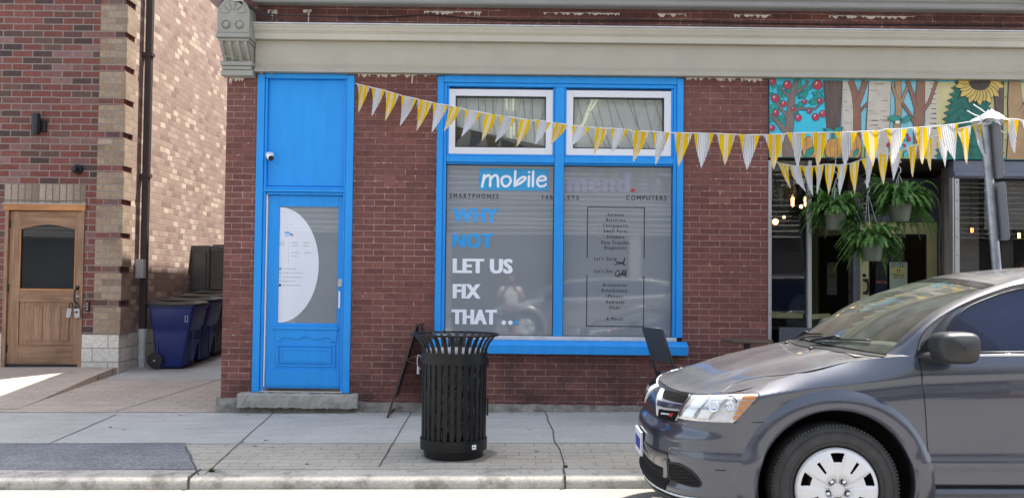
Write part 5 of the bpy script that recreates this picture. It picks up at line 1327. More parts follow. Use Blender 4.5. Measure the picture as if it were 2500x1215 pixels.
for (xa_, xb_) in ((2059, 2080), (2120, 2170)):
    for i in range(16 if xb_-xa_ > 30 else 9):
        y = rn.uniform(203, 318); l = rn.uniform(.15, .5)*(xb_-xa_); x = rn.uniform(xa_, xb_-l) if rn.random() < .5 else rn.choice((xa_+1, xb_-l))
        ply([(x, y), (x+l, y+rn.uniform(-1.5, 1.5)), (x+l, y+rn.uniform(1, 2.2)), (x, y+1.4)], 'bark')
limb([(2188, 322), (2193, 270), (2192, 198)], 15, 14, 'tan'); limb([(2190, 245), (2182, 222), (2176, 200)], 6, 4, 'tan'); limb([(2200, 250), (2210, 225), (2222, 200)], 6, 5, 'tan')
limb([(2246, 388), (2242, 310), (2245, 250), (2250, 198)], 26, 22, 'brown'); limb([(2236, 262), (2226, 230), (2215, 198)], 9, 9, 'brown'); limb([(2232, 300), (2215, 270), (2202, 252)], 7, 6, 'brown')
ply([(2258, 199), (2286, 200), (2286, 389), (2258, 389)], 'birch')
for i in range(10):
    y = 205+i*12; ply([(2270+rn.uniform(-8, 5), y), (2285, y+rn.uniform(-1, 2)), (2285, y+2.4), (2272, y+1.5)], 'dark')
limb([(2252, 272), (2268, 250), (2280, 215), (2286, 199)], 9, 6, 'brown')
# fir with ragged edge
rag = []
for i in range(26):
    t_ = i/25; x = 2335-52*t_**.8+(7 if i % 2 else -7); rag.append((x, 200+189*t_))
rag2 = []
for i in range(26):
    t_ = i/25; x = 2395+55*t_**.8+(5 if i % 2 else -5); rag2.append((x, 200+189*t_))
ply(rag+rag2[::-1], 'dark'); ply([(x+2, y) for x, y in rag]+[(x-2, y) for x, y in rag2[::-1]], 'fir')
for i in range(230):
    y = rn.uniform(206, 385); t_ = (y-200)/189; xl_ = 2340-46*t_**.8; xr_ = 2390+48*t_**.8; x = rn.uniform(xl_, xr_); sl = -1 if x < 2366 else 1
    l = rn.uniform(6, 12); ply([(x, y), (x+sl*l*.5, y+l*.7), (x+sl*l*.8, y+l*.9), (x+sl*l*.2, y+l*.25)], 'firl' if rn.random() < .6 else 'dark')
ply([(2424, 200), (2450, 200), (2447, 390), (2436, 390)], 'dark'); ply([(2426, 200), (2448, 200), (2446, 390), (2438, 390)], 'dbark')
for i in range(15):
    a = PI*(.02+.96*i/14)*1.0; L0 = 62 if i % 2 else 54; x0_, y0_ = 2390, 196; ca, sa = math.cos(a), math.sin(a)
    for kk, e in (('dark', 1.6), ('petal', 0)):
        pts = []
        for j in range(7): t_ = j/6; r = 20+(L0-20)*t_; wd_ = (8*math.sin(PI*min(1, t_*.95+.05))**.7)+e; pts.append((x0_+r*ca-wd_*sa, y0_+r*sa+wd_*ca))
        for j in range(6, -1, -1): t_ = j/6; r = 20+(L0-20)*t_; wd_ = (8*math.sin(PI*min(1, t_*.95+.05))**.7)+e; pts.append((x0_+r*ca+wd_*sa, y0_+r*sa-wd_*ca))
        ply(pts, kk)
ply([(2390+27*math.cos(PI*i/16), 199+23*math.sin(PI*i/16)) for i in range(17)], 'seed')
limb([(2480, 389), (2482, 320), (2476, 250), (2475, 200)], 48, 26, 'tan'); limb([(2488, 275), (2505, 250), (2520, 235)], 8, 6, 'tan')
for x0_ in (2560, 2640, 2720, 2800): limb([(x0_, 395), (x0_+6, 300), (x0_-4, 203)], 36, 26, 'brown' if x0_ % 160 else 'dbark')
for x, y, rx, ry in ((1975, 364, 17, 30), (2080, 358, 22, 34), (2034, 366, 20, 28)):
    ell(x, y, rx+1.5, ry+1, 'dark', 20); ell(x, y, rx, ry, 'pump', 20); ell(x, y, rx*.45+1, ry, 'dark', 20); ell(x, y, rx*.45, ry, 'pump', 20)
limb([(2034, 340), (2034, 326), (2030, 318)], 6, 4, 'leaf'); leafs(2034, 320, 22, -.3); leafs(2034, 322, 22, 3.4); leafs(2080, 386, 24, -1.0, 'firl'); leafs(1962, 386, 34, -.8)
leafs(2165, 288, 32, .1, 'firl'); leafs(2200, 300, 26, -.6, 'firl'); ell(2190, 299, 6, 4, 'white', 8)
for x, y in ((2168, 354), (2206, 357), (2218, 340), (2213, 332)): ell(x, y, 4.5, 6, 'apple', 10)
for x, y in ((2200, 372), (2205, 385), (2192, 380), (2210, 345)): leafs(x, y, 18, rn.uniform(-2, -1), 'sky')
PT.v = [(max(2.677, x), y, z) for x, y, z in PT.v]
PT.build('painting', mt, mural)
b = MB()
for x in (2455, 2462):
    for y in (237, 284, 342): q = P(x, y, YB-.012); b.sphere(tuple(q), .006, 4)
b.build('screw', M['black'], mural)

# ================================================================== HANGING FERNS
M['pot'] = mat('sage_plastic_pot', (.10, .115, .085), .5, var=.1, vscale=8)
def leafmat(name, c1, c2):
    m = bpy.data.materials.new(name); m.use_nodes = True; n = m.node_tree; n.nodes.clear()
    o = nd(n, 'ShaderNodeOutputMaterial'); d = nd(n, 'ShaderNodeBsdfPrincipled'); tr = nd(n, 'ShaderNodeBsdfTranslucent'); mx = nd(n, 'ShaderNodeMixShader'); mx.inputs[0].default_value = .3
    c = ramp(n, noise(n, 11, 3, nd(n, 'ShaderNodeNewGeometry').outputs['Position']), [(.3, c1), (.7, c2)])
    n.links.new(c, d.inputs['Base Color']); n.links.new(c, tr.inputs[0]); setin(d, 'Roughness', .5)
    n.links.new(d.outputs[0], mx.inputs[1]); n.links.new(tr.outputs[0], mx.inputs[2]); n.links.new(mx.outputs[0], o.inputs[0]); return m
M['fern'] = leafmat('fern_green', (.05, .135, .03), (.16, .32, .07))
def fern(px, ptop, pbot, rpx, Y, spread, nf, sd, lab, hook):
    q = P(px, ptop, Y); q2 = P(px, pbot, Y); rn = random.Random(sd); r = rpx/FPX*Y
    t = thing('hanging_fern', tuple(q2), lab, 'hanging plant', 'fern baskets hanging in front of the cafe')
    MB().lathe([(0, q2.z), (r*.72, q2.z), (r*.76, q2.z+.01), (r*.97, q.z-.03), (r*1.05, q.z-.028), (r*1.06, q.z), (r*.98, q.z), (0, q.z-.02)], (q.x, Y, 0), 28).build('pot', M['pot'], t, smooth=True, auto=35)
    b = MB()
    for i in range(nf):
        a = 2*PI*i/nf*2.618+rn.uniform(-.3, .3); L_ = spread*rn.uniform(.5, 1.1); up = rn.uniform(.1, 1.25)
        if math.sin(a) < -.25: L_ *= .8; up = max(up, .7)
        d = Vector((math.cos(a), math.sin(a)*.75, 0)); base_ = Vector((q.x, Y, q.z-.01))+d*r*.4; path = []; n = 22
        for j in range(n+1):
            s = j/n; path.append(base_+d*L_*(s*.95)*(1-.15*s)+Vector((0, 0, L_*(up*1.75*s-(up*.7+.85)*s*s)))+Vector((rn.uniform(-1, 1), rn.uniform(-1, 1), rn.uniform(-1, 1)))*.004)
        b.tube(path, .0018, 3, cap=False)
        for j in range(1, n):
            for hf in (0, .5):
                p = path[j].lerp(path[j+1], hf); tn = (path[j+1]-path[j-1]).normalized(); sd_ = tn.cross(Vector((0, 0, 1))); 
                if sd_.length < .1: sd_ = Vector((1, 0, 0))
                sd_.normalize(); s = (j+hf)/n; ll = .043*math.sin(PI*min(1, .12+s*.88))**.75*rn.uniform(.75, 1.2); wd_ = .0052
                for sg in (-1, 1):
                    dr = (sd_*sg+tn*.35+Vector((0, 0, -.25+rn.uniform(-.25, .25)))).normalized(); e = p+dr*ll; nn = dr.cross(Vector((0, 0, 1)))
                    nn = tn*wd_
                    b.add([p-nn, p+nn, p.lerp(e, .6)+nn*.9, e, p.lerp(e, .6)-nn*.9], [(0, 1, 2, 3, 4)])
    b.build('fronds', M['fern'], t)
    hk = MB(); hx, hz = hook
    H_ = P(hx, hz, Y)
    for a in (0, 2.1, 4.2): hk.tube([(q.x+r*math.cos(a), Y+r*math.sin(a), q.z), (H_.x, Y, H_.z)], .0025, 5)
    hk.tube(catmull([(H_.x, Y, H_.z), (H_.x+.02, Y, H_.z+.02), (H_.x+.015, Y, H_.z+.06), (H_.x-.02, Y, H_.z+.09), (H_.x-.02, Y, H_.z+.12), (H_.x+.01, Y, H_.z+.135), (H_.x+.025, Y, H_.z+.11)]), .0045, 6)
    hk.tube([(H_.x+.0, Y, H_.z+.13), (H_.x, Y, 2.80)], .004, 6)
    hk.tube([(H_.x, Y-.02, 2.80), (H_.x, F+.02, 2.80)], .006, 6)
    hk.build('hanger', M['silver'], t, smooth=True)
fern(2040, 519, 562, 27, 9.86, .40, 140, 1, 'bushy green fern in a sage pot nearest the brick pier, under the low bunting', (2040, 438))
fern(2197, 498, 541, 28, 9.80, .46, 150, 2, 'tallest green fern in a sage pot, its fronds reaching over the yellow door', (2194, 424))
fern(2130, 596, 637, 26, 9.74, .40, 140, 3, 'green fern in a sage pot hanging lowest of the three ferns', (2118, 470))
# ================================================================== CAR
def ci(tab, x):
    """smooth table lookup"""
    if x <= tab[0][0]: return tab[0][1]
    if x >= tab[-1][0]: return tab[-1][1]
    for i in range(len(tab)-1):
        if x <= tab[i+1][0]:
            x0_, y0_ = tab[i]; x1_, y1_ = tab[i+1]; h = x1_-x0_; t_ = (x-x0_)/h
            m0 = (y1_-tab[i-1][1])/(x1_-tab[i-1][0]) if i > 0 else (y1_-y0_)/h
            m1 = (tab[i+2][1]-y0_)/(tab[i+2][0]-x0_) if i+2 < len(tab) else (y1_-y0_)/h
            return (2*t_**3-3*t_**2+1)*y0_+(t_**3-2*t_**2+t_)*h*m0+(-2*t_**3+3*t_**2)*y1_+(t_**3-t_**2)*h*m1
CARX, CARY, NS = .864, 6.37, 2.6
CROT = Matrix.Translation((CARX, CARY, rz(1.85)+.002)) @ Matrix.Rotation(math.radians(-1.1), 4, 'Z') @ Matrix.Rotation(-.0129, 4, 'Y')
def LW(p): return CROT @ Vector((p[0], -p[1], p[2]))
ZS = [(.10, .835), (.30, .855), (.42, .87), (.55, .905), (.67, .945), (.91, 1.015), (1.2, 1.065), (1.45, 1.085), (2.5, 1.09), (3.5, 1.12), (4.4, 1.16), (4.9, 1.14)]
ZC = [(.10, .835), (.2, .862), (.345, .905), (.614, .985), (.883, 1.048), (1.15, 1.090), (1.4, 1.115)]
WZ = [(.18, .845), (.26, .872), (.36, .893), (.44, .902), (.49, .913), (.54, .903), (.62, .905), (.74, .915), (.84, .920), (1.3, .920)]
XF = [(.17, .14), (.22, .055), (.26, .015), (.30, .012), (.33, .03), (.38, .025), (.46, .0), (.54, .0), (.61, .012), (.655, .045), (.70, .055), (.78, .09), (.835, .150), (.87, .17), (1.2, .2)]
XE = .56
CREASE = [(.0, .80), (.40, .845), (.56, .865), (.9, .912), (1.42, .968), (2.5, 1.005), (3.5, 1.04), (4.6, 1.09)]
def wz(z, x):
    r = .092-.058*smooth(1.05, 1.5, x)
    zs_ = ci(ZS, x); zk = interp(CREASE, x); k = max(0, (z-zk)/max(.02, zs_-zk)); k = k*(.75+.25*k)
    lower = .012*math.exp(-((z-.30)/.05)**2)*0
    cutin = .010*math.exp(-((z-zk+.035)/.05)**2)*smooth(.5, .9, x)   # the flank is slightly hollow below the crease
    return ci(WZ, min(z, zk))-r*k-cutin
def xfz(z): return ci(XF, z)
def bsurf(t, z):
    """body shell: t 0..1 round the nose to the flank, above 1 along the flank (metres), z height"""
    if t <= 1:
        a = t*PI/2; xf = xfz(z); k = 2/NS
        x = xf+(XE-xf)*(1-max(0, math.cos(a))**k); w_ = wz(z, x)
        return Vector((x, w_*math.sin(a)**k, z))
    x = XE+(t-1); return Vector((x, wz(z, x)*(1-.05*smooth(3.9, 4.85, x)), z))
def bnorm(t, z):
    e = .01; a = bsurf(t+e, z)-bsurf(max(0, t-e), z); b_ = bsurf(t, z+e)-bsurf(t, z-e); n = a.cross(b_).normalized()
    if n.y < 0 and abs(n.y) > abs(n.x): n = -n
    if abs(n.x) >= abs(n.y) and n.x > 0: n = -n
    return n
def hsurf(s, r):
    """bonnet: s 0 centre..1 fender edge, r 0 nose..1 rear"""
    xf = .150; x0_ = xf+(XE-xf)*(1-(1-min(1, abs(s))**NS)**(1/NS)); xr = 1.06+.235*s*s
    x = x0_+(xr-x0_)*r; zs_ = ci(ZS, x); y = s*wz(zs_, x)
    g = abs(s)**3.2
    crown = (ci(ZC, x)-zs_)*(1-g)
    # raised centre panel with soft creases
    crown += .010*(1-smooth(.50, .60, abs(s)))*smooth(0, .25, r)
    z = zs_+crown*smooth(0, .20, r)**.55
    return Vector((x, y, z))
def project(w_):
    """world point -> photo pixel"""
    v = cam.matrix_world.inverted() @ w_; return CXP+FPX*v.x/-v.z, CYP-FPX*v.y/-v.z
CMI = cam.matrix_world.inverted()
def invert(fn, ur, vr, px, py):
    best = None; u0, u1 = ur; v0, v1 = vr
    for it in range(6):
        N = 24 if it == 0 else 8; best = None
        for i in range(N+1):
            for j in range(N+1):
                u = u0+(u1-u0)*i/N; v = v0+(v1-v0)*j/N; w_ = CMI @ LW(fn(u, v)); d = (CXP+FPX*w_.x/-w_.z-px)**2+(CYP-FPX*w_.y/-w_.z-py)**2
                if best is None or d < best[0]: best = (d, u, v)
        du, dv = (u1-u0)/N*1.5, (v1-v0)/N*1.5
        u0, u1 = max(ur[0], best[1]-du), min(ur[1], best[1]+du); v0, v1 = max(vr[0], best[2]-dv), min(vr[1], best[2]+dv)
    return best[1], best[2]
def paintmat(name, c, dust=True, metal=.7):
    m, n, b = nmat(name)
    geo = nd(n, 'ShaderNodeNewGeometry')
    fl = nd(n, 'ShaderNodeTexVoronoi'); fl.inputs['Scale'].default_value = 900; n.links.new(geo.outputs['Position'], fl.inputs['Vector'])
    cc = mixrgb(n, 'MULTIPLY', .35, c, ramp(n, fl.outputs['Color'], [(0, (.5, .5, .5)), (1, (1.5, 1.5, 1.5))]))
    out = cc
    if dust:
        sx = nd(n, 'ShaderNodeSeparateXYZ'); n.links.new(geo.outputs['Normal'], sx.inputs[0])
        f = ramp(n, sx.outputs[2], [(.55, 0.0), (.97, 1.0)])
        f2 = ramp(n, noise(n, 3.5, 7, geo.outputs['Position'], .65, stretch=(1, 1.6, 1)), [(.3, .22), (.75, .50)])
        ml = nd(n, 'ShaderNodeMath', operation='MULTIPLY'); n.links.new(f, ml.inputs[0]); n.links.new(f2, ml.inputs[1])
        sz = nd(n, 'ShaderNodeSeparateXYZ'); n.links.new(geo.outputs['Position'], sz.inputs[0])
        lo = nd(n, 'ShaderNodeMapRange'); lo.inputs['From Min'].default_value = .62; lo.inputs['From Max'].default_value = .2; n.links.new(sz.outputs[2], lo.inputs['Value'])
        l2 = nd(n, 'ShaderNodeMath', operation='MULTIPLY'); l2.inputs[1].default_value = .10; n.links.new(lo.outputs[0], l2.inputs[0])
        mxx = nd(n, 'ShaderNodeMath', operation='MAXIMUM'); n.links.new(ml.outputs[0], mxx.inputs[0]); n.links.new(l2.outputs[0], mxx.inputs[1])
        out = mixrgb(n, 'MIX', mxx.outputs[0], cc, (.19, .165, .135))
        rr = ramp(n, mxx.outputs[0], [(0, 0.30), (.7, .75)]); n.links.new(rr, b.inputs['Roughness'])
        mm = nd(n, 'ShaderNodeMath', operation='MULTIPLY_ADD'); mm.inputs[1].default_value = -metal; mm.inputs[2].default_value = metal; n.links.new(mxx.outputs[0], mm.inputs[0]); n.links.new(mm.outputs[0], b.inputs['Metallic'])
        cw = nd(n, 'ShaderNodeMath', operation='MULTIPLY_ADD'); cw.inputs[1].default_value = -.75; cw.inputs[2].default_value = 1; n.links.new(mxx.outputs[0], cw.inputs[0]); n.links.new(cw.outputs[0], b.inputs['Coat Weight'])
    else: setin(b, 'Metallic', metal); setin(b, 'Coat Weight', 1); setin(b, 'Roughness', .3)
    n.links.new(out, b.inputs['Base Color']); setin(b, 'Coat Roughness', .02); setin(b, 'Coat IOR', 1.55)
    return m
M['paint'] = paintmat('granite_grey_metallic', (.062, .070, .096))
M['blackplastic'] = mat('black_trim', (.016, .017, .019), .45, bumps=(250, .15))
M['glossblack'] = mat('gloss_black', (.012, .013, .016), .25, coat=.3)
M['carglass'] = glassmat('windscreen_glass', (.62, .68, .64), 2.0, 1.5)
def hazed(name, gl):
    m = gl; n = m.node_tree; o = [x for x in n.nodes if x.type == 'OUTPUT_MATERIAL'][0]; src = o.inputs[0].links[0].from_socket
    d = nd(n, 'ShaderNodeBsdfDiffuse'); d.inputs[0].default_value = (.42, .45, .38, 1); mx = nd(n, 'ShaderNodeMixShader'); mx.inputs[0].default_value = .16
    n.links.new(ramp(n, noise(n, 6, 6), [(.3, .06), (.75, .16)]), mx.inputs[0])
    n.links.new(src, mx.inputs[1]); n.links.new(d.outputs[0], mx.inputs[2]); n.links.new(mx.outputs[0], o.inputs[0]); return m
M['carglass'] = hazed('dusty', M['carglass'])
M['tint'] = mat('tinted_side_glass', (.012, .020, .055), .05, spec=.35)
M['tyre'] = mat('tyre_rubber', (.036, .036, .037), .75, var=.3, vscale=14, bumps=(60, .3))
M['hubsilver'] = mat('silver_hubcap', (.66, .66, .67), .42, metal=.12, coat=.15)
M['welldark'] = mat('wheel_well', (.008, .008, .008), .9)
M['rusty'] = mat('rusty_brake', (.10, .055, .035), .7, metal=.5, var=.4, vscale=20)
M['lens'] = glassmat('clear_lens', (.95, .96, .97), .45, 1.45)
M['amber'] = mat('amber_reflector', (.55, .20, .05), .35, coat=.6)
M['reflector'] = mat('lamp_reflector', (.60, .61, .62), .5, var=.15, vscale=30)
M['lampwhite'] = mat('lamp_ribs', (.74, .73, .70), .3, coat=.3)
M['meshdark'] = mat('grille_black', (.010, .010, .011), .85, spec=.2)
M['strutgrey'] = mat('lamp_grey', (.40, .40, .40), .4)
M['dash'] = mat('dashboard', (.16, .155, .14), .8)
M['seatf'] = mat('car_seat_fabric', (.03, .03, .033), .9)
M['redemblem'] = mat('red_emblem', (.5, .01, .02), .4)
M['plate'] = mat('plate_white', (.62, .64, .70), .4)
M['platetext'] = mat('plate_blue', (.03, .05, .30), .5)
car = thing('parked_car', tuple(LW((2.4, 0, 0))), 'dark grey dusty crossover car with silver wheel covers, parked at the kerb', 'car', 'crossover cars parked along the street')
def cb(m): m.v = [tuple(LW(p)) for p in m.v]; return m
def mir(rows): return [[(p[0], -p[1], p[2]) for p in r] for r in rows]
def gridp(name, rows, m, par=car, both=True, smooth_=True, auto=None, solid=0, flip=False):
    b = MB().grid([[tuple(p) for p in r] for r in rows])
    if both: b.grid(mir(rows))
    return cb(b).build(name, m, par, smooth=smooth_, auto=auto, solid=solid)
RA, ZA = .44, .352
AX = (.98, 3.87)
NZ = 64
def column(t, zb, extra=0):
    x = bsurf(t, .84).x; zt = ci(ZS, x)
    if t > 1: x = XE+(t-1)
    return [bsurf(t, zb+(zt-zb)*(i/NZ)) for i in range(NZ+1)]
def sh(col, x0_, f):
    """lean the shut line slightly"""
    return [Vector((p.x+f*(1.0-p.z), p.y, p.z)) for p in col]
def sidecols(xa, xb, step=.04):
    """flank columns with the wheel arch cut out; yields groups of rows without gaps"""
    groups = []; cur_ = []; x = xa
    marks = [xa]
    for c in AX:
        if xa < c+RA and xb > c-RA:
            marks += [c-RA*math.cos(PI*i/40) for i in range(41)]
    n = int((xb-xa)/step); marks += [xa+(xb-xa)*i/n for i in range(n+1)]
    marks = sorted(set(round(q, 5) for q in marks if xa-1e-6 <= q <= xb+1e-6))
    for x in marks:
        d = min(abs(x-c) for c in AX)
        if abs(d-RA) < 1e-4:
            inside = None
            full = column(1+x-XE, .20 if True else 0); arch_ = column(1+x-XE, ZA)
            c = min(AX, key=lambda q: abs(x-q))
            if x < c: cur_.append(full); groups.append(cur_); cur_ = [arch_]
            else: cur_.append(arch_); groups.append(cur_); cur_ = [full]
        elif d < RA: cur_.append(column(1+x-XE, ZA+math.sqrt(RA*RA-d*d)))
        else: cur_.append(column(1+x-XE, .20))
    groups.append(cur_); return groups
XD = 1.452
b = MB()
front = [column(1-(1-i/30), .17+.03*smooth(0, 1, i/30)) for i in range(31)]
gs = sidecols(XE, XD)
gs[0] = front[:-1]+gs[0]
gs[-1][-1] = sh(gs[-1][-1], XD, .075); 
if len(gs[-1]) > 2: gs[-1][-2] = sh(gs[-1][-2], XD, .04)
for g_ in gs:
    if len(g_) > 1: b.grid([[tuple(p) for p in r] for r in g_]); b.grid(mir(g_))
body = cb(b).build('body', M['paint'], car, smooth=True)
# rear quarter and tail
b = MB()
for g_ in sidecols(3.50, 4.55):
    if len(g_) > 1: b.grid([[tuple(p) for p in r] for r in g_]); b.grid(mir(g_))
tail = []
for i in range(17):
    a = PI/2*i/16
    tail.append([Vector((4.55+.34*math.sin(a)**.7*(1-.25*smooth(.7, 1.16, z)), wz(z, 4.55)*.96*max(0, math.cos(a))**.6, z)) for z in [.25+(ci(ZS, 4.6)-.25)*j/NZ for j in range(NZ+1)]])
b.grid([[tuple(p) for p in r] for r in tail]); b.grid(mir(tail)); cb(b).build('rear_quarter', M['paint'], car, smooth=True)
# doors
def door(xa, xb, nm='door'):
    out = []
    for sgn in (1, -1):
        cols = []
        n = 26
        for i in range(n+1):
            x = xa+(xb-xa)*i/n; c = column(1+x-XE, .375)
            fa = .075*max(0, 1-i/6) if xa < 2 else 0
            cols.append(sh(c, x, fa))
        # return edges
        e0 = [Vector((p.x+.004, p.y-.03, p.z)) for p in cols[0]]; e1 = [Vector((p.x-.004, p.y-.03, p.z)) for p in cols[-1]]
        low = [[Vector((c[0].x, c[0].y-.03, c[0].z)) for c in cols], [c[0] for c in cols]]
        rows = [e0]+cols+[e1]
        m = MB(); f = (lambda p: (p[0], sgn*p[1], p[2]))
        m.grid([[f(p) for p in r] for r in rows]); m.grid([[f(p) for p in r] for r in low])
        out.append(cb(m).build(nm, M['paint'], car, smooth=True, auto=50))
    return out
fd = door(XD+.007, 2.54); rd = door(2.547, 3.495)
for x in (2.32, 3.30):
    for sgn, dd_ in ((1, 0), (-1, 1)):
        h_ = MB().tube(catmull([(x-.09, sgn*.915, .96), (x-.05, sgn*.945, .965), (x+.07, sgn*.945, .97), (x+.10, sgn*.915, .965)]), .014, 8)
        cb(h_).build('handle', M['paint'], (fd if x < 2.5 else rd)[dd_], smooth=True)
# sills and dark inner shell
b = MB(); rows = [[(x, wz(.3, 2)+dy, z) for x in (1.42, 2, 3, 3.43)] for dy, z in ((-.05, .37), (-.012, .36), (-.010, .27), (-.04, .19), (-.2, .17))]
b.grid(rows); b.grid(mir(rows)); cb(b).build('sill', M['paint'], car, smooth=True, auto=40)
b = MB(); b.box(.30, 4.6, -.80, .80, .20, .24); b.box(1.45, 1.47, -.85, .85, .3, 1.0); b.box(.25, .27, -.5, .5, .3, .8)
cb(b).build('underbody', M['welldark'], car)
for c in AX:
    for sgn in (1, -1):
        rows = [[(c+rr*math.cos(a), sgn*yy, ZA+rr*math.sin(a)) for a in [-.35+(PI+.7)*i/30 for i in range(31)]] for rr, yy in ((RA+.004, .905), (RA+.03, .86), (RA+.03, .55), (.02, .55))]
        cb(MB().grid(rows)).build('wheel_well', M['welldark'], car, smooth=True)
        # flared arch lip
        def ys(x, z):
            z = max(.2, z)
            if x < XE:
                xf = xfz(z); k = (x-xf)/(XE-xf); s_ = max(0, 1-(1-min(1, max(0, k)))**NS)**(1/NS); return wz(z, x)*s_
            return wz(z, x)
        rows = []
        for (dr, dy) in ((-.006, -.05), (-.008, .004), (.0, .016), (.03, .024), (.06, .024), (.085, .014), (.115, -.004)):
            rows.append([(c+(RA+dr)*math.cos(a), sgn*(ys(c+(RA+dr)*math.cos(a), ZA+(RA+dr)*math.sin(a))+dy), ZA+(RA+dr)*math.sin(a)) for a in [-.30+(PI+.55)*i/48 for i in range(49)]])
        cb(MB().grid(rows)).build('arch_lip', M['paint'], car, smooth=True)
# bonnet
rows = []
for i in range(41):
    s = -1+2*i/40; s = math.copysign(abs(s)**.85, s); rows.append([tuple(hsurf(s, (j/30)**1.4)) for j in range(31)])
hood = cb(MB().grid(rows)).build('bonnet', M['paint'], car, smooth=True)
# cowl, windscreen, pillars, roof
def sym(fn, n=24): return [fn(-1+2*i/n) for i in range(n+1)]
WBt = lambda s: Vector((1.10+.21*abs(s)**2.2, .79*s, 1.118-.03*s*s))
WTp = lambda s: Vector((1.95+.07*s*s, .60*s, 1.522-.042*abs(s)**2.2))
hr = lambda s: hsurf(s, .965)+Vector((0, 0, .005))
cow = [[tuple(hr(s_/12)) for s_ in range(-12, 13)], [tuple(hr(s_/12)*.5+WBt(s_/12)*.5+Vector((0, 0, -.006))) for s_ in range(-12, 13)], [tuple(WBt(s_/12)+Vector((.01, 0, -.004))) for s_ in range(-12, 13)]]
cb(MB().grid(cow)).build('cowl', M['blackplastic'], car, smooth=True)
rows = []
for j in range(17):
    v = j/16; rows.append([tuple(WBt(s_/14).lerp(WTp(s_/14), v)+Vector((-.045*math.sin(PI*v), 0, .045*math.sin(PI*v)))) for s_ in range(-14, 15)])
ws = cb(MB().grid(rows)).build('windscreen', M['carglass'], car, smooth=True)
rows2 = []
for j in (14.6, 15.2, 16):
    v = j/16; rows2.append([tuple(WBt(s_/14).lerp(WTp(s_/14), v)+Vector((-.045*math.sin(PI*v)-.002, 0, .045*math.sin(PI*v)+.002))) for s_ in range(-14, 15)])
cb(MB().grid(rows2)).build('screen_border', M['glossblack'], ws, smooth=True)
Wc = catmull([WBt(1)+Vector((.0, 0, -.0))]+[WBt(1).lerp(WTp(1), v)+Vector((-.045*math.sin(PI*v), 0, .045*math.sin(PI*v))) for v in (.25, .5, .75)]+[WTp(1), Vector((2.20, .632, 1.528)), Vector((2.6, .645, 1.552)), Vector((3.3, .645, 1.565)), Vector((4.1, .63, 1.542)), Vector((4.62, .58, 1.47))], 6)
Dc = catmull([(1.42, .885, 1.03), (1.45, .883, 1.137), (1.485, .872, 1.215), (1.593, .842, 1.299), (1.754, .80, 1.378), (1.941, .752, 1.442), (2.14, .712, 1.488), (2.6, .69, 1.524), (3.3, .685, 1.536), (4.1, .672, 1.51), (4.62, .62, 1.42)][:10+1], 6)
nmin = min(len(Wc), len(Dc))
def resamp(c, n):
    c = [Vector(p) for p in c]; L_ = [0]
    for a, b2 in zip(c, c[1:]): L_.append(L_[-1]+(b2-a).length)
    out = []
    for i in range(n+1):
        d = L_[-1]*i/n; k = max(j for j in range(len(L_)) if L_[j] <= d+1e-9); k = min(k, len(c)-2)
        out.append(c[k].lerp(c[k+1], (d-L_[k])/max(1e-9, L_[k+1]-L_[k])))
    return out
# match the two curves by x so the pillar strip stays even
def atx(c, x):
    c = [Vector(p) for p in c]
    for a, b2 in zip(c, c[1:]):
        if a.x <= x <= b2.x: return a.lerp(b2, (x-a.x)/max(1e-9, b2.x-a.x))
    return c[0] if x < c[0].x else c[-1]
ws_ = resamp(Wc, 60); ds_ = resamp(Dc, 60)
mid = [(a+b2)/2+Vector((-.004, .018, .012)) for a, b2 in zip(ws_, ds_)]
strip_ = [[Vector(p) for p in ws_], [a.lerp(m_, .55)+Vector((0, .004, .004)) for a, m_ in zip(ws_, mid)], mid, [b2.lerp(m_, .5)+Vector((0, .004, .002)) for b2, m_ in zip(ds_, mid)], ds_]
gridp('pillar_and_rail', strip_, M['paint'])
# infill between fender top and pillar foot
rows = [[bsurf(1+x-XE, ci(ZS, x)) for x in (1.20, 1.26, 1.33, 1.40, XD)], [Vector((x, .78+.09*smooth(1.2, 1.45, x), ci(ZS, x)+.006)) for x in (1.22, 1.28, 1.35, 1.41, XD)]]
rows = [[bsurf(1+x-XE, ci(ZS, x)) for x in (1.28, 1.34, 1.40, XD)], [WBt(1).lerp(Vector((1.44, .87, 1.10)), k/3) for k in range(4)]]
gridp('pillar_foot', rows, M['paint'])
# roof
ZR = [(1.95, 1.522), (2.07, 1.549), (2.28, 1.574), (2.5, 1.592), (3.2, 1.612), (4.0, 1.592), (4.62, 1.52)]
rows = []
for i in range(31):
    k = i/30; e = atx(Wc, 2.02+(4.62-2.02)*k); xc_ = 1.95+(4.62-1.95)*k; zc_ = ci(ZR, xc_); row = []
    for j in range(21):
        s = -1+2*j/20; g = abs(s)**2.4; row.append((xc_+(e.x-xc_)*s*s, e.y*s, zc_-(zc_-e.z)*g))
    rows.append(row)
cb(MB().grid(rows)).build('roof', M['paint'], car, smooth=True)
rows = [[(4.62, .58*s/10, 1.54-.05*abs(s/10)**2.4) for s in range(-10, 11)], [(4.80, .80*s/10, 1.12) for s in range(-10, 11)]]
cb(MB().grid(rows)).build('rear_window', M['tint'], car, smooth=True)
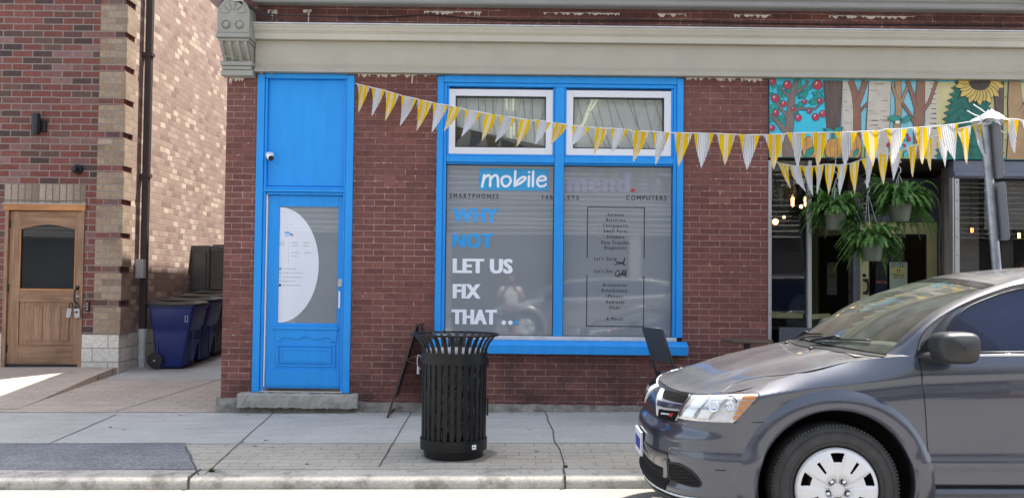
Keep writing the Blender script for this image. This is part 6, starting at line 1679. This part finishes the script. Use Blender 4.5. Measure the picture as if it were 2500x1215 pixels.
# black door frame band and side glass
Gc = catmull([(1.60, .876, 1.088), (1.625, .865, 1.20), (1.665, .852, 1.275), (1.74, .832, 1.342), (1.86, .795, 1.392), (2.105, .735, 1.458), (2.55, .702, 1.505), (3.3, .698, 1.515), (4.1, .69, 1.485), (4.5, .67, 1.40)], 6)
g_ = resamp(Gc, 60)
gridp('door_frame_band', [ds_, [a.lerp(b2, .12)+Vector((0, -.012, 0)) for a, b2 in zip(ds_, g_)], [a.lerp(b2, .8)+Vector((0, -.006, 0)) for a, b2 in zip(ds_, g_)], [Vector(p)+Vector((0, -.014, 0)) for p in g_]], M['paint'])
gl = []
for k in range(9):
    v = k/8; gl.append([Vector((p.x, p.y+(.872-p.y)*(1-(p.z-(1.085+(p.z-1.085)*(1-v)))/max(.05, p.z-1.085))*0+((.874-p.y)*v), p.z+(1.080-p.z)*v-.0))+Vector((0, -.016+.006*math.sin(PI*v), 0)) for p in g_])
gridp('side_window', gl, M['tint'])
dk = MB()
for sgn in (1, -1):
    dk.tube([(p.x, sgn*(p.y+.0), p.z) for p in [Vector(q) for q in ds_]], .0045, 6)
    dk.tube([(p.x, sgn*(p.y-.012), p.z) for p in g_], .006, 6)
    sx_ = [Vector((1.452+.003+.075*(1.0-z), sgn*(wz(z, 1.46)-.004), z)) for z in [.30+.76*i/14 for i in range(15)]]
    dk.tube(sx_, .0045, 6)
    dk.tube([(x, sgn*(wz(.37, x)-.002), .371) for x in (1.50, 2, 2.5, 3.4)], .004, 6)
    dk.tube([(2.543, sgn*(wz(z, 2.54)-.003), z) for z in [.37+.7*i/10 for i in range(11)]], .004, 6)
dk = cb(dk).build('door_seal', M['blackplastic'], car, smooth=True)
b = MB()
for sgn in (1, -1):
    b.tube([(x, sgn*(.884), 1.088+.006*(x-1.6)) for x in (1.60, 2.0, 2.4, 2.8, 3.4, 4.2)], .008, 8)
    b.tube([(x, sgn*(.876), 1.10+.006*(x-1.6)) for x in (1.60, 2.0, 2.4, 2.8, 3.4, 4.2)], .010, 6, mi=1)
cb(b).build('belt_moulding', [M['chrome'], M['blackplastic']], car, smooth=True)
b = MB()
for sgn in (1, -1): b.prism([(1.46, 1.08), (1.60, 1.08), (1.62, 1.17), (1.605, 1.215), (1.55, 1.20), (1.49, 1.14)], sgn*.868, sgn*.874, 'y')
cb(b).build('mirror_corner', M['blackplastic'], car)
# mirrors
for sgn in (1, -1):
    rows = []
    for j in range(15):
        v = j/14; y = .95+.205*v; k = (1-abs(2*v-1)**3.5)**.33 if 0 < v < 1 else 0.02
        cxm, czm = 1.565, 1.142; row = []
        for i in range(28):
            a = 2*PI*i/28; ca, sa = math.cos(a), math.sin(a); e_ = 2/4.2
            X_ = math.copysign(abs(ca)**e_, ca)*.112*(.93 if sa < 0 else 1.0); Z_ = math.copysign(abs(sa)**e_, sa)*.083
            if ca < 0: Z_ *= .90+.10*(1+ca); X_ *= 1.02
            row.append((cxm+X_*k+.03*v, sgn*y, czm+Z_*k+.004*math.sin(a)))
        rows.append(row)
    mo = cb(MB().grid(rows, closed=True)).build('mirror', M['blackplastic'], car, smooth=True)
    f_ = MB(); rows = []
    for j in range(9):
        v = j/8; y = .865+.13*v; rows.append([(1.49+.045*v+.055*math.cos(a)*(1-.2*v), sgn*y, 1.082+.0*v+.026*math.sin(a)) for a in [2*PI*i/14 for i in range(14)]])
    f_.grid(rows, closed=True); cb(f_).build('mirror_foot', M['blackplastic'], mo, smooth=True)
# wheels
def wheel(c, sgn):
    hub = Vector((c, sgn*.905, ZA-.005))
    W_ = lambda p: LW((hub.x+p[0], hub.y+sgn*p[1], hub.z+p[2]))
    def bb(m, nm, mt_, par, **k): m.v = [tuple(W_(p)) for p in m.v]; return m.build(nm, mt_, par, **k)
    o = bpy.data.objects.new('wheel', None); C.objects.link(o); o.parent = car; o.location = W_((0, 0, 0))-wloc(car)
    pr_ = [(.235, -.01), (.250, .004), (.275, .010), (.305, .008), (.330, -.003), (.346, -.018), (.3555, -.030), (.3585, -.05), (.36, -.11), (.3585, -.19), (.352, -.205), (.30, -.225), (.22, -.20)]
    bb(MB().lathe([(r, h) for r, h in pr_], (0, 0, 0), 96, axis='y'), 'tyre', M['tyre'], o, smooth=True)
    tb_ = MB()
    for i in range(110):
        a = 2*PI*i/110; r0, r1 = .349, .3600; 
        tb_.obox((.3515*math.cos(a), -.024, .3515*math.sin(a)), (.0055*math.cos(a), 0, .0055*math.sin(a)), (0, .0085, 0), (-.0045*math.sin(a), 0, .0045*math.cos(a)))
    for r_ in (.262, .318): tb_.lathe([(r_-.002, .008), (r_, .0115), (r_+.002, .008)], (0, 0, 0), 72, axis='y')
    bb(tb_, 'tread_block', M['tyre'], o)
    # hubcap: polar height field with the openings cut out
    NR, NA = 60, 360; Rm = .233
    def hole(r, a):
        d = math.degrees(a); w5 = ((d-90+36) % 72)-36
        if .155 < r < .205:
            hw = 8.2+3.3*(r-.155)/.05
            if abs(w5) < hw: return True
        s5 = ((d-54+36) % 72)-36
        if .118 < r < .186 and abs((s5)*PI/180*r) < .0085+.002*(r-.15)/.03: return True
        return False
    hb_ = MB(); rows = []
    for i in range(NR+1):
        r = Rm*i/NR; row = []
        for j in range(NA):
            a = 2*PI*j/NA; d = math.degrees(a); w5 = abs(((d-90+36) % 72)-36)/36
            h = .012+.014*(1-((r-.12)/.12)**2) if r > .02 else .02
            spoke = smooth(.25, .45, w5)
            h += .010*spoke*smooth(.05, .10, r)*(1-smooth(.19, .225, r))
            h -= .022*(1-smooth(.028, .10, r))*(1-smooth(.3, .0, w5))*1.0
            if r < .042: h = .012+.008*(1-(r/.042)**2)
            h -= .022*smooth(.218, .233, r)
            row.append((r*math.cos(a), h, r*math.sin(a)))
        rows.append(row)
    def skip(i, j):
        return hole(Rm*(i+.5)/NR, 2*PI*(j+.5)/NA)
    hb_.grid(rows, closed=True, skip=skip)
    hub_ = bb(hb_, 'hubcap', M['hubsilver'], o, smooth=True, solid=.006)
    bb(MB().lathe([(0, -.05), (.2, -.05), (.225, -.02), (.236, .004), (.24, -.004)], (0, 0, 0), 48, axis='y'), 'rim', M['meshdark'], o, smooth=True)
    bb(MB().lathe([(0, -.042), (.13, -.042), (.15, -.048)], (0, 0, 0), 32, axis='y'), 'brake_disc', M['rusty'], o)
    for k in range(5):
        a = math.radians(54+72*k); cc_ = (.058*math.cos(a), .0, .058*math.sin(a))
        bb(MB().lathe([(.0175, .016), (.0175, .021), (.0130, .022)], cc_, 18, axis='y'), 'nut_recess', M['meshdark'], o)
        bb(MB().lathe([(0, .034), (.008, .034), (.0105, .030), (.011, .016)], cc_, 12, axis='y'), 'wheel_nut', M['chrome'], o, smooth=True)
for c in AX:
    for sgn in (1, -1): wheel(c, sgn)

# ---- things laid on the shell
def onb(px, py): return invert(bsurf, (0.0, 1.9), (.2, 1.05), px, py)
def pt_(t_, z_, off): return bsurf(t_, z_)+bnorm(t_, z_)*off
def patch(nm, q, m, off=.004, th=.006, nu=14, nv=8, par=body, both=True, px=True, smooth_=True):
    """q: four corners TL, TR, BR, BL given as photo pixels or (t, z)"""
    c = [onb(*p) for p in q] if px else q
    b = MB(); rows = []
    def at_(u, v, o): 
        t_ = (c[0][0]*(1-u)+c[1][0]*u)*(1-v)+(c[3][0]*(1-u)+c[2][0]*u)*v; z_ = (c[0][1]*(1-u)+c[1][1]*u)*(1-v)+(c[3][1]*(1-u)+c[2][1]*u)*v
        return pt_(t_, z_, o)
    rows = [[at_(i/nu, j/nv, off) for i in range(nu+1)] for j in range(nv+1)]
    # rim going back into the body
    top = [at_(i/nu, 0, off-th) for i in range(nu+1)]; bot = [at_(i/nu, 1, off-th) for i in range(nu+1)]
    rows = [top]+rows+[bot]
    l = [[at_(0, j/nv, off-th) for j in range(nv+1)], [at_(0, j/nv, off) for j in range(nv+1)]]
    r = [[at_(1, j/nv, off) for j in range(nv+1)], [at_(1, j/nv, off-th) for j in range(nv+1)]]
    for rr in (rows, l, r):
        b.grid([[tuple(p) for p in x] for x in rr])
        if both: b.grid(mir(rr))
    return cb(b).build(nm, m, par, smooth=smooth_, auto=45)
def lineon(nm, pts, r, m, par=body, off=.0, fn=None, both=True, px=True, k=6):
    q = [onb(*p) for p in pts] if px else pts
    w_ = catmull([pt_(a, z_, off) for a, z_ in q], k); b = MB(); b.tube(w_, r, 6)
    if both: b.tube([(p[0], -p[1], p[2]) for p in w_], r, 6)
    return cb(b).build(nm, m, par, smooth=True)
# round projector bowl drawn after the reflectors
HL = [(1691, 965), (1853, 961), (1793, 1031), (1661, 1021)]
hlb = patch('headlight', HL, M['reflector'], .004, .012)
def sub(q, u0, u1, v0, v1):
    f = lambda u, v: tuple((q[0][i]*(1-u)+q[1][i]*u)*(1-v)+(q[3][i]*(1-u)+q[2][i]*u)*v for i in (0, 1))
    return [f(u0, v0), f(u1, v0), f(u1, v1), f(u0, v1)]
patch('lamp_rib', sub(HL, .03, .26, .12, .52), M['lampwhite'], .009, .005, par=hlb)
patch('lamp_rib', sub(HL, .30, .52, .10, .48), M['lampwhite'], .011, .006, par=hlb)
patch('lamp_rib', sub(HL, .30, .50, .58, .93), M['lampwhite'], .010, .006, par=hlb)
patch('lamp_rib', sub(HL, .06, .24, .60, .93), M['reflector'], .010, .006, par=hlb)
patch('lamp_divider', sub(HL, .268, .285, .04, .96), M['strutgrey'], .013, .006, par=hlb)
patch('lamp_divider', sub(HL, .53, .545, .04, .96), M['strutgrey'], .013, .006, par=hlb)
patch('lamp_divider', sub(HL, .02, .55, .535, .55), M['strutgrey'], .012, .006, par=hlb)
lineon('lamp_dark_accent', [(1700, 1015), (1703, 1008), (1712, 998), (1712, 996)], .0025, M['blackplastic'], hlb, .014)
lineon('lamp_dark_accent', [(1780, 972), (1790, 972), (1799, 977), (1798, 982)], .004, M['blackplastic'], hlb, .014)
A0, A1_, B0, B1 = (1816, 964), (1788, 1024), (1851, 963), (1797, 1026)
for k in range(5):
    u0, u1 = k/5+.03, (k+1)/5-.03
    L0 = lambda u: (A0[0]+(A1_[0]-A0[0])*u, A0[1]+(A1_[1]-A0[1])*u); R0 = lambda u: (B0[0]+(B1[0]-B0[0])*u, B0[1]+(B1[1]-B0[1])*u)
    patch('turn_signal', [L0(u0), R0(u0), R0(u1), L0(u1)], M['amber'], .012, .008, nu=5, nv=3, par=hlb)
for (px_, py_, rr_) in ((1746, 992, .034), (1783, 990, .030)):
    a_, z_ = onb(px_, py_); c0 = pt_(a_, z_, .010); nn_ = bnorm(a_, z_); b = MB()
    for sgn in (1, -1):
        Mx = nn_.to_track_quat('Z', 'Y').to_matrix().to_4x4(); mm_ = MB().lathe([(rr_, .004), (rr_*.9, .008), (rr_*.6, -.001), (rr_*.3, -.005), (.006, .0), (0, .004)], (0, 0, 0), 24); mm_.v = [tuple(c0+(Mx @ Vector(v))) for v in mm_.v]
        if sgn < 0: mm_.v = [(p[0], -p[1], p[2]) for p in mm_.v]
        merge(b, mm_)
    cb(b).build('lamp_bowl', M['chrome'], hlb, smooth=True)
patch('headlight_lens', HL, M['lens'], .020, .016, par=hlb)
lineon('headlight_seal', HL+[HL[0]], .0035, M['blackplastic'], hlb, .004, k=1)
# grille
patch('grille_surround', [(1616, 948), (1684, 963), (1653, 1026), (1606, 1014)], M['reflector'], .007, .012)
g1 = patch('grille_mesh', [(1626, 953), (1684, 963), (1671, 986), (1623, 974)], M['meshdark'], .014, .006)
g2 = patch('grille_mesh', [(1614, 999), (1661, 1004), (1650, 1030), (1613, 1018)], M['meshdark'], .014, .006)
patch('grille_bar', [(1612, 978), (1672, 989), (1666, 1000), (1610, 991)], M['paint'], .020, .014)
def meshbars(nm, q, n_, par, off=.016):
    c = [onb(*p) for p in q]; b = MB()
    def at_(u, v): 
        t_ = (c[0][0]*(1-u)+c[1][0]*u)*(1-v)+(c[3][0]*(1-u)+c[2][0]*u)*v; z_ = (c[0][1]*(1-u)+c[1][1]*u)*(1-v)+(c[3][1]*(1-u)+c[2][1]*u)*v
        return pt_(t_, z_, off)
    for k in range(-n_[1], n_[0]):
        for sgn in (1, -1):
            u0 = k/n_[0]; u1 = u0+n_[1]/n_[0]; 
            if sgn < 0: u0, u1 = u1, u0
            pts = [(u0+(u1-u0)*j/8, j/8) for j in range(9)]; pts = [p for p in pts if 0 <= p[0] <= 1]
            if len(pts) > 1:
                w_ = [at_(*p) for p in pts]; b.tube(w_, .0022, 4); b.tube([(p.x, -p.y, p.z) for p in w_], .0022, 4)
    return cb(b).build(nm, M['meshdark'], par)
meshbars('mesh_bars', [(1626, 953), (1684, 963), (1671, 986), (1623, 974)], (12, 4), g1)
meshbars('mesh_bars', [(1614, 999), (1661, 1004), (1650, 1030), (1613, 1018)], (10, 4), g2)
patch('badge_stripes', [(1645, 1009), (1650, 1009.5), (1646, 1018), (1641, 1017)], M['redemblem'], .020, .004, both=False, nu=3, nv=2, par=g2)
for k in range(5):
    x_ = 1621+k*4.2; patch('badge_letter', [(x_, 1008+k*.4), (x_+2.6, 1008.3+k*.4), (x_+2.2, 1012.5+k*.4), (x_-.3, 1012+k*.4)], M['reflector'], .019, .003, both=False, nu=2, nv=2, par=g2)
# bumper details
lineon('bumper_seam', [(1793, 1031), (1850, 1030), (1907, 1031), (1922, 1036), (1930, 1041)], .0032, M['blackplastic'], off=-.001)
patch('lower_intake', [(.0, .50), (.40, .50), (.43, .385), (.0, .385)], M['glossblack'], .004, .01, px=False, nu=20)
li = patch('lower_grille', [(.0, .38), (.40, .38), (.36, .265), (.0, .265)], M['meshdark'], .006, .01, px=False, nu=20)
patch('intake_strut', [(1622, 1118), (1632, 1121), (1632, 1166), (1623, 1164)], mat('strut_grey', (.16, .16, .17), .4), .014, .012, nu=3)
fogp = [(1635, 1127), (1652, 1130), (1670, 1137), (1688, 1149), (1702, 1163), (1711, 1178), (1708, 1186), (1690, 1186), (1666, 1180), (1637, 1168)]
fq = [onb(*p) for p in fogp]; ctr = (sum(p[0] for p in fq)/len(fq), sum(p[1] for p in fq)/len(fq))
b = MB()
for sgn in (1, -1):
    vs = []
    for k in range(5):
        f = 1-k/4
        for p in fq: w_ = pt_(ctr[0]+(p[0]-ctr[0])*f, ctr[1]+(p[1]-ctr[1])*f, .005); vs.append((w_.x, sgn*w_.y, w_.z))
    n = len(fq); b.grid([[vs[k*n+i] for i in range(n)] for k in range(5)], closed=True)
fog = cb(b).build('fog_opening', M['meshdark'], body, smooth=True)
b = MB()
for sgn in (1, -1):
    loop = catmull([pt_(p[0], p[1], .004) for p in fq+[fq[0]]], 4); b.tube([(p[0], sgn*p[1], p[2]) for p in loop], .004, 6)
    for i in range(7):
        for j in range(9):
            p = (1641+j*8+(i % 2)*4, 1131+i*8.2)
            ok = (p[0] < 1640+75*min(1, max(.25, (p[1]-1122)/55)))and p[1] < 1170+14*(p[0]-1637)/70
            if ok:
                a_, z_ = onb(*p); w_ = pt_(a_, z_, .008); w2 = pt_(a_+.008, z_+.004, .008); w3 = pt_(a_-.008, z_+.004, .008)
                b.tube([(w3.x, sgn*w3.y, w3.z), (w_.x, sgn*w_.y, w_.z), (w2.x, sgn*w2.y, w2.z)], .0022, 4)
cb(b).build('fog_mesh', M['blackplastic'], fog)
lineon('lower_lip', [(0.02, .262), (.2, .262), (.4, .262), (.55, .263), (.66, .268)], .007, M['reflector'], off=.006, px=False)
lineon('chin_spoiler', [(0.0, .235), (.2, .235), (.4, .232), (.6, .228), (.8, .222), (1.0, .215)], .018, M['blackplastic'], off=.004, px=False)
lineon('bumper_reflector', [(1746, 1146), (1756, 1147), (1766, 1147), (1772, 1146)], .0035, M['glossblack'], off=.0)
# bonnet shut line
def onh(px, py): return hsurf(*invert(hsurf, (-1, 1), (0, 1), px, py))
b = MB()
q = catmull([onh(1690, 963), onh(1755, 958), onh(1772, 948), onh(1795, 935), onh(1850, 921), onh(1950, 904), onh(2060, 886), onh(2120, 873)], 6)
for sgn in (1, -1): b.tube([(p[0], sgn*p[1], p[2]-.001) for p in q], .0035, 6)
q = catmull([hsurf(s_/10, 0)+Vector((-.002, 0, -.006)) for s_ in range(-6, 7)], 4); b.tube(q, .006, 6)
cb(b).build('shut_line', M['blackplastic'], hood, smooth=True)
# washer jets, wipers
b = MB()
for s_ in (-.35, .35): p = hsurf(s_, .93); b.sphere((p.x, p.y, p.z+.006), .014, 5, sc=(1.2, .7, .6))
cb(b).build('washer_jet', M['blackplastic'], hood, smooth=True)
for (s0, s1, v1) in ((-.55, .12, .10), (.18, .80, .12)):
    def wsf(s, v): return WBt(s).lerp(WTp(s), v)+Vector((-.045*math.sin(PI*v)-.008, 0, .045*math.sin(PI*v)+.008))
    b = MB(); b.tube([wsf(s0+(s1-s0)*i/10, .02+v1*(i/10)*.6) for i in range(11)], .006, 6); b.tube([WBt(s0-.02)+Vector((-.03, 0, .01)), wsf((s0+s1)/2-.05, .03+v1*.25)+Vector((-.012, 0, .014)), wsf((s0+s1)/2, .03+v1*.3)], .009, 6)
    cb(b).build('wiper', M['blackplastic'], ws, smooth=True)
# licence plate
pc = bsurf(0, .47); b = MB().box(pc.x-.022, pc.x-.006, -.152, .152, .395, .547); pl = cb(b).build('licence_plate', M['plate'], body, bevel=.003)
b = MB()
rn = random.Random(2)
for i, wd_ in enumerate((.03, .03, .03, .03, .03, .03, .03)):
    y_ = -.125+i*.038
    if i == 3: y_ += .0
    b.box(pc.x-.0235, pc.x-.0222, y_, y_+.008, .43, .505); b.box(pc.x-.0235, pc.x-.0222, y_+.017, y_+.025, .43, .505); b.box(pc.x-.0235, pc.x-.0222, y_+.008, y_+.017, (.43, .465, .497)[i % 3], (.43, .465, .497)[i % 3]+.008)
cb(b).build('plate_characters', M['platetext'], pl)
# cabin
b = MB(); rows = [[(x, y, 1.075+.02*(1-(y/.75)**2)) for y in (-.76, -.4, 0, .4, .76)] for x in (1.14, 1.35, 1.75)]; b.grid(rows); b.grid([[(1.75, y, 1.08) for y in (-.76, .76)], [(1.80, y, .7) for y in (-.76, .76)]])
b.box(1.6, 4.4, -.8, .8, .40, .42); cb(b).build('dashboard', M['dash'], car, smooth=False)
b = MB(); b.tube([(1.93+.05*math.sin(a), .37+.18*math.cos(a)*-1, 1.0+.17*math.sin(a)) for a in [2*PI*i/24 for i in range(25)]], .013, 6); cb(b).build('steering_wheel', M['dash'], car, smooth=True)
for x_ in (2.3, 3.25):
    for y_ in (-.37, .37):
        b = MB(); b.box(x_-.1, x_+.35, y_-.24, y_+.24, .55, .72); b.obox((x_+.42, y_, .98), (.06, 0, .0), (0, .23, 0), (.06, 0, .32)); b.obox((x_+.50, y_, 1.38), (.045, 0, 0), (0, .12, 0), (.01, 0, .085))
        cb(b).build('seat', M['seatf'], car, bevel=.05, seg=3)
# aerial of dust: nothing else

def kids(o):
    out = []
    for x in list(C.objects):
        if x.parent == o: out += [x]+kids(x)
    return out
CI_ = CROT.inverted()
for o_ in kids(car):
    if o_.type != 'MESH' or o_.name.split('.')[0] in ('body', 'bonnet', 'roof', 'dashboard', 'underbody', 'cowl', 'windscreen'): continue
    off_ = wloc(o_)
    split_by(o_, lambda cs, k: 1 if sum((CI_ @ (c_+off_)).y for c_ in cs)/len(cs) < 0 else -1)
# ================================================================== ACROSS THE STREET (seen in the window reflections, and it lights the shaded fronts)
M['opp'] = mat('opposite_render', (.34, .33, .31), .8, var=.1, vscale=1)
M['oppdark'] = mat('opposite_shopfront', (.055, .058, .062), .3, var=.3, vscale=1)
M['oppwhite'] = mat('white_siding', (.62, .62, .60), .5)
ob_ = thing('opposite_building', (0, -9.3, 0), 'grey rendered building across the street with white ribbed siding above a dark shopfront', 'building')
MB().box(-26, 30, -9.9, -9.4, 5.0, 7.6).build('upper_wall', M['opp'], ob_)
MB().box(-26, 30, -16, -9.9, 7.4, 7.6).build('roof', M['opp'], ob_)
MB().box(-26, 30, -9.9, -9.5, 0, 3.0).build('shopfront', M['oppdark'], ob_)
b = MB()
rn = random.Random(9)
for i in range(13):
    z = 3.0+i*.155; pts = []
    for k in range(60):
        x = -26+56*k/59; pts.append((x, -9.38+.02*math.sin(x*.9+i), z+.025*math.sin(x*.6+i*1.3)))
    b.grid([[(x, y-.05, zz-.030) for x, y, zz in pts], [(x, y, zz-.018) for x, y, zz in pts], [(x, y, zz+.010) for x, y, zz in pts], [(x, y-.06, zz+.02) for x, y, zz in pts]])
b.build('siding', M['oppwhite'], ob_)
MB().box(-26, 30, -9.9, -9.52, 3.0, 5.0).build('siding_back', mat('siding_shadow_grey', (.20, .20, .195), .8), ob_)
b = MB()
for x in (-20, -13, -7, -2.2, 3.6, 9.5, 15, 22): b.box(x, x+.35, -9.5, -9.42, 0, 2.98)
loose(b.build('pier', M['opp'], ob_))
def recar(dx, dy, paint, lab):
    c = copy_tree(car); c.location = car.location+Vector((dx, dy, 0)); c['label'] = lab
    def rec(o):
        for ch in [x for x in list(C.objects) if x.parent == o]:
            if ch.type == 'MESH':
                for s_ in ch.material_slots:
                    if s_.material == M['paint']: s_.link = 'OBJECT'; s_.material = paint
            rec(ch)
    rec(c); return c
recar(-1.5, -11.1, paintmat('silver_metallic', (.42, .43, .42), False), 'silver crossover car parked across the street, mirrored in the shop window')
recar(6.0, -11.1, paintmat('red_paint', (.35, .01, .02), False, 0), 'red crossover car parked across the street, mirrored in the cafe glass')
# ================================================================== PEOPLE
M['skin'] = mat('skin', (.45, .26, .18), .55); M['shirt'] = mat('white_tshirt', (.75, .75, .75), .9); M['jeans'] = mat('dark_shorts', (.05, .06, .09), .9); M['hair'] = mat('dark_hair', (.03, .02, .015), .8); M['glasses'] = M['black']
def skinned(name, verts, edges, radii, m, par, sub_=2):
    me = bpy.data.meshes.new(name); off = wloc(par); me.from_pydata([tuple(Vector(v)-off) for v in verts], edges, []); me.materials.append(m)
    o = bpy.data.objects.new(name, me); C.objects.link(o); o.parent = par
    a = o.modifiers.new('skin', 'SKIN'); a.use_smooth_shade = True
    sk = me.skin_vertices[0].data
    for i, r in enumerate(radii): sk[i].radius = r if isinstance(r, tuple) else (r, r); sk[i].use_root = (i == 0)
    b_ = o.modifiers.new('sub', 'SUBSURF'); b_.levels = sub_; b_.render_levels = sub_
    return o
def person(x, y, z0, face, label, arms, shirt, legs_visible=True):
    """face: +1 looks towards +Y, -1 towards -Y"""
    t = thing('person', (x, y, z0), label, 'person'); f = face
    V = lambda a, b_, c: (x+a, y+f*b_, z0+c)
    vs = [V(0, 0, .92), V(0, .0, 1.12), V(0, 0, 1.32), V(0, .0, 1.43), V(0, .02, 1.50), V(0, .03, 1.60), V(0, .02, 1.68)]
    rs = [(.15, .11), (.135, .10), (.16, .10), (.07, .06), (.055, .055), (.078, .095), (.06, .08)]
    ed = [(0, 1), (1, 2), (2, 3), (3, 4), (4, 5), (5, 6)]
    for s in (-1, 1):
        k = len(vs); vs += [V(s*.19, 0, 1.37), V(*arms[0](s)), V(*arms[1](s)), V(*arms[2](s))]; rs += [.052, .042, .028, .034]; ed += [(2, k), (k, k+1), (k+1, k+2), (k+2, k+3)]
        h = k+3; base = Vector(vs[h]); prev = (base-Vector(vs[k+2])).normalized()
        for q in range(4):
            kk = len(vs); sp = Vector((.018*(q-1.5), 0, 0)); vs += [tuple(base+sp+prev*.045), tuple(base+sp+prev*.075+Vector((0, f*.012, 0)))]; rs += [.009, .008]; ed += [(h, kk), (kk, kk+1)]
        kk = len(vs); vs += [tuple(base+Vector((-s*.045, 0, .0))+prev*.02)]; rs += [.010]; ed += [(h, kk)]
        k = len(vs); vs += [V(s*.095, 0, .86), V(s*.105, .02, .48), V(s*.11, 0, .09), V(s*.12, .13, .04)]; rs += [.088, .06, .04, .035]; ed += [(0, k), (k, k+1), (k+1, k+2), (k+2, k+3)]
    bd = skinned('body', vs, ed, rs, M['skin'], t)
    cvs = [V(0, 0, .93), V(0, 0, 1.12), V(0, 0, 1.30), V(0, 0, 1.40)]; crs = [(.17, .13), (.165, .12), (.185, .125), (.10, .08)]; ce = [(0, 1), (1, 2), (2, 3)]
    for s in (-1, 1):
        k = len(cvs); a_ = Vector(V(s*.19, 0, 1.37)); b_ = Vector(V(*arms[0](s))); cvs += [tuple(a_), tuple(a_.lerp(b_, .4))]; crs += [.065, .062]; ce += [(2, k), (k, k+1)]
    skinned('shirt', cvs, ce, crs, shirt, t)
    cvs = [V(0, 0, .93)]; crs = [(.165, .125)]; ce = []
    for s in (-1, 1): k = len(cvs); cvs += [V(s*.095, 0, .85), V(s*.105, .01, .55)]; crs += [.10, .085]; ce += [(0, k), (k, k+1)]
    skinned('shorts', cvs, ce, crs, M['jeans'], t)
    return t, V
zr = rz(0)
ph, V = person(-.02, -.46, zr, 1, 'person in a white t-shirt holding a phone up, mirrored in the shop window', (lambda s: (s*.27, .10, 1.16), lambda s: (s*.13, .30, 1.33), lambda s: (s*.075, .34, 1.42)), M['shirt'])
b = MB().sphere(V(0, .01, 1.665), .088, 8, sc=(.95, 1.1, .85)); b.build('hair', M['hair'], ph, smooth=True)
c_ = V(0, .385, 1.49); t = thing('phone', (c_[0], c_[1], c_[2]-.04), 'dark phone held up in both hands by the person in the white t-shirt', 'phone')
MB().box(c_[0]-.075, c_[0]+.075, c_[1]-.004, c_[1]+.004, c_[2]-.038, c_[2]+.038).build('case', M['black'], t, bevel=.003)
q = P(2497, 650, 11.9); zf = q.z-1.60
cu_, V = person(q.x, 11.9, zf, -1, 'bald person with dark glasses standing inside the cafe behind the glass', (lambda s: (s*.25, .02, 1.12), lambda s: (s*.24, .14, .92), lambda s: (s*.23, .18, .88)), mat('dark_shirt', (.03, .03, .035), .9))
b = MB()
for s in (-1, 1): b.tube([tuple(Vector(V(s*.034, .115, 1.615))+Vector((.024*math.cos(a), 0, .017*math.sin(a)))) for a in [2*PI*i/16 for i in range(17)]], .003, 5); b.tube([V(s*.058, .11, 1.62), V(s*.08, .03, 1.62)], .003, 5)
b.tube([V(-.012, .118, 1.618), V(.012, .118, 1.618)], .003, 5); b.build('glasses', M['black'], cu_)
b = MB(); 
b.sphere(V(0, .125, 1.59), .014, 5, sc=(.8, 1.2, 1.5)); b.sphere(V(-.085, .02, 1.60), .022, 5, sc=(.4, .8, 1.2)); b.sphere(V(.085, .02, 1.60), .022, 5, sc=(.4, .8, 1.2)); b.build('face_features', M['skin'], cu_, smooth=True)
